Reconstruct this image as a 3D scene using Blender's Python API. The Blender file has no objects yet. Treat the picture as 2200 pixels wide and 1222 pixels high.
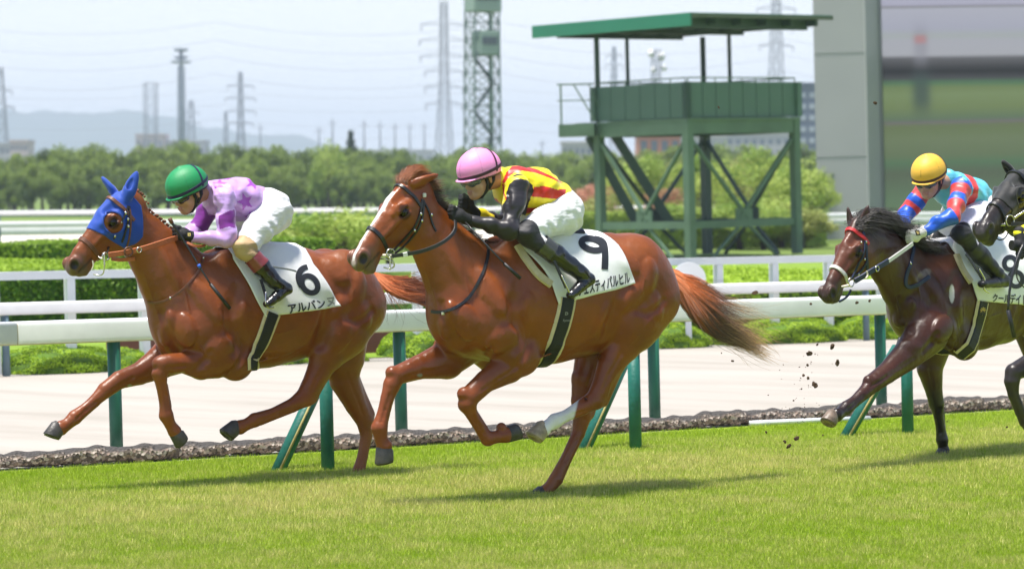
import bpy, bmesh, math, random
import numpy as np
from mathutils import Vector, Matrix
random.seed(7); rng = np.random.default_rng(7)
SC = bpy.context.scene
COL = SC.collection
# ------------------------------------------------------------------ camera
FPX = 6700.0; CAMZ = 1.9
PITCH = math.atan(211/FPX); ROLL = -0.0035
cd = bpy.data.cameras.new('camera'); cam = bpy.data.objects.new('camera', cd); COL.objects.link(cam)
CM = Matrix.Translation((0,0,CAMZ)) @ Matrix.Rotation(math.radians(90)-PITCH,4,'X') @ Matrix.Rotation(ROLL,4,'Z')
cam.matrix_world = CM
cd.sensor_width = 36; cd.lens = 36*FPX/2200; cd.clip_end = 30000; cd.clip_start = 0.5
cd.dof.use_dof = True; cd.dof.focus_distance = 19.6; cd.dof.aperture_fstop = 3.6
SC.camera = cam
# ------------------------------------------------------------------ light
SUN_EL, SUN_AZ = math.radians(77), math.radians(-125)   # azimuth clockwise from +Y: behind left of the camera
sun_dir = Vector((math.cos(SUN_EL)*math.sin(SUN_AZ), math.cos(SUN_EL)*math.cos(SUN_AZ), math.sin(SUN_EL)))
W = bpy.data.worlds.new("World"); SC.world = W; W.use_nodes = True
wn = W.node_tree.nodes; wl = W.node_tree.links
bg = wn['Background']; sk = wn.new('ShaderNodeTexSky'); sk.sky_type = 'NISHITA'; sk.sun_disc = False
sk.sun_elevation = SUN_EL; sk.sun_rotation = SUN_AZ; sk.air_density = 1.0; sk.dust_density = 1.0; sk.ozone_density = 2.5
# humid summer haze: the clear sky mixed towards a pale veil that thickens at the horizon
geo = wn.new('ShaderNodeTexCoord'); sx = wn.new('ShaderNodeSeparateXYZ'); wl.new(geo.outputs['Generated'], sx.inputs[0])
hz = wn.new('ShaderNodeMapRange'); hz.inputs[1].default_value = 0.0; hz.inputs[2].default_value = 0.22; hz.inputs[3].default_value = 1.0; hz.inputs[4].default_value = 0.04
wl.new(sx.outputs[2], hz.inputs[0])
cn = wn.new('ShaderNodeTexNoise'); cn.inputs['Scale'].default_value = 3.0; cn.inputs['Detail'].default_value = 5
cm_ = wn.new('ShaderNodeMapping'); cm_.inputs['Scale'].default_value = (1,1,9); wl.new(geo.outputs['Generated'], cm_.inputs[0]); wl.new(cm_.outputs[0], cn.inputs['Vector'])
cr = wn.new('ShaderNodeValToRGB'); cr.color_ramp.elements[0].position = .35; cr.color_ramp.elements[0].color = (7.9,8.2,8.7,1); cr.color_ramp.elements[1].position = .7; cr.color_ramp.elements[1].color = (8.6,8.7,8.9,1)
wl.new(cn.outputs[0], cr.inputs[0])
wm = wn.new('ShaderNodeMix'); wm.data_type = 'RGBA'; wl.new(hz.outputs[0], wm.inputs[0]); wl.new(sk.outputs[0], wm.inputs[6]); wl.new(cr.outputs[0], wm.inputs[7])
wl.new(wm.outputs[2], bg.inputs[0]); bg.inputs[1].default_value = 0.10
sd = bpy.data.lights.new('sun','SUN'); sd.energy = 5.0; sd.angle = math.radians(10); sd.color = (1,.95,.88)
so = bpy.data.objects.new('sun', sd); COL.objects.link(so); so.rotation_euler = sun_dir.to_track_quat('Z','Y').to_euler()
SC.view_settings.view_transform = 'Standard'; SC.view_settings.look = 'None'; SC.view_settings.exposure = 0.66
SC.cycles.max_bounces = 8; SC.cycles.volume_bounces = 0
# ------------------------------------------------------------------ picture <-> world
RM = np.array(CM.to_3x3()); CO = np.array([0,0,CAMZ])
def ray(px,py):
    d = RM @ np.array([(px-1100)/FPX, -(py-611)/FPX, -1.0]); return d/np.linalg.norm(d)
def at(px,py,Y):                 # the point seen at that pixel at distance Y
    d = ray(px,py); return Vector(CO + d*(Y/d[1]))
def gp(px,py,z=0.0):             # on the ground
    d = ray(px,py); return Vector(CO + d*((z-CAMZ)/d[2]))
def proj(P):                     # world points (n,3) -> pixels (n,2)
    q = (np.asarray(P)-CO) @ RM
    return np.stack([1100+FPX*q[:,0]/-q[:,2], 611-FPX*q[:,1]/-q[:,2]],1)
TA = math.radians(35.0)
U = np.array([math.cos(TA), math.sin(TA), 0]); V = np.array([-math.sin(TA), math.cos(TA), 0])   # U: down the track, V: away from us
# ------------------------------------------------------------------ materials
MATS = {}
def ramp(nt, fac, stops):
    r = nt.nodes.new('ShaderNodeValToRGB'); e = r.color_ramp.elements
    while len(e) < len(stops): e.new(0.5)
    for i,(p,c) in enumerate(stops): e[i].position = p; e[i].color = (*c,1)
    nt.links.new(fac, r.inputs[0]); return r.outputs[0]
def mat(name, col=(.5,.5,.5), rough=.6, metal=0, var=0.0, vscale=8, bump=0.0, bscale=40, attr=None, spec=.5, coat=0, sheen=0,
        stops=None, trans=0, sss=0, emis=None, aniso=None, bdist=.01, detail=4, bdet=4, rvar=0):
    if name in MATS: return MATS[name]
    m = bpy.data.materials.new(name); m.use_nodes = True; nt = m.node_tree; n = nt.nodes; l = nt.links
    b = n['Principled BSDF']; b.inputs['Base Color'].default_value = (*col,1); b.inputs['Roughness'].default_value = rough
    b.inputs['Metallic'].default_value = metal; b.inputs['Specular IOR Level'].default_value = spec
    b.inputs['Coat Weight'].default_value = coat; b.inputs['Coat Roughness'].default_value = .22
    b.inputs['Sheen Weight'].default_value = sheen; b.inputs['Transmission Weight'].default_value = trans
    if sss: b.inputs['Subsurface Weight'].default_value = sss; b.inputs['Subsurface Scale'].default_value = .01
    tc = n.new('ShaderNodeTexCoord'); src = None
    if attr:
        a = n.new('ShaderNodeAttribute'); a.attribute_name = attr; src = a.outputs['Color']
    if var or stops:
        no = n.new('ShaderNodeTexNoise'); no.inputs['Scale'].default_value = vscale; no.inputs['Detail'].default_value = detail
        l.new(tc.outputs['Object'], no.inputs['Vector'])
        if stops: src = ramp(nt, no.outputs[0], stops)
        else:
            mx = n.new('ShaderNodeMix'); mx.data_type = 'RGBA'; mx.blend_type = 'MULTIPLY'; mx.inputs[0].default_value = 1
            g = ramp(nt, no.outputs[0], [(.3,(1-var,)*3),(.7,(1+var*.0,)*3)])
            if src: l.new(src, mx.inputs[6])
            else: mx.inputs[6].default_value = (*col,1)
            l.new(g, mx.inputs[7]); src = mx.outputs[2]
    if src: l.new(src, b.inputs['Base Color'])
    if bump:
        nb = n.new('ShaderNodeTexNoise'); nb.inputs['Scale'].default_value = bscale; nb.inputs['Detail'].default_value = bdet
        mp = n.new('ShaderNodeMapping'); l.new(tc.outputs['Object'], mp.inputs[0])
        if aniso: mp.inputs['Scale'].default_value = aniso
        l.new(mp.outputs[0], nb.inputs['Vector'])
        bp = n.new('ShaderNodeBump'); bp.inputs['Strength'].default_value = bump; bp.inputs['Distance'].default_value = bdist
        l.new(nb.outputs[0], bp.inputs['Height']); l.new(bp.outputs[0], b.inputs['Normal'])
    if rvar:
        n3 = n.new('ShaderNodeTexNoise'); n3.inputs['Scale'].default_value = 4.5; n3.inputs['Detail'].default_value = 5; l.new(tc.outputs['Object'],n3.inputs['Vector'])
        r3 = n.new('ShaderNodeMapRange'); r3.inputs[1].default_value = .35; r3.inputs[2].default_value = .65; r3.inputs[3].default_value = rough-rvar; r3.inputs[4].default_value = rough+rvar; l.new(n3.outputs[0],r3.inputs[0]); l.new(r3.outputs[0],b.inputs['Roughness'])
    if emis: b.inputs['Emission Color'].default_value = (*emis[0],1); b.inputs['Emission Strength'].default_value = emis[1]
    MATS[name] = m; return m
# ------------------------------------------------------------------ object helpers
def link(o, parent=None):
    COL.objects.link(o)
    if parent is not None: o.parent = parent
    return o
def tag(o, label=None, cat=None, group=None, kind=None):
    if label: o['label'] = label
    if cat: o['category'] = cat
    if group: o['group'] = group
    if kind: o['kind'] = kind
    return o
def empty(name, loc=(0,0,0), rz=0.0, label=None, cat=None, group=None):
    o = bpy.data.objects.new(name, None); o.empty_display_size = .2; COL.objects.link(o)
    o.location = loc; o.rotation_euler = (0,0,rz); return tag(o,label,cat,group)
def mesh_obj(name, verts, faces, m, parent=None, smooth=False, mats=None, fmat=None):
    me = bpy.data.meshes.new(name)
    me.from_pydata([tuple(v) for v in verts], [], [tuple(f) for f in faces]); 
    for k in (mats or [m]): me.materials.append(k)
    if fmat is not None: me.polygons.foreach_set('material_index', np.asarray(fmat,dtype=np.int32))
    if smooth: me.polygons.foreach_set('use_smooth', np.ones(len(me.polygons),dtype=bool))
    me.update(); o = bpy.data.objects.new(name, me); return link(o,parent)
def fast_mesh(name, verts, faces, m, parent=None, smooth=True, cols=None, cname='Col'):
    verts = np.asarray(verts,dtype=np.float32); faces = np.asarray(faces,dtype=np.int32); k = faces.shape[1]
    me = bpy.data.meshes.new(name); me.vertices.add(len(verts)); me.vertices.foreach_set('co', verts.ravel())
    me.loops.add(faces.size); me.loops.foreach_set('vertex_index', faces.ravel())
    me.polygons.add(len(faces)); me.polygons.foreach_set('loop_start', np.arange(0,faces.size,k,dtype=np.int32))
    me.polygons.foreach_set('use_smooth', np.full(len(faces), smooth, dtype=bool)); me.update(calc_edges=True); me.validate()
    me.materials.append(m)
    if cols is not None:
        a = me.color_attributes.new(cname,'FLOAT_COLOR','POINT'); c4 = np.ones((len(verts),4),dtype=np.float32); c4[:,:3] = cols
        a.data.foreach_set('color', c4.ravel())
    o = bpy.data.objects.new(name, me); return link(o,parent)
class MB:                        # collects boxes, bars, tubes and sheets into one mesh
    def __init__(s): s.v = []; s.f = []
    def add(s, vs, fs):
        b = len(s.v); s.v += [tuple(v) for v in vs]; s.f += [tuple(i+b for i in f) for f in fs]; return s
    def box(s, c, size, M=None):
        x,y,z = [k/2 for k in size]; vs = [Vector((sx*x,sy*y,sz*z)) for sx in(-1,1) for sy in(-1,1) for sz in(-1,1)]
        if M is not None: vs = [M@v for v in vs]
        vs = [v+Vector(c) for v in vs]
        return s.add(vs, [(0,1,3,2),(4,6,7,5),(0,4,5,1),(2,3,7,6),(0,2,6,4),(1,5,7,3)])
    def bar(s, a, b, w, h=None, up=(0,0,1)):
        a = Vector(a); b = Vector(b); h = h or w; d = (b-a); L = d.length
        if L < 1e-6: return s
        d /= L; u_ = Vector(up)
        if abs(d.dot(u_)) > .98: u_ = Vector((0,1,0)) if abs(d.y) < .9 else Vector((1,0,0))
        x = d.cross(u_).normalized(); y = x.cross(d).normalized(); M = Matrix((x,y,d)).transposed()
        return s.box((a+b)/2, (w,h,L), M)
    def tube(s, pts, rad, n=8, cap=True, flat=None):
        pts = [Vector(p) for p in pts]; N = len(pts); rads = rad if hasattr(rad,'__len__') else [rad]*N
        b = len(s.v); up = Vector((0,0,1)); px_ = None
        for i,p in enumerate(pts):
            d = (pts[min(i+1,N-1)]-pts[max(i-1,0)])
            d = d.normalized() if d.length > 1e-9 else Vector((0,0,1))
            if px_ is None:
                px_ = d.cross(up if abs(d.z) < .95 else Vector((1,0,0))).normalized()
            else:
                px_ = (px_ - d*px_.dot(d)).normalized()
            y = d.cross(px_)
            for k in range(n):
                a = 2*math.pi*k/n; s.v.append(tuple(p + (px_*math.cos(a)+y*math.sin(a)*(flat or 1))*rads[i]))
        for i in range(N-1):
            for k in range(n):
                k2 = (k+1)%n; s.f.append((b+i*n+k, b+i*n+k2, b+(i+1)*n+k2, b+(i+1)*n+k))
        if cap:
            s.f.append(tuple(b+k for k in reversed(range(n)))); s.f.append(tuple(b+(N-1)*n+k for k in range(n)))
        return s
    def sphere(s, c, r, n=12, m=8, sc=(1,1,1)):
        c = Vector(c); vs = [c+Vector((0,0,r*sc[2]))]
        for i in range(1,m):
            t = math.pi*i/m
            for k in range(n):
                a = 2*math.pi*k/n; vs.append(c+Vector((r*sc[0]*math.sin(t)*math.cos(a), r*sc[1]*math.sin(t)*math.sin(a), r*sc[2]*math.cos(t))))
        vs.append(c-Vector((0,0,r*sc[2]))); L = len(vs)-1; fs = []
        for k in range(n): fs.append((0,1+k,1+(k+1)%n)); fs.append((L, 1+(m-2)*n+(k+1)%n, 1+(m-2)*n+k))
        for i in range(m-2):
            for k in range(n):
                a = 1+i*n+k; b = 1+i*n+(k+1)%n; fs.append((a, a+n, b+n, b))
        return s.add(vs, fs)
    def build(s, name, m, parent=None, smooth=False, bevel=0):
        o = mesh_obj(name, s.v, s.f, m, parent, smooth)
        if bevel:
            md = o.modifiers.new('b','BEVEL'); md.width = bevel; md.segments = 2; md.limit_method = 'ANGLE'
        return o
# ------------------------------------------------------------------ implicit surfaces (bodies)
class Rig:                       # an upright frame: x = down the track (tail side), y = away from the camera, z = up
    def __init__(s, anchor, yaw=0.0):
        a = TA+yaw; s.o = np.array(anchor, dtype=float); s.u = np.array([math.cos(a),math.sin(a),0]); s.v = np.array([-math.sin(a),math.cos(a),0])
        s.R = np.stack([s.u,s.v,np.array([0,0,1.0])],1); s.yaw = a
        s.scale = FPX/s.o[1]
    def L(s, px, py, off=0.0):   # the local point seen at that pixel in the plane y = off
        d = ray(px,py); t = (off - (CO-s.o)@s.v)/(d@s.v); return s.R.T @ (CO + d*t - s.o)
    def W(s, p): return s.R @ np.asarray(p) + s.o
    def proj(s, P): return proj(np.asarray(P) @ s.R.T + s.o)
    def root(s, name, **k): return empty(name, s.o, s.yaw, **k)
class SDF:
    def __init__(s, rig, lo, hi, h):
        s.rig = rig; s.lo = np.array(lo,float); s.h = h; s.n = np.ceil((np.array(hi)-s.lo)/h).astype(int)+1
        s.g = np.full(s.n, .5, dtype=np.float32); s.M = np.eye(4); s.sc = 1.0
        s.ax = [(s.lo[i]+h*np.arange(s.n[i])).astype(np.float32) for i in range(3)]
    def frame(s, M=None):
        s.M = np.eye(4) if M is None else np.array(M); s.sc = np.linalg.norm(s.M[:3,0])
    def block(s, lo, hi, pad):
        c = np.array([[x,y,z,1] for x in (lo[0],hi[0]) for y in (lo[1],hi[1]) for z in (lo[2],hi[2])]) @ s.M.T
        a = np.floor((c[:,:3].min(0)-pad-s.lo)/s.h).astype(int); b = np.ceil((c[:,:3].max(0)+pad-s.lo)/s.h).astype(int)+1
        a = np.clip(a,0,s.n); b = np.clip(b,0,s.n)
        if (b-a).min() <= 0: return None
        sl = tuple(slice(a[i],b[i]) for i in range(3))
        X = s.ax[0][sl[0]][:,None,None]; Y = s.ax[1][sl[1]][None,:,None]; Z = s.ax[2][sl[2]][None,None,:]
        I = np.linalg.inv(s.M).astype(np.float32)
        if np.allclose(s.M, np.eye(4)): P = (X,Y,Z)
        else: P = tuple(I[i,0]*X+I[i,1]*Y+I[i,2]*Z+I[i,3] for i in range(3))
        return sl, P
    def blend(s, sl, d, k, sub=False):
        g = s.g[sl]
        if sub:
            hh = np.maximum(k-np.abs(g+d),0)/k; s.g[sl] = np.maximum(g,-d)+hh*hh*k*.25
        else:
            hh = np.maximum(k-np.abs(g-d),0)/k; s.g[sl] = np.minimum(g,d)-hh*hh*k*.25
    def cap(s, A, B, ra, rb, qa=1., qb=None, k=.03, sub=False):
        A = np.array(A,float); B = np.array(B,float); qb = qa if qb is None else qb
        R = max(ra,rb); Q = max(1,qa,qb); lo = np.minimum(A,B)-[R,R*Q,R]; hi = np.maximum(A,B)+[R,R*Q,R]
        r = s.block(lo,hi,(k*1.2+s.h*3))
        if r is None: return
        sl,(X,Y,Z) = r; D = B-A; L2 = max(D@D,1e-9)
        t = np.clip(((X-A[0])*D[0]+(Y-A[1])*D[1]+(Z-A[2])*D[2])/L2,0,1)
        q = qa+(qb-qa)*t
        d = (np.sqrt((X-A[0]-t*D[0])**2+((Y-A[1]-t*D[1])/q)**2+(Z-A[2]-t*D[2])**2)-(ra+(rb-ra)*t))*s.sc
        s.blend(sl,d.astype(np.float32),k,sub)
    def chain(s, pts, k=.03, ki=.006):   # pts: (x,y,z,r[,q]); one shape, blended once
        P = np.array([p[:3] for p in pts],float); R = max(p[3]*max(1,(p[4] if len(p)>4 else 1)) for p in pts)
        res = s.block(P.min(0)-R, P.max(0)+R, k*1.2+s.h*3)
        if res is None: return
        sl,(X,Y,Z) = res; tot = None
        for a,b in zip(pts[:-1],pts[1:]):
            A = np.array(a[:3],float); D = np.array(b[:3],float)-A; L2 = max(D@D,1e-9); qa = a[4] if len(a)>4 else 1; qb = b[4] if len(b)>4 else 1
            t = np.clip(((X-A[0])*D[0]+(Y-A[1])*D[1]+(Z-A[2])*D[2])/L2,0,1)
            d = np.sqrt((X-A[0]-t*D[0])**2+((Y-A[1]-t*D[1])/(qa+(qb-qa)*t))**2+(Z-A[2]-t*D[2])**2)-(a[3]+(b[3]-a[3])*t)
            if tot is None: tot = d
            else: hh = np.maximum(ki-np.abs(tot-d),0)/ki; tot = np.minimum(tot,d)-hh*hh*ki*.25
        s.blend(sl,(tot*s.sc).astype(np.float32),k)
    def ell(s, c, r, rot=None, k=.03, sub=False):
        R = max(r); r3 = np.array(r,float); Rm = np.eye(3) if rot is None else np.array(rot)   # columns: the axes
        res = s.block(np.array(c)-R, np.array(c)+R, k*1.2+s.h*3)
        if res is None: return
        sl,(X,Y,Z) = res; dx,dy,dz = X-c[0],Y-c[1],Z-c[2]
        q = [(dx*Rm[0,i]+dy*Rm[1,i]+dz*Rm[2,i])/r3[i] for i in range(3)]
        k0 = np.sqrt(q[0]**2+q[1]**2+q[2]**2); k1 = np.sqrt((q[0]/r3[0])**2+(q[1]/r3[1])**2+(q[2]/r3[2])**2)+1e-6
        d = k0*(k0-1)/k1*s.sc
        s.blend(sl,np.broadcast_to(d,s.g[sl].shape).astype(np.float32),k,sub)
    def val(s, P):
        f = (np.asarray(P)-s.lo)/s.h
        if np.any(f < 0) or np.any(f >= s.n-1.001): return .5
        i = f.astype(int); t = f-i; c = s.g[i[0]:i[0]+2,i[1]:i[1]+2,i[2]:i[2]+2]
        c = c[0]*(1-t[0])+c[1]*t[0]; c = c[0]*(1-t[1])+c[1]*t[1]; return float(c[0]*(1-t[2])+c[1]*t[2])
    def grad(s, P, e=None):
        e = e or s.h*1.5; g = np.array([s.val(np.add(P,d))-s.val(np.subtract(P,d)) for d in np.eye(3)*e]); n = np.linalg.norm(g)
        return g/n if n > 1e-9 else np.array([0,-1.,0])
    def march(s, O, D, tmax, t0=0.0, step=None, inside=False):   # first surface along a local ray
        st = step or s.h*.8; t = t0; p = None; D = np.asarray(D)/np.linalg.norm(D)
        while t < tmax:
            v = s.val(O+D*t)
            if (v > 0) if inside else (v < 0):
                a,b = t-st,t
                for _ in range(8):
                    m = (a+b)/2; v = s.val(O+D*m)
                    if (v > 0) if inside else (v < 0): b = m
                    else: a = m
                return O+D*b
            t += st
        return None
    def hit(s, px, py):          # surface point and normal seen at a pixel (local)
        d = s.rig.R.T @ ray(px,py); O = s.rig.R.T @ (CO-s.rig.o); ts = (np.array([s.lo[1],s.lo[1]+s.h*s.n[1]])-O[1])/d[1]
        P = s.march(O,d,ts[1],t0=ts[0])
        return None if P is None else (P, s.grad(P, s.h*2.5))
    def out(s, C, D, tmax=1.0): return s.march(np.asarray(C,float), D, tmax, inside=True)
    def mus(s, px, py, a, b, ang, h, c=.04, k=.03):     # a muscle: a flat ellipsoid that stands h proud at that pixel
        r = s.hit(px,py)
        if r is None: return
        P,n = r; px_ = s.rig.scale; e = np.array([math.cos(math.radians(ang)),0,-math.sin(math.radians(ang))])
        e = e-n*(e@n); e /= np.linalg.norm(e); f = np.cross(n,e)
        s.frame(); s.ell(P-n*(c-h), (a/px_,b/px_,c), np.stack([e,f,n],1), k)
    def groove(s, pts, w, dep, k=.02):
        s.frame(); hs = [s.hit(*p[:2]) for p in pts]; hs = [h for h in hs if h is not None]
        C = [P+n*(w-dep) for P,n in hs]
        for a,b in zip(C[:-1],C[1:]): s.cap(a,b,w,w,k=k,sub=True)
    def ridge(s, pts, w, h, k=.01):
        s.frame(); hs = [s.hit(*p[:2]) for p in pts]; hs = [q for q in hs if q is not None]
        C = [P-n*(w-h) for P,n in hs]
        for a,b in zip(C[:-1],C[1:]): s.cap(a,b,w,w,k=k)
    def wrinkle(s, amp, dirs, seed=1):      # cloth folds: sums of stretched waves
        r = np.random.default_rng(seed); X = s.ax[0][:,None,None]; Y = s.ax[1][None,:,None]; Z = s.ax[2][None,None,:]
        m = np.abs(s.g) < amp*6+s.h*2; tot = np.zeros(s.g.shape,dtype=np.float32)
        for (d,fr,a) in dirs:
            d = np.array(d,float); d /= np.linalg.norm(d); o = np.array([d[2],.3,-d[0]])
            ph = (X*d[0]+Y*d[1]+Z*d[2])*fr; w = (X*o[0]+Y*o[1]+Z*o[2])
            tot += a*np.sin(ph+1.6*np.sin(w*fr*.35+r.uniform(0,6))+1.2*np.sin(ph*.37+w*fr*.21+r.uniform(0,6)))
        s.g = np.where(m, s.g-amp*tot, s.g).astype(np.float32)
    def mesh(s, keep=None):
        g = s.g; ins = g < 0; n = g.shape
        c = np.zeros((n[0]-1,n[1]-1,n[2]-1),dtype=np.int8)
        offs = [(i,j,k) for i in(0,1) for j in(0,1) for k in(0,1)]
        for (i,j,k) in offs: c += ins[i:n[0]-1+i, j:n[1]-1+j, k:n[2]-1+k]
        act = (c > 0)&(c < 8); idx = np.argwhere(act); vid = np.full(c.shape,-1,dtype=np.int32); vid[act] = np.arange(len(idx))
        cv = np.stack([g[idx[:,0]+i,idx[:,1]+j,idx[:,2]+k] for (i,j,k) in offs],1)
        ps = np.zeros((len(idx),3)); cnt = np.zeros(len(idx))
        for a in range(8):
            for b in range(a+1,8):
                oa,ob = np.array(offs[a]),np.array(offs[b])
                if np.abs(oa-ob).sum() != 1: continue
                m = (cv[:,a] < 0) != (cv[:,b] < 0); t = cv[:,a]/(cv[:,a]-cv[:,b]+1e-12); t = np.clip(t,0,1)
                ps[m] += (oa[None]+t[m,None]*(ob-oa)[None]); cnt[m] += 1
        ps /= cnt[:,None]
        for _ in range(2):       # pull onto the zero surface
            w = np.ones((len(idx),8)); gr = np.zeros((len(idx),3))
            for q,(i,j,k) in enumerate(offs):
                wx = ps[:,0] if i else 1-ps[:,0]; wy = ps[:,1] if j else 1-ps[:,1]; wz = ps[:,2] if k else 1-ps[:,2]
                w[:,q] = wx*wy*wz; gr[:,0] += cv[:,q]*wy*wz*(1 if i else -1); gr[:,1] += cv[:,q]*wx*wz*(1 if j else -1); gr[:,2] += cv[:,q]*wx*wy*(1 if k else -1)
            d = (w*cv).sum(1); g2 = (gr**2).sum(1)+1e-12
            ps = np.clip(ps-(d/g2)[:,None]*gr, -.0, 1.0)
        V_ = s.lo+(idx+ps)*s.h; F = []
        for ax in range(3):
            a,b = [(1,2),(2,0),(0,1)][ax]
            sa = [slice(None)]*3; sb = [slice(None)]*3; sa[ax] = slice(0,-1); sb[ax] = slice(1,None)
            ch = ins[tuple(sa)] != ins[tuple(sb)]; e = np.argwhere(ch)
            ok = (e[:,a] > 0)&(e[:,b] > 0)&(e[:,a] < n[a]-1)&(e[:,b] < n[b]-1); e = e[ok]
            def q(da,db):
                f = e.copy(); f[:,a] -= da; f[:,b] -= db; return vid[f[:,0],f[:,1],f[:,2]]
            qd = np.stack([q(1,1),q(0,1),q(0,0),q(1,0)],1); flip = ~ins[e[:,0],e[:,1],e[:,2]]
            qd[flip] = qd[flip][:,::-1]; F.append(qd)
        F = np.concatenate(F); F = F[(F >= 0).all(1)]
        if keep is not None:
            kv = keep(V_); F = F[kv[F].all(1)]; used = np.unique(F); mp = np.full(len(V_),-1); mp[used] = np.arange(len(used)); V_ = V_[used]; F = mp[F]
        return V_, F
def vnorm(Vv, F):
    n = np.zeros_like(Vv); a = np.cross(Vv[F[:,1]]-Vv[F[:,0]], Vv[F[:,2]]-Vv[F[:,0]])
    for i in range(F.shape[1]): np.add.at(n, F[:,i], a)
    return n/(np.linalg.norm(n,axis=1)[:,None]+1e-12)
def inpoly(P, poly, soft=0):
    x,y = P[:,0],P[:,1]; r = np.zeros(len(P),bool); n = len(poly); j = n-1
    for i in range(n):
        xi,yi = poly[i]; xj,yj = poly[j]
        c = ((yi > y) != (yj > y)) & (x < (xj-xi)*(y-yi)/((yj-yi) if yj != yi else 1e-9)+xi); r ^= c; j = i
    return r
def vnoise(P, f, seed=0):        # cheap smooth noise for colour variation
    r = np.random.default_rng(seed); o = np.zeros(len(P))
    for _ in range(5):
        d = r.normal(size=3); o += np.sin(P@d*f+r.uniform(0,6)+1.5*np.sin(P@r.normal(size=3)*f*.6))
    return o/5
# ------------------------------------------------------------------ horses
def hide_mat(name, rough=.40, spec=.5):
    m = mat(name, rough=rough, rvar=.10, attr='Col', var=.25, vscale=5, bump=.55, bscale=13, spec=.42, sheen=0, coat=.08, bdist=.016, bdet=6)
    return m
def headframe(rig, poll, muz, off, length, toward=1, roll=0.0, zd=1.18, ys=.95):
    """canonical head frame (X to the muzzle, Y to the near side is -Y, Z to the forehead) from the two pixels"""
    A = rig.L(poll[0],poll[1],off); s = rig.scale; c = (CO-rig.o)@rig.v
    dz = -(muz[1]-poll[1])/s; hx = (muz[0]-poll[0])/s
    hor = math.sqrt(max(length**2-dz**2, hx*hx+1e-6)); ca = min(1,abs(hx)/hor); al = math.acos(ca)*toward
    # head points to screen left by hx and towards the viewer by sin(al)
    d = np.array([-math.cos(al)*hor, -math.sin(al)*hor, dz]); d /= np.linalg.norm(d)
    X = rig.R.T@d; up = np.array([0,0,1.]); Y = np.cross(up,X); Y /= np.linalg.norm(Y); Z = np.cross(X,Y)
    D = X.copy(); t0 = math.atan2(.125,.64); X = D*math.cos(t0)+Z*math.sin(t0); Z = np.cross(X,Y)
    if roll:
        Y2 = Y*math.cos(roll)+Z*math.sin(roll); Z = np.cross(X,Y2); Y = Y2
    sc = length/.652
    M = np.eye(4); M[:3,0] = X*sc; M[:3,1] = Y*ys; M[:3,2] = Z*zd; M[:3,3] = A
    return M
# with X to the muzzle (screen left), Z up: Y = Z x X points TOWARDS the camera side for a left-facing head
def horse_head(S, M, ears=None, mouth=0.0):
    S.frame(M)
    S.chain([(-.03,0,-.11,.085,.62),(.08,0,-.085,.088,.86),(.18,0,-.09,.090,.98),(.27,0,-.092,.074,.92),(.38,0,-.098,.064,.80),(.49,0,-.106,.057,.84),(.575,0,-.116,.050,.88)],k=.03)
    S.chain([(.0,0,-.155,.095,.55),(.10,0,-.200,.105,.60),(.20,0,-.204,.090,.60),(.31,0,-.163,.055,.62),(.43,0,-.148,.042,.75),(.53,0,-.15,.036,.9)],k=.035)
    for sg in (-1,1):
        S.ell((.095,sg*.054,-.188),(.118,.034,.115),k=.03)            # cheek
        S.cap((.19,sg*.078,-.048),(.25,sg*.066,-.058),.026,.014,.8,k=.03)   # brow
        S.cap((.25,sg*.070,-.095),(.39,sg*.049,-.105),.015,.010,k=.02)   # facial crest
        S.ell((.195,sg*.092,-.085),(.038,.02,.03),k=.02,sub=True)     # socket
        S.cap((.16,sg*.089,-.060),(.225,sg*.087,-.064),.014,.011,k=.012)
        S.cap((.170,sg*.087,-.107),(.222,sg*.083,-.105),.011,.009,k=.012)
        S.ell((.582,sg*.046,-.098),(.048,.019,.038),k=.02)            # nostril wing
        S.ell((.592,sg*.066,-.100),(.032,.019,.023),np.array([[.85,0,.5],[0,1,0],[-.5,0,.85]]),k=.012,sub=True)
        S.cap((.565,sg*.052,-.155),(.47,sg*.050,-.142),.007,.004,k=.012,sub=True)   # mouth
        S.cap((.11,sg*.062,-.03),(.17,sg*.06,-.02),.02,.02,k=.04,sub=True)  # temple hollow
    S.ell((.615,0,-.128),(.030,.040,.032),k=.025)
    S.chain([(.50,0,-.170,.030,1.1),(.555,0,-.175-mouth,.031,1.15),(.585,0,-.168-mouth,.022,1.3)],k=.025)
    for e in (ears or []):       # (base, tip, half width, opening direction)
        b,t,w,o = np.array(e[0]),np.array(e[1]),e[2],np.array(e[3]); l = np.linalg.norm(t-b); d = (t-b)/l; o = o-d*(o@d); o /= np.linalg.norm(o); x = np.cross(d,o); R_ = np.stack([d,x,o],1)
        S.cap(b-d*.02,b*.75+t*.25,w*.62,w*.72,k=.02); S.ell(b*.66+t*.34,(l*.36,w,w*.55),R_,k=.012); S.ell(b*.42+t*.58,(l*.36,w*.72,w*.34),R_,k=.012); S.cap(b*.3+t*.7,t,w*.34,.004,k=.015)
        S.ell(b*.55+t*.45+o*w*.52,(l*.30,w*.52,w*.36),R_,k=.012,sub=True)
    S.frame()
def tx(M, p): return (np.array(M)@np.array([*p,1]))[:3]
def leg(S, rig, pts, k=.028, tendon=None):
    s = rig.scale; L = [(*rig.L(p[0],p[1],p[2]), p[3]/s, p[4] if len(p) > 4 else .9) for p in pts]
    S.frame(); S.chain(L,k=k); return L
def bone(S, rig, a, b, off, rp, shift):    # a tendon or bone standing off the shaft
    s = rig.scale; A = rig.L(a[0]+shift[0],a[1]+shift[1],off); B = rig.L(b[0]+shift[0],b[1]+shift[1],off); S.cap(A,B,rp/s,rp/s,k=.008)
def knob(S, rig, x, y, off, r, k=.012, sub=False):
    S.ell(rig.L(x,y,off),(r/rig.scale,)*3,k=k,sub=sub)
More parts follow.
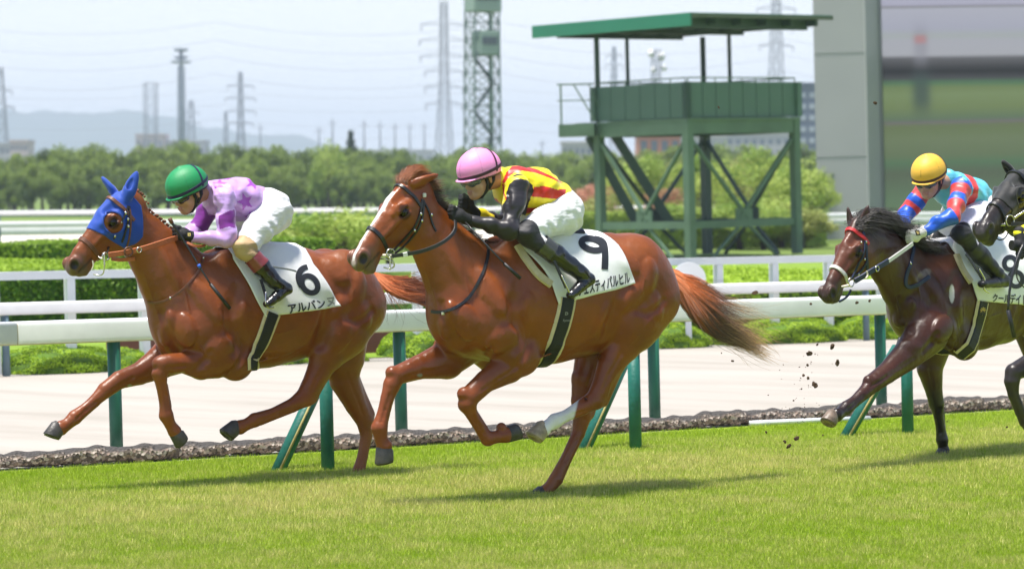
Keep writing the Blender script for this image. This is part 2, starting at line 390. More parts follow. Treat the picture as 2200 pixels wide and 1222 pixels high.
def hoof(rig, root, cor, sole, toe, off, m, r=.052):
    A = rig.L(cor[0],cor[1],off); B = rig.L(sole[0],sole[1],off); t = rig.L(cor[0]+toe[0],cor[1]+toe[1],off)-A
    ax = B-A; h = np.linalg.norm(ax); ax /= h; t -= ax*(t@ax); t /= np.linalg.norm(t); w = np.cross(ax,t)
    mb = MB(); n = 22; rings = []
    for f,rr,sh,tl in ((-.20,.66,-.10,.55),(-.03,.86,-.04,.52),(.05,.95,.0,.50),(.5,1.04,.18,.25),(.94,1.13,.36,0),(1.0,1.12,.37,0),(1.0,1.0,.34,0),(1.12,1.0,.34,0),(1.12,.66,.3,0),(1.0,.6,.3,0)):
        ring = []
        for k in range(n):
            a = 2*math.pi*k/n; c = math.cos(a); q = rr*r*(1.0 if c > -.6 else 1-.12*(-.6-c)/.4)
            ring.append(A+ax*(h*f-tl*r*c)+t*(q*c*1.06+sh*r)+w*q*.92*math.sin(a))
        rings.append(ring)
    vs = [v for rg in rings for v in rg]; fs = []
    for i in range(len(rings)-1):
        for k in range(n): fs.append((i*n+k,i*n+(k+1)%n,(i+1)*n+(k+1)%n,(i+1)*n+k))
    fs.append(tuple((len(rings)-1)*n+k for k in range(n))); mb.add(vs,fs)
    o = mb.build('hoof', m, root, smooth=True); return o
def strip(S, rig, pts, w, th=.006, lift=.002, m=None, name='strap', parent=None, closed=False, mb=None, sm=2, wv=None, nrm=None):
    """a flat strap along traced points: (px,py) lies on S, (px,py,off) hangs free, np arrays are local points"""
    P = []; N = []
    for p in pts:
        if isinstance(p, np.ndarray): 
            P.append(p); N.append(S.grad(p,S.h*2.5) if S is not None and nrm is None else (nrm if nrm is not None else np.array([0,-1.,0])))
        elif len(p) == 2:
            r = S.hit(*p)
            if r is None: continue
            P.append(r[0]); N.append(r[1])
        else: P.append(rig.L(*p)); N.append(np.array([0,-1.,0]) if nrm is None else nrm)
    if len(P) < 2: print('EMPTY STRIP',name,pts[:2]); return None
    P = np.array(P); N = np.array(N)
    for _ in range(sm):          # subdivide and smooth
        Q = [];  R = []
        n = len(P)
        for i in range(n if closed else n-1):
            Q += [P[i],(P[i]+P[(i+1)%n])/2]; R += [N[i],N[i]+N[(i+1)%n]]
        if not closed: Q.append(P[-1]); R.append(N[-1])
        Q = np.array(Q); R = np.array(R)
        T = Q.copy()
        if closed: T = (np.roll(Q,1,0)+2*Q+np.roll(Q,-1,0))/4
        else: T[1:-1] = (Q[:-2]+2*Q[1:-1]+Q[2:])/4
        P = T; N = R/(np.linalg.norm(R,axis=1)[:,None]+1e-9)
    if S is not None:            # keep the strap on top of the skin
        for i in range(len(P)):
            v_ = S.val(P[i])
            if v_ < 0: P[i] = P[i]-S.grad(P[i],S.h*2)*v_
    vs = []; fs = []; n = len(P); ws = w if hasattr(w,'__len__') else [w]*n
    for i in range(n):
        a = P[(i-1)%n] if (closed or i > 0) else P[i]; b = P[(i+1)%n] if (closed or i < n-1) else P[i]
        t = b-a; t /= np.linalg.norm(t)+1e-9; nn = N[i]-t*(N[i]@t); nn /= np.linalg.norm(nn)+1e-9; c = np.cross(t,nn)
        wi = np.interp(i/(n-1), np.linspace(0,1,len(ws)), ws)/2
        for (a1,b1) in ((-1,0),(-.8,1),(.8,1),(1,0)): vs.append(P[i]+c*wi*a1+nn*(lift+th*b1))
    for i in range(n if closed else n-1):
        j = (i+1)%n
        for k in range(4): fs.append((i*4+k,i*4+(k+1)%4,j*4+(k+1)%4,j*4+k))
    if not closed: fs += [(0,1,2,3),((n-1)*4+3,(n-1)*4+2,(n-1)*4+1,(n-1)*4)]
    if mb is not None: mb.add(vs,fs); return None
    return mesh_obj(name, vs, fs, m, parent, smooth=False)
def loop(S, C, e1, e2, n=28, a0=0, a1=2*math.pi, maxr=.8):   # the outline of S in a plane
    pts = []
    for k in range(n):
        a = a0+(a1-a0)*k/(n if abs(a1-a0) > 6.28 else n-1); d = np.array(e1)*math.cos(a)+np.array(e2)*math.sin(a)
        p = S.out(C,d,maxr)
        if p is not None: pts.append(p)
    return pts
def headloop(S, M, xc, slope=0, n=30, a0=0, a1=2*math.pi, R=.30, zc=-.10):
    Mx = np.array(M); C = tx(M,(xc,0,zc)); X,Y,Z = [Mx[:3,i]/np.linalg.norm(Mx[:3,i]) for i in range(3)]; e2 = Z+slope*X; e2 /= np.linalg.norm(e2); pts = []
    full = abs(a1-a0) > 6.28
    for k in range(n):
        a = a0+(a1-a0)*k/(n if full else n-1); d = Y*math.cos(a)+e2*math.sin(a); p = S.march(C+d*R,-d,R)
        if p is not None: pts.append(p)
    return pts
def hair(name, m, parent, strands, wid=.003, taper=.3, cols=None):
    vs = []; fs = []; cc = []
    for si,st in enumerate(strands):
        st = np.asarray(st); n = len(st); b = len(vs)
        t = st[-1]-st[0]; t = t/(np.linalg.norm(t)+1e-9); a = np.cross(t,[.3,-.8,.5]); a /= np.linalg.norm(a)+1e-9; c = np.cross(t,a)
        for i in range(n):
            w = wid*(1-(1-taper)*(i/(n-1))**2); 
            for q in range(3):
                an = 2*math.pi*q/3; vs.append(st[i]+(a*math.cos(an)+c*math.sin(an))*w)
                if cols is not None: cc.append(cols[si][i])
        for i in range(n-1):
            for q in range(3): fs.append((b+i*3+q,b+i*3+(q+1)%3,b+(i+1)*3+(q+1)%3,b+(i+1)*3+q))
    return fast_mesh(name, vs, fs, m, parent, True, np.array(cc) if cols is not None else None)
def tailhair(rig, path, n, spread, seed, base, tip, m, parent, wid=.0032, name='tail', fray=1.0):
    """path: (px,py,off,radius px) down the tail; strands wander inside it and fray"""
    r = np.random.default_rng(seed); P = np.array([rig.L(p[0],p[1],p[2]) for p in path]); R = np.array([p[3]/rig.scale for p in path]); K = len(path)
    st = []; cl = []
    for i in range(n):
        a = r.uniform(0,2*math.pi); q = math.sqrt(r.uniform()); end = r.uniform(.55,1.0)*(K-1); m_ = 16; L = []; C_ = []
        ph = r.uniform(0,6,3); fr = r.exponential(.6)*spread*fray
        for j in range(m_):
            t = end*j/(m_-1); i0 = min(int(t),K-2); f = t-i0; c = P[i0]*(1-f)+P[i0+1]*f; rad = R[i0]*(1-f)+R[i0+1]*f
            u = t/(K-1)
            o = np.array([math.cos(a),math.sin(a)*.7,math.sin(a)])*rad*q + np.array([math.sin(ph[0]+4*u),math.sin(ph[1]+3*u),math.sin(ph[2]+5*u)])*fr*u*u
            L.append(c+o+np.array([math.sin(9*u+ph[0]),.3*math.sin(7*u+ph[1]),math.sin(8*u+ph[2])])*.006*u); g = min(1,max(0,u*1.15-.1+.15*math.sin(ph[0]))); C_.append(base(g,i) if callable(base) else np.array(base)*(1-g)+np.array(tip)*g)
        st.append(L); cl.append(C_)
    return hair(name, m, parent, st, wid=wid, cols=cl)
def finish_body(S, name, m, parent, paint, keep=None, smooth=True):
    Vv,F = S.mesh(keep); n = vnorm(Vv,F); px = S.rig.proj(Vv); near = (n@(S.rig.R.T@ray(1100,500))) < .15
    cols = paint(Vv,n,px,near)
    return fast_mesh(name, Vv, F, m, parent, smooth, cols)
def lerpc(cols, mask, c, f=1.0):
    mk = mask.astype(float)*f if mask.dtype == bool else mask*f
    return cols*(1-mk[:,None])+np.array(c)[None]*mk[:,None]
def smooth01(x): x = np.clip(x,0,1); return x*x*(3-2*x)
def segdist(px, a, b):
    a = np.array(a,float); b = np.array(b,float); d = b-a; t = np.clip(((px-a)@d)/(d@d),0,1); return np.linalg.norm(px-a-t[:,None]*d,axis=1)
HS = .007

# ------------------------------------------------------------------ tack, cloths, riders: shared builders
leather_k = mat('black_leather',(.012,.012,.014),.38,var=.3,vscale=40,bump=.2,bscale=200,coat=.2)
leather_b = mat('brown_leather',(.16,.06,.03),.42,var=.3,vscale=40,bump=.2,bscale=200)
leather_o = mat('orange_rein_rubber',(.50,.13,.035),.5,var=.3,vscale=40,bump=.5,bscale=260)
leather_n = mat('navy_webbing',(.015,.028,.085),.5,var=.3,vscale=40,bump=.3,bscale=260)
web_r = mat('red_webbing',(.62,.03,.035),.5,var=.2,vscale=60)
white_p = mat('white_leather',(.76,.74,.70),.45,var=.12,vscale=40)
steel = mat('bit_steel',(.62,.60,.56),.25,metal=1)
ivory = mat('ivory_tube',(.72,.66,.50),.4,var=.15,vscale=60)
eyem = mat('horse_eye',(.006,.004,.004),.12,spec=.4)
clothm = mat('saddle_cloth_white',(.80,.80,.80),.65,var=.05,vscale=6,bump=.15,bscale=25,bdist=.01)
creamm = mat('cream_pad',(.66,.56,.36),.75,var=.15,vscale=30,bump=.3,bscale=120)
blackweb = mat('black_elastic',(.010,.010,.016),.6,var=.3,vscale=60,bump=.3,bscale=300)
inkm = mat('cloth_ink',(.012,.014,.02),.6)
def eyes(rig, root, M, m=eyem):
    for sg in (1,-1):
        c = tx(M,(.197,sg*.080,-.083)); mb = MB(); mb.sphere(c,.0275,20,14); mb.build('eye',m,root,True)
def saddle_cloth(S, rig, root, front, rear, top, m=clothm, name='saddle_cloth', nu=36, nv=30, lift=.012, th=.006, low=(0,0)):
    """front, rear: pixel polylines from just below the spine to the hem; top: the spine pixels of both"""
    def poly(pl, t):
        pl = np.array(pl,float); d = np.r_[0,np.cumsum(np.linalg.norm(np.diff(pl,axis=0),axis=1))]; d /= d[-1]
        return np.array([np.interp(t,d,pl[:,0]),np.interp(t,d,pl[:,1])])
    G = np.zeros((nu,nv,3)); N = np.zeros((nu,nv,3))
    for i in range(nu):
        u = i/(nu-1)
        xa = rig.L(top[0][0],top[0][1],0)[0]; xb = rig.L(top[1][0],top[1][1],0)[0]; x = xa*(1-u)+xb*u
        p = S.march(np.array([x,0,3.0]),np.array([0,0,-1.]),3.0); G[i,0] = p if p is not None else G[i-1,0]; N[i,0] = (0,0,1)
        last = None
        for j in range(1,nv):
            t = (j)/(nv-1); q = poly(front,t)*(1-u)+poly(rear,t)*u; r = S.hit(*q)
            if r is None: G[i,j] = np.nan
            else: G[i,j] = r[0]; N[i,j] = r[1]
        for j in range(1,nv):
            if np.isnan(G[i,j,0]):
                k = next((k for k in range(j,nv) if not np.isnan(G[i,k,0])),None)
                f = 1/(k-j+1) if k else 0; G[i,j] = G[i,j-1]*(1-f)+(G[i,k] if k else G[i,j-1])*f; N[i,j] = N[i,j-1]
    for _ in range(4):
        H = G.copy(); H[:,1:-1] = (G[:,:-2]+2*G[:,1:-1]+G[:,2:])/4; H[1:-1] = (H[:-2]+2*H[1:-1]+H[2:])/4; G = H
        H = N.copy(); H[:,1:-1] = (N[:,:-2]+2*N[:,1:-1]+N[:,2:])/4; H[1:-1] = (H[:-2]+2*H[1:-1]+H[2:])/4; N = H
    N /= np.linalg.norm(N,axis=2)[:,:,None]; G = G+N*lift
    uu = np.linspace(0,1,nu)[:,None,None]; vv = np.linspace(0,1,nv)[None,:,None]
    for i in range(nu):
        for j in range(nv):
            for _ in range(4):
                v_ = S.val(G[i,j])
                if v_ > lift*.8 or j == 0 and abs(G[i,j,1]) > .001: break
                g_ = S.grad(G[i,j],S.h*2); 
                if j == 0: g_[1] = 0
                G[i,j] += g_*(lift-v_)
    G = G+N*(.006*np.sin(uu*17+vv*3)*vv**2+.004*np.sin(uu*7-vv*9)*vv)
    Mi = G[:,1:][:,::-1]*[1,-1,1]; full = np.concatenate([Mi,G],1); nn = np.concatenate([N[:,1:][:,::-1]*[1,-1,1],N],1); K = full.shape[1]
    vs = np.concatenate([full.reshape(-1,3), (full+nn*th).reshape(-1,3)]); n0 = nu*K; fs = []
    for i in range(nu-1):
        for j in range(K-1):
            a,b,c,d = i*K+j,(i+1)*K+j,(i+1)*K+j+1,i*K+j+1; fs.append((a,b,c,d)); fs.append((a+n0,d+n0,c+n0,b+n0))
    edge = [i*K for i in range(nu)]+[(nu-1)*K+j for j in range(1,K)]+[i*K+K-1 for i in range(nu-2,-1,-1)]+[j for j in range(K-2,0,-1)]
    for a,b in zip(edge,edge[1:]+edge[:1]): fs.append((a,a+n0,b+n0,b))
    o = fast_mesh(name, vs, fs, m, root, True)
    from mathutils.bvhtree import BVHTree
    W3 = [Vector(rig.W(v)) for v in vs]; bvh = BVHTree.FromPolygons(W3, fs)
    return o, bvh
def on_cloth(rig, bvh, q, lift=.003):
    d = Vector(ray(*q)); h = bvh.ray_cast(Vector(CO), d)
    if h[0] is None: return None
    n = h[1] if h[1].dot(d) < 0 else -h[1]
    return rig.R.T@(np.array(h[0]+n*lift)-rig.o)
def ink_path(rig, bvh, pts, w, name, parent, m=inkm, sub=6, closed=False, lift=.003):
    """a painted stroke on the cloth: (px,py) centre line, w px wide"""
    P = np.array(pts,float)
    for _ in range(3):
        Q = []
        for i in range(len(P) if closed else len(P)-1): a,b = P[i],P[(i+1)%len(P)]; Q += [.75*a+.25*b,.25*a+.75*b]
        if not closed: Q = [P[0]]+Q+[P[-1]]
        P = np.array(Q)
    vs = []; fs = []; n = len(P); ws = w if hasattr(w,'__len__') else [w]
    for i in range(n):
        t = P[(i+1)%n]-P[i-1] if (closed or 0 < i < n-1) else (P[1]-P[0] if i == 0 else P[-1]-P[-2]); t = t/(np.linalg.norm(t)+1e-9); c = np.array([-t[1],t[0]])
        wi = np.interp(i/(n-1),np.linspace(0,1,len(ws)),ws)/2
        for f in np.linspace(-1,1,sub):
            p = on_cloth(rig,bvh,P[i]+c*wi*f,lift); vs.append(p if p is not None else (vs[-1] if vs else rig.L(*P[i],-.3)))
    for i in range(n if closed else n-1):
        for k in range(sub-1): a = i*sub+k; b = ((i+1)%n)*sub+k; fs.append((a,b,b+1,a+1))
    return mesh_obj(name, vs, fs, m, parent, True)
def ink_text(rig, bvh, txt, quad, name, parent, m=inkm, bold=.02, lift=.003):
    """lettering laid on the cloth; quad: pixel corners top-left, top-right, bottom-right, bottom-left"""
    cu = bpy.data.curves.new('t','FONT'); cu.body = txt; cu.offset = bold; cu.resolution_u = 3; o = bpy.data.objects.new('t',cu); COL.objects.link(o)
    dg = bpy.context.evaluated_depsgraph_get(); me = bpy.data.meshes.new_from_object(o.evaluated_get(dg)); bpy.data.objects.remove(o)
    bm = bmesh.new(); bm.from_mesh(me); bmesh.ops.triangulate(bm,faces=bm.faces[:])
    xs = [v.co.x for v in bm.verts]; ys = [v.co.y for v in bm.verts]; x0,x1,y0,y1 = min(xs),max(xs),min(ys),max(ys)
    for _ in range(3):
        es = [e for e in bm.edges if e.calc_length() > .12]
        if not es: break
        bmesh.ops.subdivide_edges(bm,edges=es,cuts=1); bmesh.ops.triangulate(bm,faces=[f for f in bm.faces if len(f.verts) > 3])
    q = [np.array(k,float) for k in quad]; vs = []; ok = True; last = None
    for v in bm.verts:
        u = (v.co.x-x0)/(x1-x0); t = 1-(v.co.y-y0)/(y1-y0)
        p = (q[0]*(1-u)+q[1]*u)*(1-t)+(q[3]*(1-u)+q[2]*u)*t; r = on_cloth(rig,bvh,p,lift)
        if r is None: r = last
        vs.append(r); last = r if r is not None else last
    vs = [v if v is not None else last for v in vs]
    fs = [tuple(w.index for w in f.verts) for f in bm.faces]; bm.free(); bpy.data.meshes.remove(me)
    return mesh_obj(name, vs, fs, m, parent, False)
def girth(S, rig, root, path, w1, w2):
    hs = [S.hit(*p) for p in path]; near = [h[0] for h in hs if h]; far = [p*[1,-1,1] for p in near[::-1]]
    pts = near+far; A = near[0]
    strip(S,rig,[np.array(p) for p in pts],w1,.010,.004,creamm,'girth',root)
    g = strip(S,rig,[np.array(p) for p in pts],w2,.006,.0145,blackweb,'girth_strap',root)
    return g
def ringmesh(rig, c, r, tube, m, name, parent, off, squash=1.0, ang=0.0, n=20):
    """a metal ring seen face on at a pixel"""
    C = rig.L(c[0],c[1],off); mb = MB(); P = []
    for k in range(n+1):
        a = 2*math.pi*k/n; x,z = math.cos(a)*r*squash, math.sin(a)*r; P.append(C+np.array([x*math.cos(ang)-z*math.sin(ang),-.35*x*0,x*math.sin(ang)+z*math.cos(ang)]))
    mb.tube(P,tube,6,cap=False); return mb.build(name,m,parent,True)
def tubepath(rig, pts, r, m, name, parent, n=8, sm=2, flat=None):
    P = [np.array(rig.L(*p)) if not isinstance(p,np.ndarray) else p for p in pts]
    for _ in range(sm):
        Q = [P[0]]
        for a,b in zip(P[:-1],P[1:]): Q += [.75*a+.25*b,.25*a+.75*b]
        P = Q+[P[-1]]
    rr = np.interp(np.linspace(0,1,len(P)),np.linspace(0,1,len(r)),r) if hasattr(r,'__len__') else r
    mb = MB(); mb.tube(P,rr,n,flat=flat); return mb.build(name,m,parent,True)
# ---- riders
skinm = mat('skin',(.50,.25,.16),.55,attr='Col',var=.1,vscale=30,bump=.1,bscale=150,sss=.05,bdist=.003)
gloss_boot = mat('patent_boot',(.010,.010,.011),.16,var=.2,vscale=10,bump=.25,bscale=18,coat=.6,bdist=.02)
breechm = mat('white_breeches',(.80,.80,.81),.6,var=.04,vscale=8,bump=.35,bscale=26,bdist=.008,aniso=(1,1,2.5),sheen=.1)
glovek = mat('black_glove',(.012,.012,.014),.75,bump=.3,bscale=150); glovew = mat('white_glove',(.72,.72,.68),.7,var=.1,vscale=40,bump=.3,bscale=150)
lens_m = mat('goggle_lens',(.015,.015,.018),.08,spec=.8); rubber = mat('black_strap',(.012,.012,.014),.5)
jk_cloth = lambda name, rough=.38: mat(name, rough=rough, attr='Col', bump=.4, bscale=9, bdet=1.5, bdist=.02, aniso=(1,1,2.5), spec=.5, sheen=.1, var=.04, vscale=6)
def man_head(S, M, pitch=0):
    S.frame(M)
    S.ell((-.005,0,.035),(.098,.078,.090),k=.02); S.ell((.040,0,-.030),(.058,.060,.082),k=.03)
    for sg in (-1,1):
        S.cap((.005,sg*.050,-.055),(.070,sg*.018,-.098),.022,.020,k=.03); S.cap((.086,sg*.012,.012),(.070,sg*.048,.012),.014,.014,k=.02)
        S.ell((.100,sg*.030,-.012),(.018,.017,.014),k=.014,sub=True); S.ell((.084,sg*.030,-.013),(.013,.014,.012),k=.006)
        S.cap((.070,sg*.042,-.035),(.060,sg*.048,-.045),.020,.018,k=.03); S.ell((.102,sg*.011,-.046),(.011,.008,.008),k=.008)
        S.cap((-.012,sg*.080,-.038),(-.006,sg*.086,.006),.010,.017,.5,k=.008); S.ell((-.004,sg*.094,-.006),(.012,.008,.016),k=.006,sub=True)
    S.cap((.094,0,.000),(.112,0,-.036),.008,.011,k=.012); S.cap((.100,-.018,-.070),(.100,.018,-.070),.0075,.0075,k=.008); S.cap((.098,-.016,-.081),(.098,.016,-.081),.008,.008,k=.008)
    S.cap((.108,-.016,-.0755),(.108,.016,-.0755),.0028,.0028,k=.003,sub=True); S.ell((.078,0,-.102),(.022,.026,.018),k=.02)
    S.frame()
def manframe(rig, c, off, pitch, yaw=0.0, roll=0.0, sc=1.0):
    A = rig.L(c[0],c[1],off); p = math.radians(pitch); y = math.radians(yaw)
    X = np.array([-math.cos(p)*math.cos(y),-math.cos(p)*math.sin(y),-math.sin(p)]); Y = np.cross([0,0,1.],X); Y /= np.linalg.norm(Y); Z = np.cross(X,Y)
    r = math.radians(roll); Y2 = Y*math.cos(r)+Z*math.sin(r); Z = np.cross(X,Y2)
    M = np.eye(4); M[:3,0] = X*sc; M[:3,1] = Y2*sc; M[:3,2] = Z*sc; M[:3,3] = A; return M
def fist(S, c, fwd, up, side, r=.040):
    """a closed gloved hand: palm, four bent fingers and a thumb that close on the rein"""
    c = np.array(c); f,u,w = [np.array(v)/np.linalg.norm(v) for v in (fwd,up,side)]
    S.ell(c,(r*.95,r*.62,r*.95),np.stack([f,w,u],1),k=.012)
    for i,h in enumerate((.030,.011,-.009,-.027)):
        b = c+u*h; L = (1,1.08,1.02,.85)[i]; rr = (.0115,.012,.0115,.010)[i]; K = b+f*r*.95*L+w*.012; T = b+f*r*1.0*L-w*.018; E = b+f*r*.2-w*.030
        S.chain([(*b,rr*1.05),(*K,rr),(*T,rr*.95),(*E,rr*.85)],k=.006)
    S.chain([(*(c-f*r*.3-w*.012+u*.02),.015),(*(c+f*r*.25-w*.024+u*.040),.0135),(*(c+f*r*.95-w*.022+u*.042),.011)],k=.008)
def helmet(rig, root, M, col, bandcol, label=None, cover=None):
    c = np.array(M)[:3,3]; S = SDF(rig,c-.22,c+.24,.0045); S.frame(M)
    S.ell((.000,0,.048),(.142,.114,.122),k=.01); S.ell((-.02,0,.045),(.130,.114,.11),k=.02)
    S.ell((.0,0,.168),(.016,.016,.007),k=.012)
    S.ell((0,0,-.162),(.30,.30,.165),k=.004,sub=True)
    S.ell((.098,0,.008),(.062,.088,.0075),k=.012); S.ell((0,0,.000),(.105,.088,.045),k=.004,sub=True)
    S.frame(); n_ = lambda P: P
    Vv,F = S.mesh(); I = np.linalg.inv(np.array(M)); H = Vv@I[:3,:3].T+I[:3,3]
    cc = np.tile(np.array(col),(len(Vv),1)); an = np.arctan2(H[:,1],H[:,0]+.01); seam = np.zeros(len(Vv))
    seam = np.abs(np.sin(an*3))*np.hypot(H[:,0],H[:,1]) < .0022; cc = lerpc(cc, seam&(H[:,2] > .03), np.array(col)*.6)
    cc = lerpc(cc, (H[:,2] < .005)&(H[:,0] < .115), (.02,.02,.02))
    m = mat('helmet_silk_%d'%(int(col[0]*1000)), rough=.55, attr='Col', bump=.12, bscale=60, coat=.0)
    o = fast_mesh('helmet',Vv,F,m,root,True,cc)
    Mx = np.array(M); C = tx(M,(0,0,.030)); X,Y,Z = [Mx[:3,i]/np.linalg.norm(Mx[:3,i]) for i in range(3)]
    bm_ = mat('helmet_band_%d'%int(bandcol[2]*1000+bandcol[0]*100), bandcol,.6)
    e1 = X*math.cos(.06)-Z*math.sin(-.06); L = [S.march(C+(X*math.cos(a)+Y*math.sin(a))*.2-Z*0+Z*(.004-.012*math.cos(a)),-(X*math.cos(a)+Y*math.sin(a)),.2) for a in np.linspace(0,2*math.pi,37)[:-1]]; L = [p for p in L if p is not None]; strip(S,rig,L,.020,.002,.0015,bm_,'helmet_band',o,closed=True,sm=1)
    return S,o

# ------------------------------------------------------------------ the galloping horses
def mapper(ox,oy,fx,fy,rx=1180,ry=640): return lambda p: (ox+fx*(p[0]-rx), oy+fy*(p[1]-ry))
ident = lambda p: (p[0],p[1])
TR = [(1005,672,0,93,.72),(1062,652,0,122,.68),(1120,645,0,136,.69),(1180,640,0,139,.70),(1240,633,0,133,.75),(1300,617,0,119,.80),(1352,592,0,90,1.0),(1386,604,0,64,1.1)]
NK = [(903,466,0,50,.48),(928,506,0,58,.48),(956,545,0,69,.5),(990,592,0,88,.54),(1012,650,0,100,.58),(1050,650,0,110,.62)]
def horse(sp):
    f = sp.get('map',ident); rig = sp['rig']; s = rig.scale; rs = sp.get('rs',1.0); root = rig.root('horse', label=sp['label'], cat='horse')
    mp = lambda L: [(*f(p),*p[2:]) for p in L]
    T = sp.get('trunk') or [(*f(p),p[2],p[3]*rs,p[4]) for p in TR]; N = sp.get('neck') or [(*f(p),p[2],p[3]*rs,p[4]) for p in NK]
    xs = [p[0] for p in T]+[sp['poll'][0],sp['muz'][0]]+[q[0] for l in sp['legs'] for q in l['p']]; ys = [sp['poll'][1]]+[p[1] for p in T]
    xa = min(rig.L(x,700,0)[0] for x in xs)-.25; xb = max(rig.L(x,700,0)[0] for x in xs)+.30; zt = rig.L(sp['poll'][0],min(ys),0)[2]+.22
    S = SDF(rig,(xa,-.44,-.03),(xb,.44,zt),HS); S.frame(); W = 1/s; lf = lambda x,y: rig.L(*f((x,y)),0)
    S.chain([(*rig.L(*p[:3]),p[3]*W,p[4]) for p in T],k=.06,ki=.04)
    S.chain([(*rig.L(*p[:3]),p[3]*W,p[4]) for p in N],k=.06,ki=.04); r_ = rs*W
    for sg in (-1,1):
        o = .1*sg; S.chain([(*(lf(1085,560)+[0,o*.9,0]),52*r_,.45),(*(lf(1030,680)+[0,o*1.35,0]),62*r_,.6)],k=.05)
        S.chain([(*(lf(1015,695)+[0,o*1.2,0]),52*r_,.75),(*(lf(1090,760)+[0,o*1.5,0]),45*r_,.7)],k=.05)
        S.chain([(*(lf(1338,575)+[0,o*1.1,0]),70*r_,.75),(*(lf(1374,640)+[0,o*1.25,0]),68*r_,.75),(*(lf(1330,690)+[0,o*1.5,0]),66*r_,.7)],k=.05)
    for l in sp['legs']:
        leg(S,rig,[(p[0],p[1],l['s'],*p[2:]) for p in l['p']])
        for (x,y,r) in l.get('knob',[]): knob(S,rig,x,y,l['s'],r)
        for (a,b,r) in l.get('bone',[]): bone(S,rig,a,b,l['s'],r,(0,0))
        if 'ach' in l: a,b = l['ach']; S.cap(rig.L(*a,l['s']),rig.L(*b,l['s']),10*r_,11*r_,.8,k=.03)
    M = headframe(rig,sp['poll'],sp['muz'],sp.get('hs',0.0),sp['hl'],zd=sp.get('zd',1.18),ys=sp.get('ys',.95)); horse_head(S,M,ears=sp['ears'],mouth=sp.get('mouth',0)); S.frame()
    for m in MUS:
        x,y = f(m[:2]); S.mus(x,y,m[2]*rs,m[3]*rs,m[4],m[5]*sp.get('ms',1.25),k=m[6] if len(m) > 6 else .02)
    for g in GRV: S.groove([f(p) for p in g[0]],*g[1:])
    for m in sp.get('mus',[]): S.mus(*m)
    for g in sp.get('cuts',[]): S.groove(g,.009,.0045,.012)
    for ln in sp.get('veins',[])+[[f(p) for p in l] for l in VEINS]: S.ridge(ln,.006,.0032,.007)
    cx = np.array(M); base = np.array(sp['coat'])
    def paint(Vv,n,px,near):
        c = np.tile(base,(len(Vv),1)); z = Vv[:,2]; c *= (1+.15*vnoise(Vv,5,3)+.09*vnoise(Vv,17,5)+.05*vnoise(Vv,48,9))[:,None]; c[:,1] *= 1+.10*vnoise(Vv,4,11)
        I = np.linalg.inv(cx); H = Vv@I[:3,:3].T+I[:3,3]; inh = (H[:,0] > .0)&(H[:,0] < .72)&(np.abs(H[:,1]) < .14)&(H[:,2] > -.32)&(H[:,2] < .08)
        if 'points' in sp: c = sp['points'](c,Vv,px,near,H,inh)
        mz = smooth01((H[:,0]-.45)/.12)*inh*smooth01((-.04-H[:,2])/.06); c = lerpc(c, mz, sp.get('muzzle',(.12,.085,.075)), .8)
        e = np.minimum(np.linalg.norm(H-[.197,.088,-.083],axis=1),np.linalg.norm(H-[.197,-.088,-.083],axis=1)); c = lerpc(c, inh*smooth01((.052-e)/.02), base*.12, .85)
        nn = np.sqrt(((H[:,0]-.592)*.8)**2+((np.abs(H[:,1])-.056)*.6)**2+(H[:,2]+.10)**2); c = lerpc(c, inh*smooth01((.030-nn)/.010), (.015,.008,.007))
        mo = (np.abs(H[:,2]+.15+.0*(H[:,0]))<.007)&(H[:,0] > .46)&(H[:,0] < .60)&inh; c = lerpc(c, mo, (.02,.012,.01), .7)
        if 'marks' in sp: c = sp['marks'](c,Vv,px,near,H,inh)
        return np.clip(c,0,1)
    body = finish_body(S,'body',hide_mat(sp['matname']),root,paint)
    for h in sp['hooves']: hoof(rig,root,h[0],h[1],h[2],h[3],h[4],h[5] if len(h) > 5 else .05)
    return dict(rig=rig,root=root,S=S,M=M,f=f)
# broad muscles: x, y, half length, half width (px of the centre horse), angle, height
MUS = [(1052,625,60,26,62,.020),(1000,692,40,28,72,.024),(1082,728,42,30,150,.022),(1124,690,28,62,8,.012),(1108,768,34,20,25,.014),
       (1340,556,46,28,38,.016),(1392,598,24,44,14,.018),(1352,640,50,26,158,.020),(1406,650,22,40,-22,.016),(962,690,20,42,0,.018),(985,768,30,18,20,.010),
       (972,560,17,74,-24,.012),(1010,590,14,60,-38,.008),(1350,700,30,46,12,.014),(1290,690,14,44,20,.008),(1200,740,60,14,5,.006)]
VEINS = [[(910,566),(925,610),(938,650),(952,700)],[(1000,600),(1012,650),(1006,700)],[(1078,640),(1090,690),(1082,720)],[(1150,772),(1195,756),(1240,742),(1280,722)],[(1395,690),(1372,720),(1350,742)],[(1180,690),(1215,700),(1250,690)],[(1120,700),(1128,735),(1120,760)],[(1030,720),(1050,748),(1072,752)],[(1368,560),(1385,600),(1380,630)]]
GRV = [([(1336,628),(1326,660),(1312,694),(1302,722)],.03,.009,.05),([(1118,600),(1108,645),(1114,690),(1130,726)],.03,.006,.05),([(948,655),(960,700),(984,738)],.02,.006,.04),
       ([(1368,668),(1392,674),(1412,664),(1426,646)],.014,.006,.03),([(1136,742),(1124,768),(1108,786)],.014,.006,.03),([(1060,742),(1046,762),(1022,784)],.014,.007,.03)]
hoofd = mat('hoof_horn',(.075,.068,.062),.45,var=.5,vscale=30,bump=.3,bscale=60)
hoofm = mat('brown_hoof_horn',(.22,.16,.12),.45,var=.5,vscale=25,bump=.3,bscale=60)
hoofp = mat('pale_hoof_horn',(.46,.36,.24),.45,var=.5,vscale=25,bump=.3,bscale=60)
nl,fl = -.14,.13
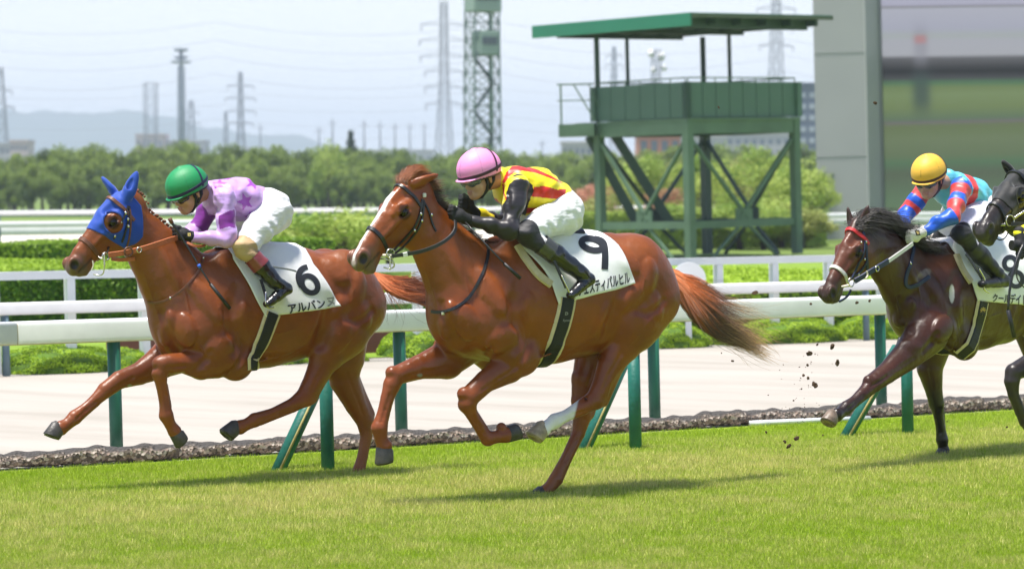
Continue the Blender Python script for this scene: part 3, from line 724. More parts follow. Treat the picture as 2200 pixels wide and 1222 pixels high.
BLAZE = [(841,418),(824,424),(812,442),(803,470),(797,490),(790,505),(775,530),(762,546),(750,560),(768,562),(778,545),(800,520),(808,500),(815,475),(826,450),(842,432)]
def marks9(c,Vv,px,near,H,inh):
    w = .012+.005*np.sin(H[:,0]*9)+.012*smooth01((.16-H[:,0])/.05)*0; bl = inh*(H[:,0] > .12)*(H[:,2] > -.09)*smooth01((w+.006-np.abs(H[:,1]+.004*np.sin(H[:,0]*20)))/.006)
    c = lerpc(c, bl*smooth01((H[:,0]-.12)/.02), (.80,.78,.75)); c = lerpc(c, inh*smooth01((.032-np.linalg.norm(H-[.64,.0,-.09],axis=1))/.015), (.62,.50,.47), .7)
    sock = (Vv[:,1] < -.03)*(px[:,0] > 1130)*(px[:,1] > 850)*(px[:,1] < 940)*smooth01((1240-(px[:,1]-880)*.25-px[:,0])/5); c = lerpc(c, sock, (.86,.84,.80))
    for (x,y,r_) in ((902,806,7),(1188,926,6)): c = lerpc(c, smooth01((r_-np.hypot(px[:,0]-x,(px[:,1]-y)*1.6))/2), (.3,.27,.22))
    return lerpc(c, smooth01((.42-Vv[:,2])/.3)*(1-sock)*.35, (.34,.14,.055))
rig9 = Rig((*gp(1180,1066)[:2],0))
HORSE9 = horse(dict(rig=rig9,label='chestnut racehorse with a white blaze and number 9 cloth galloping in the middle',coat=(.245,.059,.0095),matname='chestnut_coat',
    poll=(872,382),muz=(766,560),hl=.65,zd=1.20,ys=.97,mouth=.012,marks=marks9,
    ears=[((-.0,.058,-.035),(-.150,.085,-.085),.042,(-.2,-.5,1)),((-.0,-.058,-.03),(-.15,-.08,-.05),.040,(-.2,.5,1))],
    legs=[dict(s=nl,p=[(1108,765,46,.8),(1092,787,36,.85),(1043,819,24,.85),(1008,852,22,.95),(1004,868,20,.95),(1013,888,13.5),(1035,925,12.5),(1048,941,16.5),(1068,938,13),(1086,934,17)],knob=[(997,846,15),(1077,918,11)],bone=[((1021,886),(1043,920),6)]),
      dict(s=fl,p=[(985,740,56,.8),(960,772,42,.8),(902,788,26,.85),(852,806,20,.95),(842,826,18.5,.95),(832,855,14.5),(823,890,13.5),(815,919,18),(819,943,14),(825,957,18)],knob=[(842,800,14)],bone=[((840,850),(828,900),7)]),
      dict(s=nl,p=[(1362,690,66,.75),(1338,735,46,.75),(1310,785,29,.8),(1292,828,22,.85),(1280,857,23,.75),(1252,873,17,.85),(1215,893,12.5),(1192,904,16.5),(1178,914,13.5),(1168,921,17)],bone=[((1258,884),(1203,904),6)],ach=((1330,790),(1298,862))),
      dict(s=fl,p=[(1330,690,70,.8),(1288,760,60,.75),(1262,815,38,.8),(1250,860,25,.85),(1251,892,22,.8),(1243,930,15,.85),(1218,982,13),(1195,1028,16),(1180,1047,13.5),(1168,1058,16)],ach=((1285,830),(1268,888)))],
    hooves=[((827,962),(832,990),(-33,26),fl,hoofd,.052),((1090,932),(1108,920),(37,25),nl,hoofd,.048),((1165,921),(1153,943),(-50,-5),nl,hoofp,.052),((1165,1060),(1157,1074),(-40,3),fl,hoofd,.05)],
    cuts=[[(1112,788),(1075,812),(1035,838)],[(1335,760),(1308,806),(1294,838)],[(1262,882),(1232,890),(1203,902)],[(960,788),(905,800),(868,812)],[(838,848),(828,880),(820,905)],[(1016,892),(1030,915),(1040,932)],[(1255,900),(1240,945),(1215,990)],[(1275,790),(1262,830),(1258,860)]],
    veins=[[(1052,560),(1040,600),(1036,640)],[(1130,640),(1124,680),(1135,720)],[(1335,790),(1312,820),(1305,850)],[(880,780),(920,790),(950,786)],[(1302,700),(1285,770),(1272,820)]]))
rig6 = Rig((*gp(600,1031)[:2],0))
HORSE6 = horse(dict(rig=rig6,map=mapper(566,660,.946,.946),rs=.93,label='chestnut racehorse in a blue hood with number 6 cloth, leading at the left',coat=(.240,.062,.0115),matname='chestnut_coat',
    trunk=[(404,690,0,86,.72),(455,668,0,112,.68),(510,663,0,129,.69),(566,657,0,130,.70),(625,651,0,122,.75),(682,645,0,104,.80),(733,632,0,82,1.0),(764,645,0,60,1.1)],
    neck=[(282,484,0,43,.48),(308,513,0,52,.48),(337,549,0,62,.5),(370,592,0,78,.54),(402,640,0,92,.58),(440,652,0,104,.62)],
    poll=(251,411),muz=(154,572),hl=.60,zd=1.14,ys=.92,
    ears=[((-.0,.055,-.05),(-.162,.080,.012),.036,(.5,.6,.6)),((-.0,-.055,-.02),(-.02,-.098,.080),.031,(.9,-.2,.2))],
    legs=[dict(s=nl,p=[(458,772,42,.8),(432,782,33,.85),(390,778,22,.85),(350,783,21,.95),(343,802,17,.95),(347,828,12),(354,868,11.5),(357,892,15.5),(366,912,12),(375,926,15)],knob=[(340,780,13)],bone=[((356,828),(364,872),5)]),
      dict(s=fl,p=[(395,745,56,.8),(345,778,36,.8),(300,802,24,.85),(256,816,19,.9),(226,838,17,.95),(206,858,13),(186,876,12),(161,896,15.5),(144,911,12.5),(131,919,16)],knob=[(232,830,12)],bone=[((207,868),(172,898),5.5)]),
      dict(s=nl,p=[(735,715,60,.75),(704,755,44,.75),(686,795,28,.8),(668,828,22,.85),(656,852,22,.75),(630,869,15.5,.85),(586,888,12),(547,902,15.5),(530,911,12.5),(516,917,16)],bone=[((630,880),(560,908),5.5)],ach=((700,800),(672,856))),
      dict(s=fl,p=[(735,700,66,.8),(735,765,54,.75),(740,815,35,.8),(764,868,25,.85),(784,903,21,.8),(787,935,14,.85),(779,980,12),(771,1010,14.5),(766,1022,12.5),(762,1028,14)],ach=((765,815),(796,888)))],
    hooves=[((124,919),(117,939),(-45,3),fl,hoofd,.05),((379,929),(394,944),(-15,34),nl,hoofd,.046),((505,919),(491,938),(-42,-6),nl,hoofd,.05),((761,1031),(756,1042),(-40,3),fl,hoofd,.048)],
    cuts=[[(445,790),(398,786),(362,788)],[(350,822),(356,850),(360,882)],[(335,790),(285,812),(240,838)],[(208,862),(186,880),(166,898)],[(700,780),(682,812),(670,838)],[(640,872),(600,888),(555,904)],[(745,800),(765,850),(780,890)],[(788,925),(784,960),(774,1000)]],
    marks=lambda c,Vv,px,near,H,inh: lerpc(lerpc(c, smooth01((6-np.hypot(px[:,0]-279,(px[:,1]-828)*1.6))/2), (.3,.27,.22)), smooth01((.42-Vv[:,2])/.3)*.35, (.34,.14,.055))))
rig8 = Rig((*gp(2090,977)[:2],0),yaw=math.radians(12))
m8 = mapper(1912,755,.72,.866,921,785)
def points8(c,Vv,px,near,H,inh):
    c = lerpc(c, smooth01((.62-Vv[:,2])/.25), (.012,.010,.010), .95); c = lerpc(c, inh*smooth01((H[:,2]+.05)/.05)*.0, (.02,.01,.01)); c = lerpc(c, smooth01((Vv[:,2]-1.45)/.12)*(1-inh), (.03,.014,.010), .6)
    c = lerpc(c, inh*smooth01((H[:,0]-.02)/.1)*smooth01((.5-H[:,0])/.1), (.17,.05,.022), .7)
    return c
def marks8(c,Vv,px,near,H,inh):
    e = ((px[:,0]-2045)/6)**2+((px[:,1]-631)/21)**2; c = lerpc(c, near*smooth01((1.1-e)/.4), (.62,.60,.56))
    e = ((px[:,0]-1984-(px[:,1]-592)*-.6)/15)**2+((px[:,1]-592)/17)**2; c = lerpc(c, near*smooth01((1.1-e)/.6)*(.5+.5*vnoise(Vv,90,2)), (.40,.34,.31), .7)
    return c
HORSE8 = horse(dict(rig=rig8,map=m8,rs=.866,label='dark bay racehorse with a red browband, white noseband and number 8 cloth, at the right',coat=(.068,.021,.009),matname='bay_coat',muzzle=(.05,.035,.03),
    neck=[(1850,500,0,36,.5),(1876,524,0,46,.48),(1906,556,0,57,.48),(1940,594,0,72,.5),(1975,632,0,84,.58),(2005,645,0,92,.62)],
    cuts=[[(1965,768),(1905,808),(1872,830)],[(1856,850),(1838,865),(1822,878)],[(1996,790),(2005,835)],[(2015,885),(2020,930)]],poll=(1836,478),muz=(1766,631),hl=.60,zd=1.12,ys=.92,marks=marks8,points=points8,
    ears=[((-.0,.052,-.035),(-.140,.068,.028),.033,(.5,.6,.6)),((-.0,-.052,-.03),(-.09,-.075,.055),.033,(.7,-.3,.6))],
    legs=[dict(s=nl,p=[(1995,712,50,.8),(1948,763,33,.85),(1906,800,23,.85),(1876,822,20,.95),(1860,840,15,.95),(1836,862,12),(1818,876,14.5),(1806,886,12),(1798,891,14.5)],knob=[(1866,818,12)],bone=[((1856,852),(1828,878),5)]),
      dict(s=fl,p=[(2005,730,50,.8),(1998,790,31,.85),(2007,842,19,.9),(2012,866,17,.95),(2016,890,11.5),(2021,920,11),(2024,944,14),(2026,958,11.5),(2027,966,14)],knob=[(2004,838,12)],bone=[((2024,880),(2028,930),5)]),
      dict(s=nl,p=[(2235,690,57,.75),(2250,735,40,.75),(2270,775,25,.8),(2290,800,19,.85),(2300,815,18),(2312,850,12),(2320,880,14),(2330,892,13)]),
      dict(s=fl,p=[(2225,700,60,.8),(2235,760,44,.75),(2262,815,26,.8),(2285,860,18,.85),(2292,890,13),(2300,930,13),(2306,944,13)])],
    hooves=[((1789,894),(1782,911),(-44,-8),nl,hoofm,.05),((2027,969),(2026,979),(-30,2),fl,hoofd,.046),((2336,900),(2350,916),(-10,30),nl,hoofd,.05),((2310,950),(2320,966),(-20,20),fl,hoofd,.046)]))
mk = mapper(2172,805,.98,.98,848,808)
rigk = Rig((*gp(2490,1057)[:2],0))
def mpts(L): return [(*mk(p[:2]),p[2]*.98,*p[3:]) for p in L]
HORSEK = horse(dict(rig=rigk,map=mk,rs=.98,label='black racehorse in a black hood, its head entering at the right edge',coat=(.030,.022,.020),matname='black_coat',muzzle=(.045,.038,.036),
    poll=(2189,362),muz=(2087,493),hl=.61,zd=1.18,ys=.95,
    ears=[((-.0,.055,-.04),(-.15,.08,.02),.036,(.5,.6,.6)),((-.0,-.055,-.03),(.02,-.085,.045),.025,(.9,-.2,.2))],
    legs=[dict(s=fl,p=mpts([(985,740,56,.8),(960,765,40,.8),(902,778,25,.85),(854,802,19,.95),(850,822,17,.95),(853,850,12.5),(868,888,12),(880,908,15.5),(890,925,13),(898,934,16)])),
      dict(s=nl,p=mpts([(1108,765,46,.8),(1092,787,36,.85),(1043,819,24,.85),(1008,852,22,.95),(1004,868,20,.95),(1013,888,13.5),(1035,925,12.5),(1048,941,16.5),(1068,938,13),(1086,934,17)])),
      dict(s=nl,p=mpts([(1362,690,66,.75),(1338,735,46,.75),(1310,785,29,.8),(1292,828,22,.85),(1280,857,23,.75),(1252,873,17,.85),(1215,893,12.5),(1192,904,16.5),(1168,921,17)])),
      dict(s=fl,p=mpts([(1330,690,70,.8),(1288,760,60,.75),(1262,815,38,.8),(1250,860,25,.85),(1251,892,22,.8),(1243,930,15,.85),(1218,982,13),(1195,1028,16),(1168,1058,16)]))],
    hooves=[(mk((902,940)),mk((914,958)),(-18,30),fl,hoofd,.05),(mk((1090,932)),mk((1108,920)),(37,25),nl,hoofd,.048),(mk((1165,921)),mk((1153,943)),(-50,-5),nl,hoofd,.052),(mk((1165,1060)),mk((1157,1074)),(-40,3),fl,hoofd,.05)]))

# ------------------------------------------------------------------ horse 9: tack
def tack9(h):
    rig,root,S,M = h['rig'],h['root'],h['S'],h['M']; eyes(rig,root,M)
    k = leather_k
    ns = headloop(S,M,.405)
    strip(S,rig,ns,.026,.007,.002,k,'noseband',root,closed=True,sm=1)
    strip(S,rig,headloop(S,M,.075,slope=.0,a0=-.5,a1=math.pi+.5),.022,.007,.002,k,'browband',root)
    strip(S,rig,[(906,428),(903,455),(893,485),(872,510),(856,524),(842,540,-.115)],.015,.006,.003,k,'cheekpiece',root)
    strip(S,rig,[(909,430),(907,470),(893,500),(874,522),(848,544,-.12)],.014,.006,.003,k,'cheekpiece',root)
    strip(S,rig,[(908,432),(922,455),(926,478),(936,497)],.013,.006,.004,k,'throat_latch',root)
    for x,y in ((903,460),(905,474),(890,494),(926,462),(862,533)): 
        r = S.hit(x,y)
        if r: mb = MB(); mb.sphere(r[0]+r[1]*.010,.0085,8,6,(1,.6,1.2)); mb.build('buckle',steel,root,True)
    mb = MB(); r = S.hit(909,421); 
    if r: mb.box(r[0]+r[1]*.012,(.022,.014,.026)); mb.build('browband_rosette',white_p,root,bevel=.005)
    ringmesh(rig,(839,545),.028,.0045,steel,'bit_ring',root,-.115)
    tubepath(rig,[(822,549,-.09),(841,549,-.118)],.0095,ivory,'bit_tube',root)
    tubepath(rig,[(818,556,-.07),(832,557,-.11),(847,564,-.118),(847,574,-.11),(836,578,-.09),(824,574,-.07)],.0045,steel,'bit_ring',root)
    tubepath(rig,[(838,552,-.12),(838,580,-.12)],.005,steel,'bit_shank',root)
    # reins, running from the bit to the fists, and the neck strap
    rp = [(843,550,-.125),(868,547,-.15),(905,541,-.19),(940,528,-.20),(965,512,-.19),(980,494,-.17),(978,474,-.12)]
    o = strip(None,rig,rp,.024,.006,0,k,'rein',root); strip(None,rig,[(866,548,-.152),(875,546,-.16)],.028,.009,.0,white_p,'rein_wrap',o)
    strip(None,rig,[(838,551,.09),(880,545,.16),(950,515,.15),(1000,470,.1)],.022,.006,0,k,'rein',root)
    strip(S,rig,[(1046,526),(1049,545),(1046,560),(1040,580),(1030,603),(1016,628),(1000,648),(980,661),(958,669),(940,671),(928,669)],.020,.006,.004,k,'breast_strap',root)
    for x,y in ((1046,520),(955,673)):
        r = S.hit(x,y)
        if r: mb = MB(); mb.box(r[0]+r[1]*.012,(.024,.012,.02)); mb.build('buckle',steel,root,bevel=.003)
    girth(S,rig,root,[(1219,640),(1214,670),(1206,700),(1196,730),(1184,757),(1173,777)],.125,.085)
    strip(S,rig,[(1110,528),(1125,552),(1142,577),(1160,597),(1182,611)],.05,.018,.004,creamm,'saddle_pad',root)
    cl,bvh = saddle_cloth(S,rig,root,[(1104,519),(1120,535),(1145,557),(1165,580),(1182,608),(1198,653)],[(1290,503),(1318,521),(1334,540),(1344,560),(1354,585),(1362,611)],[(1098,512),(1268,499)])
    # the number and the name
    mp = lambda L: [(1020+x/3.594,460+y/3.594) for x,y in L]
    el = [(905+84*math.cos(a)+8*math.sin(a),236+46*math.sin(a)+12*math.cos(a)) for a in np.linspace(0,2*math.pi,13)[:-1]]
    ink_path(rig,bvh,mp(el),13.5,'digit_nine',cl,closed=True)
    ink_path(rig,bvh,mp([(920,193),(975,206),(1000,235),(1005,300),(1004,360),(1001,428)]),14,'digit_nine',cl,lift=.0036)
    ink_text(rig,bvh,'フェスティバルヒル',mp([(790,540),(1190,440),(1200,535),(800,640)]),'name_lettering',cl,bold=.028)
    # saddle
    st = SDF(rig,rig.L(1100,530,0)-[.1,.3,.1],rig.L(1240,490,0)+[.2,.3,.15],.006)
    a,b,c = rig.L(1130,508,0),rig.L(1180,512,0),rig.L(1232,500,0)
    st.chain([(*a,.05,1.6),(*b,.035,2.4),(*c,.04,2.8)],k=.02); Vv,F = st.mesh(); fast_mesh('saddle',Vv,F,leather_k,root,True)
    # stirrup leather and iron
    strip(None,rig,[(1190,560,-.36),(1204,590,-.37),(1216,618,-.37)],.022,.005,0,k,'stirrup_leather',root)
    tubepath(rig,[(1207,592,-.385),(1216,612,-.40),(1227,636,-.40),(1236,641,-.40)],.006,steel,'stirrup_iron',root)
    # tail, mane, forelock
    hm = mat('chestnut_hair',rough=.5,attr='Col',spec=.4,sheen=.2)
    def tc(g,i):
        a = np.array([.66,.18,.045]); b = np.array([.11,.045,.025]); c = np.array([.62,.38,.19]); v = .7+.6*((i*37)%17)/17
        return (a*(1-smooth01((g-.18)/.3))+b*smooth01((g-.18)/.3) if g < .62 else b*(1-smooth01((g-.64)/.25))+c*smooth01((g-.64)/.25))*v
    tailhair(rig,[(1436,583,0,10),(1462,606,0,26),(1486,640,0,42),(1512,676,.02,40),(1548,704,.05,34),(1598,726,.08,30),(1652,756,.1,26)],1700,.055,5,tc,None,hm,root,wid=.0017)
    tailhair(rig,[(1450,592,0,8),(1500,620,0,30),(1560,665,.02,38),(1650,700,.05,60)],520,.10,8,tc,None,hm,root,wid=.0010,name='tail_flyaway_hair')
    r = np.random.default_rng(3); st_ = []; cl_ = []
    for i in range(2200):         # mane along the crest
        t = r.uniform(); x = np.interp(t,[0,.3,.6,.8,1],[893,915,945,975,1065]); y = np.interp(t,[0,.3,.6,.8,1],[385,405,441,470,522])
        P = rig.L(x,y,0); q = S.march(np.array([P[0],0,P[2]+.5]),np.array([0,0,-1.]),1.0)
        P = q if q is not None else P; P = P-[0,0,.012]; L = r.uniform(.03,.085)*(1 if t < .7 else .7); d = np.array([.75,r.normal(.15,.45),.55+r.normal(0,.15)]); 
        st_.append([P+d*L*u+np.array([.04,0,-.05])*u*u*L/.1*.6 for u in np.linspace(0,1,6)]); v = r.uniform(.6,1.3); c0 = np.array([.16,.06,.025]) if t < .45 else np.array([.06,.03,.02]); cl_.append([c0*v]*6)
    hair('mane',hm,root,st_,wid=.0013,cols=cl_)
    st_ = []; cl_ = []
    for i in range(1500):         # forelock blown back over the poll
        y0 = r.normal(0,.022); x0 = r.uniform(-.04,.055); L = r.uniform(.55,.95); q0,q1,q2,q3 = np.array([x0,y0,-.012]),np.array([x0-.02,y0*1.2+r.normal(0,.006),.030*L+r.normal(0,.004)]),np.array([x0-.075*L,y0*1.3+r.normal(0,.008),.024*L+r.normal(0,.006)]),np.array([x0-.125*L,y0*1.5+r.normal(0,.012),-.040+r.normal(0,.012)])
        st_.append([tx(M,(1-u)**3*q0+3*u*(1-u)**2*q1+3*u*u*(1-u)*q2+u**3*q3) for u in np.linspace(0,1,9)]); v = r.uniform(.65,1.35); cl_.append([np.array([.34,.115,.04])*v]*9)
    hair('forelock',hm,root,st_,wid=.0014,cols=cl_)
tack9(HORSE9)

# ------------------------------------------------------------------ riders
def sd3(P,a,b):
    a = np.array(a); b = np.array(b); d = b-a; t = np.clip((P-a)@d/(d@d),0,1); return np.linalg.norm(P-a-t[:,None]*d,axis=1)
def face_gear(rig, root, B, Mh, visor=False):
    X,Y,Z = [Mh[:3,i] for i in range(3)]; g = SDF(rig,Mh[:3,3]-.16,Mh[:3,3]+.16,.004); g.frame(Mh)
    g.chain([(.066,-.058,-.010,.022,1),(.094,-.034,-.014,.026,1),(.104,0,-.006,.018,1),(.094,.034,-.014,.026,1),(.066,.058,-.010,.022,1)],k=.006)
    Vv,F = g.mesh(); gl = fast_mesh('goggles',Vv,F,lens_m,root)
    L1 = loop(B,tx(Mh,(-.0,0,-.002)),X,Y,n=30,a0=.55,a1=2*math.pi-.55,maxr=.2); strip(B,rig,L1,.020,.003,.002,rubber,'goggle_strap',gl,sm=1)
    for sg in (1,-1):
        for pts,rr in (([(.02,sg*.082,.012),(.012,sg*.077,-.04),(.022,sg*.068,-.08),(.045,sg*.034,-.116),(.052,0,-.122)],[.007,.009,.011,.009,.007]),([(-.055,sg*.074,.012),(-.035,sg*.078,-.03),(.010,sg*.071,-.075)],[.010,.013,.010])):
            mb = MB(); mb.tube([tx(Mh,p) for p in pts],rr,6); mb.build('chin_strap',rubber,root,True)
    if visor:
        vs = []; fs = []; n = 12
        for i in range(n+1):
            a = -1.15+2.3*i/n
            for (r_,z) in ((.128,.004),(.133,-.05),(.128,-.095)): vs.append(tx(Mh,(.012+r_*math.cos(a)*1.05,r_*.80*math.sin(a),z)))
        for i in range(n):
            for j in range(2): a = i*3+j; fs.append((a,a+3,a+4,a+1))
        vm = MATS.get('clear_visor')
        if not vm:
            vm = mat('clear_visor',(.9,.92,.95),.05); nt = vm.node_tree; b = nt.nodes['Principled BSDF']; t = nt.nodes.new('ShaderNodeBsdfTransparent'); x = nt.nodes.new('ShaderNodeMixShader'); x.inputs[0].default_value = .06
            nt.links.new(t.outputs[0],x.inputs[1]); nt.links.new(b.outputs[0],x.inputs[2]); nt.links.new(x.outputs[0],[q for q in nt.nodes if q.type == 'OUTPUT_MATERIAL'][0].inputs[0])
        mesh_obj('visor',vs,fs,vm,root,True)
def rider(h, p):
    rig = h['rig']; s = rig.scale; L = rig.L; k = p.get('k',1.0)
    root = rig.root('jockey',label=p['label'],cat='person')
    Mh = manframe(rig,p['head'][:2],p['head'][2],p['hp'],yaw=p.get('hy',4))
    pts = [p[q] for q in ('sh','el','wr','hip','knee','ankle','heel','toe','shF','elF','wrF','kneeF')]
    P3 = [L(q[0],q[1],q[2]) for q in pts]+[L(*t[:3]) for t in p['torso']]; lo = np.min(P3,0)-[.2,.3,.16]; hi = np.max(P3,0)+[.2,.3,.2]; hi[2] = max(hi[2],Mh[2,3]+.2); lo[0] = min(lo[0],Mh[0,3]-.2)
    q = {n:np.array(L(*p[n])) for n in ('sh','el','wr','hip','knee','ankle','heel','toe','shF','elF','wrF','kneeF')}
    fl_ = lambda v: v*np.array([1,-1,1]); q['ankleF'],q['heelF'],q['toeF'],q['hipF'] = [fl_(q[n]) for n in ('ankle','heel','toe','hip')]
    kneeF = q['kneeF']
    B = SDF(rig,lo,hi,.0055); man_head(B,Mh); T = [(*L(*t[:3]),t[3],t[4]) for t in p['torso']]
    B.frame(); B.chain([(*tx(Mh,(-.03,0,-.05)),.050,1),(*L(*p['neckp']),.052,1)]+[(t[0],t[1],t[2],t[3]*.8,t[4]) for t in T],k=.02)
    for a in (('sh','el','wr','hip','knee','ankle','toe'),('shF','elF','wrF','hipF','kneeF','ankleF','toeF')):
        a = [q[n] for n in a]; B.chain([(*a[0],.045),(*a[1],.036),(*a[2],.024)],k=.015); B.chain([(*a[3],.08),(*a[4],.045),(*a[5],.028),(*(a[5]*.9+a[6]*.1),.018)],k=.015)
    def pb(Vv,n,px,near):
        c = np.tile(np.array([.50,.26,.155]),(len(Vv),1)); I = np.linalg.inv(Mh); H = Vv@I[:3,:3].T+I[:3,3]
        c = lerpc(c, smooth01((.016-np.abs(H[:,2]+.0755))/.008)*(H[:,0] > .092)*(np.abs(H[:,1]) < .024), (.40,.13,.10), .7)
        return lerpc(c, (H[:,0] < .02)&(H[:,2] > -.08)&(H[:,2] > -.03-.6*(H[:,0]))&(np.abs(H[:,1]) < .083), (.015,.012,.010))
    body = finish_body(B,'person',skinm,root,pb)
    J = SDF(rig,lo,hi,.0048); J.chain([(*T[0][:3],T[0][3],T[0][4])]+T[1:],k=.03,ki=.04)
    for a in (('sh','el','wr'),('shF','elF','wrF')):
        a = [q[n] for n in a]; m1 = a[0]*.5+a[1]*.5; J.chain([(*a[0],.074*k),(*m1,.061*k),(*a[1],.055*k),(*(a[1]*.5+a[2]*.5),.046*k),(*a[2],.034*k)],k=.025,ki=.02)
    ax = q['el']-q['sh']; ax /= np.linalg.norm(ax)
    J.wrinkle(.0055,[((1,.3,.25),34,.8),((.6,.2,1),46,.6),((1,-.4,-.5),61,.5)],p.get('seed',4)); J.frame()
    for g in p.get('folds',[]): J.groove(g,.02,.006,.02)
    for g in p.get('ridges',[]): J.ridge(g,.010,.005,.015)
    finish_body(J,'jersey',jk_cloth('racing_silks',.42),root,lambda V_,n,px,near: p['paint'](V_,n,px,near,q))
    R = SDF(rig,lo,hi,.006); hc = (q['hip']+q['hipF'])/2; R.chain([(*(L(*p['waist'])),.105,1.3),(*hc,.125,1.3)],k=.03); pr_ = p.get('shade',(.80,.80,.81))
    for a in (('hip','knee','ankle'),('hipF','kneeF','ankleF')):
        a = [q[n] for n in a]; R.ell(hc*[1,0,1]+[0,a[0][1]*.85,0],(.135,.12,.15),k=.03); m1 = a[0]*.45+a[1]*.55
        R.chain([(*(a[0]),.125*k),(*m1,.094*k),(*a[1],.070*k)],k=.03,ki=.02); R.chain([(*a[1],.068*k),(*(a[1]*.62+a[2]*.38),.050*k)],k=.02)
    R.wrinkle(.0045,[((.3,.2,1),60,.8),((1,.1,.9),44,.7),((1,0,-.4),80,.3)],6)
    def pr(Vv,n,px,near):
        c = np.tile(np.array(pr_),(len(Vv),1))
        for a,b,c0 in ((q['knee'],q['ankle'],q['hip']),(kneeF,q['ankleF'],q['hipF'])):
            d = (b-a)/np.linalg.norm(b-a); e = (c0-a)/np.linalg.norm(c0-a); t = (Vv-a)@d; u = (Vv-a)@e; side = (Vv[:,1]*a[1] > 0)
            c = lerpc(c, side&(u < p.get('kneeband',.035))&(t > -.10), p.get('kneecol',(.014,.014,.018)))
        return c
    finish_body(R,'breeches',mat('breeches_cloth',rough=.6,attr='Col',bump=.5,bscale=13,bdet=1.5,bdist=.02,sheen=.1,aniso=(1,1,2.6),var=.04,vscale=8),root,pr)
    for a in (('knee','ankle','heel','toe'),('kneeF','ankleF','heelF','toeF')):
        a = [q[n] for n in a]; t0 = a[0]*.70+a[1]*.30; d = (a[1]-a[0])/np.linalg.norm(a[1]-a[0]); lo2 = np.min([t0,*a[1:]],0)-.12; hi2 = np.max([t0,*a[1:]],0)+.12
        Bo = SDF(rig,lo2,hi2,.005); Bo.chain([(*(t0-d*.05),.064*k),(*(a[0]*.45+a[1]*.55),.061*k),(*(a[0]*.18+a[1]*.82),.050*k),(*a[1],.045*k)],k=.02,ki=.02)
        Bo.chain([(*a[1],.045*k),(*a[2],.040*k),(*(a[2]*.5+a[3]*.5),.034*k,1.1),(*a[3],.026*k,1.3)],k=.02,ki=.01)
        e = a[3]-a[2]; Bo.cap(a[2]+(a[2]-a[1])*.25,a[3]+(a[2]-a[1])*.1,.022*k,.018*k,1.5,k=.01)
        Bo.wrinkle(.0014,[((1,0,-.8),80,.6),((.8,0,1),110,.5)],9)
        def pbt(Vv,n,px,near):
            c = np.tile(np.array(p.get('boot',(.011,.011,.012))),(len(Vv),1)); return lerpc(c,((Vv-t0)@d < .075),p.get('cuff',(.028,.028,.024)))
        finish_body(Bo,'boot',mat(p.get('bootmat','patent_boots'),rough=p.get('bootr',.2),attr='Col',bump=.12,bscale=14,coat=.6 if p.get('bootr',.2) < .3 else .05,bdist=.012,spec=.5),root,pbt,keep=lambda P: (P-t0)@d > -.012)
    gm = p.get('glove',glovek); g1 = np.array(L(*p['hand'])); g2 = np.array(L(*p['handF'])); G = SDF(rig,np.minimum(g1,g2)-.14,np.maximum(g1,g2)+.16,.0045)
    for g_,w_,sd_ in ((g1,q['wr'],-1),(g2,q['wrF'],1)):
        f = g_-w_; f /= np.linalg.norm(f); up = np.array(p.get('up',(.1,0,1))); G.frame(); fist(G,g_,f,up,(0,sd_,.1),.045*k); e = w_+(w_-g_)*.15; G.chain([(*(g_-f*.02),.034*k),(*e,.036*k)],k=.02)
    ym = (g1[1]+g2[1])/2; g0 = None
    for kp in (lambda P: P[:,1] < ym, lambda P: P[:,1] > ym):
        Vv,F = G.mesh(keep=kp); 
        if len(F): o = fast_mesh('glove',Vv,F,gm,root); g0 = g0 or o
    if 'emblem' in p:
        r = G.hit(*p['emblem'][0]); 
        if r:
            t = np.cross(r[1],[0,0,1.]); t /= np.linalg.norm(t); u_ = np.cross(t,r[1]); pr2 = mat('emblem_gold',(.72,.55,.18),.5); mb = MB()
            Mm = Matrix(np.stack([t,u_,r[1]],1).tolist())
            mb.box(r[0]+r[1]*.003,(.034,.040,.004),Mm); e0 = mb.build('glove_label',rubber,g0,bevel=.001); mb = MB()
            for (x,y,w,h_) in ((0,.006,.020,.007),(-.006,-.002,.007,.014),(.006,-.004,.007,.012),(0,-.010,.013,.004)): mb.box(r[0]+r[1]*.0062+t*x+u_*y,(w,h_,.002),Mm)
            mb.build('emblem',pr2,e0)
    HS_,ho = helmet(rig,root,Mh,p['helmet'],p['band'])
    X,Y,Z = [Mh[:3,i] for i in range(3)]
    Cx = tx(Mh,(-.050,0,.03)); lp = [HS_.march(Cx+(Y*math.cos(a)+(Z*.97-X*.2)*math.sin(a))*.2,-(Y*math.cos(a)+(Z*.97-X*.2)*math.sin(a)),.2) for a in np.linspace(-.1,math.pi+.1,22)]; lp = [p_ for p_ in lp if p_ is not None]; strip(HS_,rig,lp,.015,.002,.0022,MATS['helmet_band_%d'%int(p['band'][2]*1000+p['band'][0]*100)],'helmet_band',ho,sm=1)
    face_gear(rig,root,B,Mh,visor=p.get('visor',True)); return dict(root=root,q=q,B=B,J=J)
def whip(rig, path, radii, label, flap, flapr=.010, ring=None):
    w = empty('whip',rig.o,rig.yaw,label=label,cat='whip')
    tubepath(rig,path,radii,leather_k,'shaft',w,sm=1); tubepath(rig,flap,[flapr,flapr*1.1],rubber,'flap',w,sm=0)
    if ring: tubepath(rig,ring[0],.011,mat('blue_tape',(.03,.12,.6),.5),'tape_ring',w,sm=0); tubepath(rig,ring[1],[.014,.012],leather_b,'handle',w,sm=0)
m2 = lambda P: [(920+x/4.7,300+y/4.7) for x,y in P]
RED,YEL,BLK = np.array([.60,.018,.012]),np.array([.86,.70,.008]),np.array([.016,.013,.017])
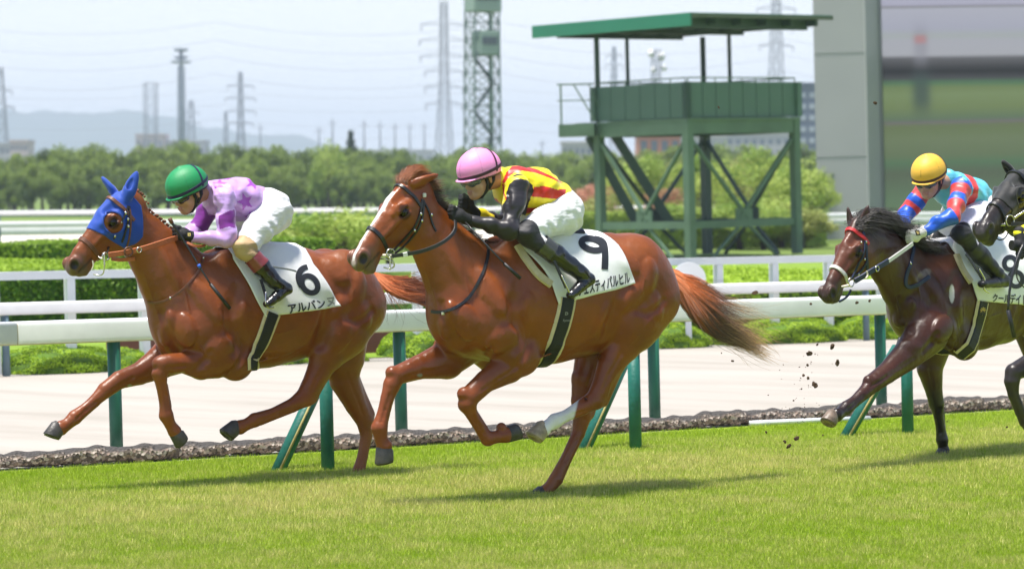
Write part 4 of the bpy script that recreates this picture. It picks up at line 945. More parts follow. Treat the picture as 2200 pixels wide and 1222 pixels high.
reds9 = [m2([(845,268),(960,262),(1100,300),(1250,370),(1395,460),(1350,440),(1220,385),(1080,335),(950,315),(880,325),(820,370),(765,450),(745,430),(790,330)]),
         m2([(1070,475),(1180,470),(1300,505),(1392,500),(1385,560),(1345,605),(1200,590),(1040,575)]),m2([(1000,690),(1150,685),(1090,720),(985,750)]),
         m2([(640,575),(690,600),(760,690),(805,720),(800,745),(700,715),(655,650)]),m2([(570,590),(600,600),(610,660),(560,640)]),m2([(745,440),(770,460),(770,540),(805,620),(812,660),(790,620),(755,540)])]
slv9 = m2([(870,405),(930,392),(1000,410),(1050,455),(1065,520),(1035,590),(1015,640),(985,760),(930,900),(880,1000),(850,1060),(600,1020),(360,880),(380,740),(640,850),(770,880),(790,740),(812,680),(790,590),(790,530),(820,450)])
def paint9(Vv,n,px,near,q):
    c = np.tile(YEL,(len(Vv),1))
    for p in reds9: c = lerpc(c, inpoly(px,p)&(Vv[:,1] < .12), RED)
    c = lerpc(c,(np.sin((Vv[:,2]-.25*Vv[:,0])*34) > .2)&(Vv[:,1] > .05)&~near,RED)
    dA = np.minimum(sd3(Vv,q['sh'],q['el']),sd3(Vv,q['el'],q['wr']))
    blk = (inpoly(px,slv9)&near&(Vv[:,1] < .02))|((np.minimum(sd3(Vv,q['shF'],q['elF']),sd3(Vv,q['elF'],q['wrF'])) < .085)&(Vv[:,1] > .13))|(sd3(Vv,q['el'],q['wr']) < .075)|((sd3(Vv,q['sh'],q['el']) < .07)&(Vv[:,1] < -.165))
    return lerpc(c, blk, BLK)
R9 = rider(HORSE9, dict(label='person in a pink helmet and yellow red striped jersey with black sleeves, riding',
    head=(1031,379,-.02),hp=16,neckp=(1072,385,0),torso=[(1076,383,0,.062,1.05),(1105,402,0,.118,1.35),(1150,413,0,.142,1.22),(1190,432,0,.118,1.2),(1207,445,0,.098,1.35)],waist=(1200,436,0),
    sh=(1112,398,-.16),el=(1094,496,-.235),wr=(1010,474,-.105),shF=(1112,398,.16),elF=(1085,485,.235),wrF=(1018,456,.12),hand=(983,462,-.10),handF=(1000,440,.10),
    hip=(1210,458,-.10),knee=(1130,501,-.265),ankle=(1246,585,-.36),heel=(1264,600,-.36),toe=(1226,633,-.39),kneeF=(1082,492,.265),helmet=(.86,.30,.62),band=(.045,.008,.03),
    folds=[[(1092,420),(1090,445),(1098,470)],[(1138,392),(1142,420),(1136,440)]],ridges=[[(1085,398),(1088,425),(1090,450)]],paint=paint9,cuff=(.05,.05,.046)))
whip(rig9,[(1000,478,-.14),(1060,542,-.33),(1085,568,-.36)],[.006,.0055,.005],'black riding whip lying along the neck of the horse with the number 9 cloth',[(1083,566,-.36),(1118,598,-.40)])
# rider 6
m5 = lambda P: [(330+x/4.7,340+y/4.7) for x,y in P]
LAV,PUR,PNK = np.array([.54,.34,.72]),np.array([.20,.022,.27]),np.array([.52,.31,.67])
def star(cx,cy,r,a0,sx=1,sy=1): return m5([(cx+(r if i%2 == 0 else r*.42)*math.cos(a0+i*math.pi/5)*sx, cy+(r if i%2 == 0 else r*.42)*math.sin(a0+i*math.pi/5)*sy) for i in range(10)])
stars6 = [star(665,262,82,-1.5,1,.75),star(1008,250,88,-1.2,1,.8),star(925,440,98,-1.9,.9,1),star(740,205,55,-1.4,1,.3),star(975,600,75,-1.6,.9,.9),star(600,590,60,-1.3,1,.7),star(480,560,50,-1.2,1,.8)]
arm6 = m5([(655,585),(750,535),(818,520),(830,600),(828,705),(760,690),(668,720),(655,640)])
def paint6(Vv,n,px,near,q):
    c = np.tile(PNK,(len(Vv),1)); d1 = sd3(Vv,q['sh'],q['el']); d2 = sd3(Vv,q['el'],q['wr'])
    for st in stars6: c = lerpc(c, inpoly(px,st)&(near|(Vv[:,1] < .0))&(d1 > .066), PUR*1.5+PNK*.12)
    r = np.random.default_rng(5)
    for _ in range(5):
        o = np.array(q['shF'])*[1,0,1]+[r.uniform(0,.35),.13,r.uniform(-.16,.04)]; e = np.hypot(Vv[:,0]-o[0],Vv[:,2]-o[2]); an = np.arctan2(Vv[:,2]-o[2],Vv[:,0]-o[0]); c = lerpc(c,(e < .045+.02*np.cos(5*an))&(Vv[:,1] > .04)&~near,PUR)
    c = lerpc(c, (d1 < .08)&(Vv[:,1] < -.15), LAV*1.1)
    c = lerpc(c, inpoly(px,arm6)&near&(Vv[:,1] < -.05), PUR)
    ax = q['elF']-q['shF']; t = (Vv-q['shF'])@ax/(ax@ax); c = lerpc(c,(sd3(Vv,q['shF'],q['elF']) < .09)&(t > .35)&(t < .86)&(Vv[:,1] > .12),PUR)
    low = ((d2 < .075)&(Vv[:,1] < -.02)&~inpoly(px,arm6)); return lerpc(c,low,(.58,.34,.74))
R6 = rider(HORSE6, dict(label='person in a green helmet and lilac jersey with purple stars, riding',
    head=(405,412,-.02),hp=24,neckp=(440,412,0),torso=[(446,409,0,.062,1.05),(475,424,0,.112,1.35),(514,429,0,.132,1.2),(550,441,0,.112,1.2),(570,450,0,.098,1.35)],waist=(566,440,0),
    sh=(484,424,-.16),el=(489,514,-.22),wr=(414,509,-.12),shF=(470,425,.16),elF=(415,500,.215),wrF=(400,512,.14),hand=(392,503,-.10),handF=(384,506,.09),
    hip=(585,456,-.10),knee=(524,532,-.265),ankle=(590,605,-.34),heel=(614,620,-.34),toe=(574,652,-.37),kneeF=(490,520,.255),helmet=(.012,.26,.085),band=(.012,.014,.06),glove=glovek,
    kneeband=.030,kneecol=(.48,.33,.17),cuff=(.20,.035,.035),visor=False,paint=paint6,seed=7,emblem=[(406,504)],
    folds=[[(450,415),(458,438),(470,455)],[(505,440),(512,460),(512,480)]],ridges=[[(447,400),(452,425),(462,445)],[(456,398),(464,420),(476,438)]]))
whip(rig6,[(368,477,-.13),(381,495,-.15),(400,525,-.18),(428,572,-.26),(454,613,-.32)],[.008,.010,.007,.006,.005],'black riding whip with a blue ring lying on the shoulder of the left horse',[(452,610,-.32),(494,663,-.36)],.011,ring=([(426,568,-.258),(430,575,-.262)],[(364,469,-.125),(370,480,-.13)]))
# rider 8
m7 = lambda P: [(1900+x/3.943,310+y/3.943) for x,y in P]
CYA,BLU,RD8 = np.array([.12,.52,.66]),np.array([.010,.10,.62]),np.array([.62,.05,.05])
red8 = [m7([(660,232),(710,240),(770,300),(800,370),(790,450),(740,520),(660,560),(640,540),(700,480),(745,420),(755,370),(720,300),(680,260)])]
def paint8(Vv,n,px,near,q):
    c = np.tile(CYA,(len(Vv),1))
    for p_ in red8: c = lerpc(c, inpoly(px,p_), RD8)
    for a,b,w in (('sh','el','wr'),('shF','elF','wrF')):
        A,Bq,Wq = q[a],q[b],q[w]; ax = Bq-A; t = (Vv-A)@ax/(ax@ax); d = sd3(Vv,A,Bq); sd_ = Vv[:,1]*A[1] > 0; m = sd_&((d < .082)&(np.abs(Vv[:,1]) > .10)&(t > -.2))
        band = np.where(t < .12,0,np.where(t < .42,1,np.where(t < .64,0,1))); c = np.where((m&(band == 1))[:,None],RD8,np.where((m&(band == 0))[:,None],BLU,c))
        m2_ = sd_&(sd3(Vv,Bq,Wq) < .078)&(((Vv-Bq)@(Wq-Bq)) > 0); c = lerpc(c,m2_,BLU)
    return c
R8 = rider(HORSE8, dict(label='person in a yellow helmet and light blue jersey with red blue banded sleeves, riding',
    head=(1996,383,-.02),hp=20,hy=14,neckp=(2034,390,0),torso=[(2036,385,0,.064,1.1),(2052,408,0,.118,1.4),(2078,425,0,.138,1.25),(2100,445,0,.118,1.2),(2108,452,0,.098,1.35)],waist=(2104,448,0),
    sh=(2066,402,-.17),el=(2048,462,-.27),wr=(1984,498,-.15),shF=(1992,402,.17),elF=(1945,462,.26),wrF=(1935,492,.12),hand=(1964,507,-.13),handF=(1938,505,.08),
    hip=(2112,455,-.10),knee=(2066,503,-.26),ankle=(2142,588,-.33),heel=(2160,604,-.33),toe=(2110,610,-.37),kneeF=(2030,500,.25),helmet=(.82,.47,.05),band=(.05,.015,.012),glove=glovew,
    bootr=.42,bootmat='dull_boots',cuff=(.035,.035,.036),paint=paint8,seed=9,shade=(.74,.72,.80),emblem=[(1971,500)],k=1.0))
# rider at the edge
mkk = lambda x,y,o: (*mk((x,y)),o)
def paintk(Vv,n,px,near,q): return np.tile(np.array([.86,.78,.01]),(len(Vv),1))
RK = rider(HORSEK, dict(label='person in a plain yellow jersey at the right edge, only gloved hand visible',
    head=mkk(1031,379,-.02),hp=16,neckp=mkk(1072,385,0),torso=[(*mk((a,b)),c,d,e) for a,b,c,d,e in [(1076,383,0,.062,1.05),(1105,402,0,.118,1.35),(1150,413,0,.142,1.22),(1190,432,0,.118,1.2),(1207,445,0,.098,1.35)]],waist=mkk(1200,436,0),
    sh=mkk(1112,398,-.16),el=(2262,462,-.14),wr=(2191,503,-.21),shF=mkk(1112,398,.16),elF=mkk(1085,485,.235),wrF=(2290,500,.12),hand=(2193,531,-.23),handF=(2270,510,.10),
    hip=mkk(1210,458,-.10),knee=mkk(1130,501,-.265),ankle=mkk(1246,585,-.36),heel=mkk(1264,600,-.36),toe=mkk(1226,633,-.39),kneeF=mkk(1082,492,.265),helmet=(.7,.7,.7),band=(.02,.02,.02),paint=paintk,up=(.2,0,1)))
whip(rigk,[(2200,522,-.27),(2186,552,-.29),(2170,610,-.30),(2166,668,-.30)],[.010,.010,.008,.007],'black riding whip hanging from the gloved hand at the right edge',[(2166,666,-.30),(2179,724,-.30)],.012)

# ------------------------------------------------------------------ tack of the other horses
def buckles(S, root, L, m=steel):
    for x,y in L:
        r = S.hit(x,y)
        if r: mb = MB(); mb.sphere(r[0]+r[1]*.010,.0085,8,6,(1,.6,1.2)); mb.build('buckle',m,root,True)
def hood(h, sp, col, edge, name='hood'):
    """a nylon hood: the head a few millimetres bigger, cut by the traced hem"""
    rig,root,S,M = h['rig'],h['root'],h['S'],h['M']; M2 = np.array(M).copy(); c = M2[:3,3]
    H2 = SDF(rig,c-.42,c+.42,.005); horse_head(H2,M2,ears=[(e[0],np.array(e[1])*1.03,e[2]*1.06,e[3]) for e in sp])
    H2.chain([(*rig.L(*p[:3]),p[3]/rig.scale,p[4]) for p in edge['neck']],k=.06,ki=.04); H2.g -= .005
    I = np.linalg.inv(M2).astype(np.float32); X,Y,Z = H2.ax[0][:,None,None],H2.ax[1][None,:,None],H2.ax[2][None,None,:]
    hx,hy,hz = [I[i,0]*X+I[i,1]*Y+I[i,2]*Z+I[i,3] for i in range(3)]
    cut = np.maximum(hx-(edge['front'][0]+edge['front'][1]*hz), (edge['back'][0]+edge['back'][1]*hz)-hx); cut = np.minimum(cut, np.where(hx < .06, .012-hz, 1)); cut = np.maximum(cut,-.22-1.19*hz-hx); cut = np.minimum(cut, np.where((hx < .06)&(np.abs(hy) > .05), -.078-hz, 1))
    e = (np.sqrt(((hx-.195)/edge['eye'][0])**2+((hz+.088)/edge['eye'][1])**2)-1)*.055; eye = np.where(np.abs(hy) > .045,-e,-1)
    H2.g = np.maximum(np.maximum(H2.g,cut),eye).astype(np.float32)
    Vv,F = H2.mesh(); o = fast_mesh(name,Vv,F,mat(name+'_%d'%int(col[2]*100),col,.62,var=.12,vscale=10,bump=.15,bscale=30,bdist=.006,sheen=.3,spec=.3),root,True)
    for sg in (1,):              # the padded rim of the eye opening
        L = []
        for k_ in range(24):
            a = 2*math.pi*k_/24; C = tx(M,(.195+edge['eye'][0]*1.08*math.cos(a),.0,-.088+edge['eye'][1]*1.08*math.sin(a))); Y = np.array(M)[:3,1]; Y = Y/np.linalg.norm(Y)
            p = H2.march(C+Y*.2,-Y,.25)
            if p is not None: L.append(p)
        strip(H2,rig,L,.010,.004,.0,o.data.materials[0],'eye_rim',o,closed=True,sm=1)
    return H2,o
# horse 6
h = HORSE6; rig,root,S,M = h['rig'],h['root'],h['S'],h['M']; eyes(rig,root,M)
nb = mat('blue_nylon_patch',(.10,.25,.55),.5)
E6 = [((-.0,.055,-.05),(-.162,.080,.012),.036,(.5,.6,.6)),((-.0,-.055,-.02),(-.02,-.098,.080),.031,(.9,-.2,.2))]
H6,ho6 = hood(h,E6,(.010,.062,.40),dict(front=(.345,.42),back=(-.05,-.02),eye=(.068,.062),neck=[(270,470,0,40,.48),(282,484,0,43,.48)]))
strip(S,rig,headloop(S,M,.415),.030,.007,.002,leather_b,'noseband',root,closed=True,sm=1)
strip(H6,rig,headloop(H6,M,.075,a0=-.7,a1=math.pi+.7),.024,.007,.002,leather_b,'browband',root)
strip(H6,rig,[(275,443),(270,455),(264,473),(256,490),(247,503),(236,522),(228,544,-.14)],.014,.006,.003,leather_k,'cheekpiece',root)
strip(H6,rig,[(277,443),(276,470),(268,500),(262,520),(248,530)],.014,.006,.003,leather_k,'cheekpiece',root)
strip(H6,rig,[(277,445),(281,470),(279,500),(272,530)],.012,.006,.003,leather_b,'throat_latch',root)
for x,y in ((269,458),(274,471),(264,477),(246,506),(275,486)):
    r = H6.hit(x,y)
    if r: mb = MB(); mb.sphere(r[0]+r[1]*.010,.0085,8,6,(1,.6,1.2)); mb.build('buckle',steel,root,True)
ringmesh(rig,(227,551),.024,.0045,steel,'bit_ring',root,-.14); tubepath(rig,[(212,552,-.10),(226,560,-.14),(224,575,-.14),(222,590,-.13),(210,592,-.10),(200,588,-.08)],.004,steel,'bit_ring',root)
tubepath(rig,[(224,545,-.145),(224,572,-.145)],.005,steel,'bit_shank',root); tubepath(rig,[(199,560,-.10),(201,570,-.105),(197,580,-.10)],.004,ivory,'tongue_tie',root)
rr_ = strip(None,rig,[(233,548,-.15),(269,543,-.17),(301,536,-.19),(333,526,-.19),(362,516,-.17),(380,511,-.13)],.034,.007,0,leather_o,'rein',root)
ringmesh(rig,(276,541),.028,.006,leather_b,'rein_ring',root,-.185); ringmesh(rig,(299,537),.016,.004,steel,'rein_ring',root,-.2)
strip(None,rig,[(240,556,.05),(262,559,-.02),(290,556,-.06)],.024,.006,0,leather_o,'rein',root)
strip(None,rig,[(402,521,-.14),(415,528,-.17),(430,530,-.18),(440,527,-.14)],.018,.006,0,leather_o,'rein',root)
strip(S,rig,[(428,530),(436,540),(436,556),(430,574),(420,591),(406,608),(390,624),(372,637),(355,646),(338,650),(326,650),(318,648)],.015,.005,.004,leather_b,'breast_strap',root)
buckles(S,root,[(366,640),(436,556)])
girth(S,rig,root,[(586,672),(577,695),(569,718),(559,742),(546,766),(532,786)],.118,.078)
cl,bvh = saddle_cloth(S,rig,root,[(491,545),(502,562),(517,585),(533,612),(549,645),(569,680)],[(662,562),(680,580),(696,603),(712,630),(731,658)],[(480,540),(635,550)])
el = [(665+17.5*math.cos(a)+2*math.sin(a),611+18.5*math.sin(a)+3*math.cos(a)) for a in np.linspace(0,2*math.pi,13)[:-1]]
ink_path(rig,bvh,el,12,'digit_six',cl,closed=True); ink_path(rig,bvh,[(660,573),(649,577),(641,588),(641,602),(648,616)],[10,13,13,11],'digit_six',cl,lift=.0036)
ink_text(rig,bvh,'アルバン',[(617,653),(696,641),(700,661),(621,674)],'name_lettering',cl,bold=.028)
ink_text(rig,bvh,'ヌ',[(700,640),(718,637),(721,656),(703,659)],'faded_lettering',cl,m=mat('faded_ink',(.30,.30,.31),.6),bold=.028)
st = SDF(rig,rig.L(500,560,0)-[.15,.3,.15],rig.L(620,540,0)+[.2,.3,.2],.006); st.chain([(*rig.L(520,548,0),.05,1.6),(*rig.L(560,552,0),.035,2.4),(*rig.L(604,548,0),.035,2.6)],k=.02)
Vv,F = st.mesh(); fast_mesh('saddle',Vv,F,leather_k,root,True)
strip(None,rig,[(560,600,-.33),(568,625,-.35),(574,650,-.37)],.022,.005,0,leather_k,'stirrup_leather',root); tubepath(rig,[(571,628,-.37),(570,650,-.385),(576,662,-.385),(588,660,-.385)],.006,steel,'stirrup_iron',root)
strip(None,rig,[(586,573,-.33),(605,576,-.33),(628,580,-.32),(636,583,-.31)],.012,.004,0,mat('grey_strap',(.3,.3,.32),.5),'saddle_strap',root)
hm = MATS['chestnut_hair']
def t6(g,i): v = .7+.6*((i*37)%17)/17; return (np.array([.62,.17,.045])*(1-smooth01(g/.9))+np.array([.09,.03,.018])*smooth01(g/.8))*v
tailhair(rig,[(806,592,0,8),(826,607,0,18),(855,618,0,25),(890,624,0,28),(925,634,.0,30),(965,655,0,30)],1600,.05,8,t6,None,hm,root,wid=.0016)
tailhair(rig,[(810,596,0,8),(835,620,0,24),(850,650,0,34),(848,690,0,30)],70,.07,9,t6,None,hm,root,wid=.0013,name='tail_flyaway_hair')
mb = MB(); r = np.random.default_rng(2)   # plaits
for i,(x,y) in enumerate([(290,434),(296,440),(304,446),(312,452),(320,459),(328,465),(336,471),(344,477),(352,483),(360,490),(368,497),(376,502),(384,507)]):
    P = rig.L(x,y,0); q_ = S.march(np.array([P[0],0,P[2]+.4]),np.array([0,0,-1.]),.8); P = (q_ if q_ is not None else P); mb.sphere(P+[0,-.005,.008+r.uniform(-.004,.006)],.011+r.uniform(-.003,.003),10,8,(1.3,1,.9)); mb.sphere(P+[.012,-.018,-.004],.008,8,6)
mb.build('plaited_mane',mat('plait_hair',(.20,.06,.022),.6,var=.4,vscale=60,bump=.6,bscale=120),root,True)
# horse 8
h = HORSE8; rig,root,S,M = h['rig'],h['root'],h['S'],h['M']; eyes(rig,root,M); nv = leather_n
strip(S,rig,headloop(S,M,.40),.026,.008,.003,white_p,'noseband',root,closed=True,sm=1)
strip(S,rig,headloop(S,M,.075,a0=-.3,a1=math.pi+.3),.026,.008,.003,web_r,'browband',root)
strip(S,rig,[(1855,500),(1858,518),(1856,540),(1846,562),(1836,582),(1829,598,-.12)],.018,.006,.003,nv,'cheekpiece',root)
strip(S,rig,[(1854,498),(1859,520),(1861,545),(1862,565),(1863,580)],.020,.006,.003,nv,'throat_latch',root)
strip(S,rig,[(1862,560),(1855,575),(1845,588),(1831,592),(1829,600,-.12)],.018,.006,.003,nv,'cheekpiece',root); buckles(S,root,[(1859,520),(1849,522),(1856,556),(1843,588)])
ringmesh(rig,(1829,606),.030,.0045,steel,'bit_ring',root,-.12); tubepath(rig,[(1808,616,-.08),(1824,613,-.12)],[.007,.010],ivory,'bit_tube',root); tubepath(rig,[(1828,622,-.12),(1824,633,-.11),(1814,642,-.09),(1803,648,-.05)],.008,nv,'chin_strap',root)
strip(None,rig,[(1836,604,-.13),(1854,594,-.15),(1871,583,-.17),(1890,572,-.18),(1908,561,-.18)],.040,.008,0,nv,'rein',root); strip(None,rig,[(1908,561,-.18),(1935,542,-.17),(1960,524,-.15)],.030,.008,0,white_p,'rein_grip',root)
ringmesh(rig,(1885,577),.018,.004,steel,'rein_ring',root,-.19); tubepath(rig,[(1862,582,-.175),(1865,592,-.18),(1860,598,-.18)],.006,ivory,'rein_stop',root)
strip(S,rig,[(1962,530),(1958,550),(1953,572),(1947,590),(1944,604),(1946,615),(1956,618),(1972,611),(1986,602),(1996,594)],.028,.007,.004,nv,'breast_strap',root); buckles(S,root,[(1955,566)])
girth(S,rig,root,[(2111,648),(2107,665),(2103,685),(2098,706),(2090,728),(2080,746)],.125,.085)
strip(S,rig,[(2053,548),(2060,568),(2070,588),(2084,606)],.05,.018,.004,creamm,'saddle_pad',root)
cl,bvh = saddle_cloth(S,rig,root,[(2024,513),(2036,527),(2053,550),(2072,580),(2086,610),(2098,646)],[(2240,552),(2252,575),(2262,610),(2270,660)],[(2020,508),(2215,540)])
for (x,y,rx,ry) in ((2170,566,13.5,14),(2182,600,15,16)): ink_path(rig,bvh,[(x+rx*math.cos(a),y+ry*math.sin(a)) for a in np.linspace(0,2*math.pi,13)[:-1]],10,'digit_eight',cl,closed=True)
ink_text(rig,bvh,'クールデイト',[(2133,630),(2205,632),(2205,656),(2131,648)],'name_lettering',cl,bold=.028)
st = SDF(rig,rig.L(2030,520,0)-[.15,.3,.15],rig.L(2130,530,0)+[.25,.3,.2],.006); st.chain([(*rig.L(2055,515,0),.05,1.6),(*rig.L(2090,522,0),.035,2.4),(*rig.L(2130,528,0),.035,2.6)],k=.02)
Vv,F = st.mesh(); fast_mesh('saddle',Vv,F,leather_k,root,True)
strip(None,rig,[(2075,545,-.34),(2095,575,-.36),(2110,600,-.37)],.022,.005,0,leather_k,'stirrup_leather',root); tubepath(rig,[(2104,578,-.375),(2118,602,-.385),(2112,622,-.385),(2125,628,-.385)],.006,steel,'stirrup_iron',root)
r8 = S.hit(2106,669)
def flat_text(txt, rig, c, n, size, m, parent, name, lift=.02, bold=.02):
    cu = bpy.data.curves.new('t','FONT'); cu.body = txt; cu.size = size; cu.offset = bold*size; cu.align_x = 'CENTER'; cu.align_y = 'CENTER'; cu.extrude = .0005; o = bpy.data.objects.new('t',cu); COL.objects.link(o)
    me = bpy.data.meshes.new_from_object(o.evaluated_get(bpy.context.evaluated_depsgraph_get())); bpy.data.objects.remove(o)
    n = np.array(n)/np.linalg.norm(n); x = np.cross([0,0,1.],n); x /= np.linalg.norm(x); y = np.cross(n,x); c = np.array(c)+n*lift
    for v in me.vertices: p = c+x*v.co.x+y*v.co.y+n*v.co.z; v.co = p
    me.materials.clear(); me.materials.append(m); o = bpy.data.objects.new(name,me); return link(o,parent)
if r8: flat_text('幸',rig,r8[0],r8[1],.062,mat('gold_thread',(.55,.38,.10),.5),root,'girth_emblem',lift=.024)
h9 = HORSE9; r9 = h9['S'].hit(1213,682)
if r9:
    gt = mat('grey_print',(.22,.22,.22),.6); flat_text('R',rig9,r9[0]+[0,0,.02],r9[1],.05,gt,h9['root'],'girth_emblem',lift=.024); flat_text('Ryusei',rig9,r9[0]-[0,0,.012],r9[1],.020,gt,h9['root'],'girth_lettering',lift=.024)
bh = mat('black_hair',rough=.42,attr='Col',spec=.5,sheen=.2); r = np.random.default_rng(8); st_ = []; cl_ = []
for i in range(3000):
    t = r.uniform(); x = np.interp(t,[0,.2,.4,.7,1],[1822,1850,1880,1925,1985]); y = np.interp(t,[0,.2,.4,.7,1],[470,462,470,492,515])
    P = rig.L(x,y,0); q_ = S.march(np.array([P[0],0,P[2]+.5]),np.array([0,0,-1.]),1.0); P = (q_ if q_ is not None else P)-[0,0,.012]
    Ln = r.uniform(.10,.30)*(1-.3*t); d = np.array([.85,r.normal(-.25,.35),.34+r.normal(0,.14)]); w = r.normal(0,.03)
    st_.append([P+d*Ln*u+np.array([.0,0,-.9])*u*u*Ln*.30+np.array([0,w,.02])*math.sin(u*5) for u in np.linspace(0,1,9)]); cl_.append([np.array([.018,.013,.012])*r.uniform(.5,1.6)]*9)
hair('mane',bh,root,st_,wid=.0019,cols=cl_)
tailhair(rig,[(2262,560,0,10),(2290,590,0,20),(2330,640,0,26),(2380,690,.02,22)],250,.05,5,lambda g,i: np.array([.015,.012,.011]),None,bh,root,wid=.003)
# black horse
h = HORSEK; rig,root,S,M = h['rig'],h['root'],h['S'],h['M']; eyes(rig,root,M)
EK = [((-.0,.055,-.04),(-.15,.08,.02),.036,(.5,.6,.6)),((-.0,-.055,-.03),(.02,-.085,.045),.025,(.9,-.2,.2))]
HK,hok = hood(h,EK,(.016,.016,.018),dict(front=(.36,.35),back=(-.05,-.03),eye=(.062,.058),neck=[(2215,455,0,46,.48),(2226,472,0,49,.48)]),name='black_hood')
strip(S,rig,headloop(S,M,.40),.026,.008,.003,leather_k,'noseband',root,closed=True,sm=1)
strip(HK,rig,headloop(HK,M,.075,a0=-.7,a1=math.pi+.7),.024,.008,.003,leather_k,'browband',root)
ringmesh(rig,(2170,474),.032,.0045,steel,'bit_ring',root,-.15); tubepath(rig,[(2143,484,-.11),(2160,482,-.15)],[.006,.010],steel,'bit_tube',root)
mb = MB(); 
for i in range(7): mb.sphere(rig.L(2181+i*3.5,467-i*2.4,-.16),.009,8,6)
mb.build('curb_chain',steel,root,True)
strip(None,rig,[(2172,482,-.16),(2210,480,-.20),(2260,500,-.22),(2300,540,-.2),(2270,560,-.2),(2212,530,-.24)],.026,.007,0,leather_k,'rein',root)
tubepath(rig,[(2134,505,-.06),(2146,517,-.09),(2160,512,-.12),(2168,495,-.14)],.004,leather_k,'lip_strap',root); tubepath(rig,[(2196,540,-.27),(2184,575,-.27),(2184,600,-.27),(2200,618,-.27),(2230,640,-.26)],.004,leather_k,'rein',root)
f = h['f']; cl,bvh = saddle_cloth(S,rig,root,[f(p) for p in [(1104,519),(1120,535),(1145,557),(1165,580),(1182,608),(1198,653)]],[f(p) for p in [(1290,503),(1318,521),(1334,540),(1344,560),(1354,585),(1362,611)]],[f((1098,512)),f((1268,499))])
girth(S,rig,root,[f(p) for p in [(1219,640),(1214,670),(1206,700),(1196,730),(1184,757),(1173,777)]],.125,.085)
tailhair(rig,[(*f((1438,585)),0,10),(*f((1490,640)),0,30),(*f((1565,722)),.05,22),(*f((1650,772)),.1,16)],250,.05,5,lambda g,i: np.array([.015,.012,.011]),None,bh,root,wid=.003)

# ------------------------------------------------------------------ the ground
def noise_mat(name, stops, scale, rough=.9, bump=.3, bscale=60, bdist=.01, extra=None, spec=.2):
    m = mat(name, rough=rough, stops=stops, vscale=scale, bump=bump, bscale=bscale, bdist=bdist, spec=spec, detail=6); return m
def sheet(name, pts, z, m, kind='structure'):
    o = mesh_obj(name, [(p[0],p[1],z) for p in pts], [tuple(range(len(pts)))], m); o['kind'] = kind; return o
def track_pt(px, py, k):         # a point on the line through that ground pixel, k metres down the track
    g = gp(px,py); return (g[0]+U[0]*k, g[1]+U[1]*k)
def lane(name, near, far, z, m, k0=-150, k1=900):
    a = track_pt(*near,k0); b = track_pt(*near,k1); c = track_pt(*far,k1); d = track_pt(*far,k0); return sheet(name,[a,b,c,d],z,m)
base = sheet('ground', [(-2580,-180),(2580,-180),(2580,5400),(-2580,5400)], -.03, noise_mat('infield_ground',[(.3,(.10,.16,.03)),(.7,(.16,.22,.05))],.02))
turfm = noise_mat('turf_soil',[(.25,(.17,.26,.018)),(.5,(.26,.36,.03)),(.75,(.36,.42,.07))],2.2,bump=.6,bscale=50,bdist=.03)
turf = lane('turf', (0,2300), (0,1012), 0.0, turfm)
sand = lane('dirt_track', (0,1012), (0,800), -.010, noise_mat('dirt_sand',[(.3,(.32,.295,.255)),(.5,(.375,.345,.305)),(.7,(.41,.38,.335))],1.6,bump=.9,bscale=6,bdist=.03))
# tracks raked along the dirt
nt = sand.data.materials[0].node_tree
for n_ in nt.nodes:
    if n_.type == 'TEX_NOISE':
        mp = nt.nodes.new('ShaderNodeMapping'); mp.inputs['Rotation'].default_value = (0,0,-TA); mp.inputs['Scale'].default_value = (.25,2.2,1)
        tc = [q for q in nt.nodes if q.type == 'TEX_COORD'][0]; mp.vector_type = 'TEXTURE'; mp.inputs['Scale'].default_value = (5,1.2,1)
        nt.links.new(tc.outputs['Object'], mp.inputs[0]); nt.links.new(mp.outputs[0], n_.inputs['Vector'])
verge = lane('verge', (0,800), (0,590), 0.0, noise_mat('verge_grass',[(.3,(.13,.22,.02)),(.7,(.22,.33,.04))],1.5))
sand2 = lane('far_dirt', (0,540), (0,500), -.02, noise_mat('far_sand',[(.3,(.60,.54,.46)),(.7,(.72,.67,.60))],.2), k0=-300, k1=150)
turf2 = lane('far_turf', (0,489), (0,476), -.02, noise_mat('far_turf_grass',[(.3,(.24,.34,.10)),(.7,(.34,.42,.16))],.2), k0=-400, k1=300)
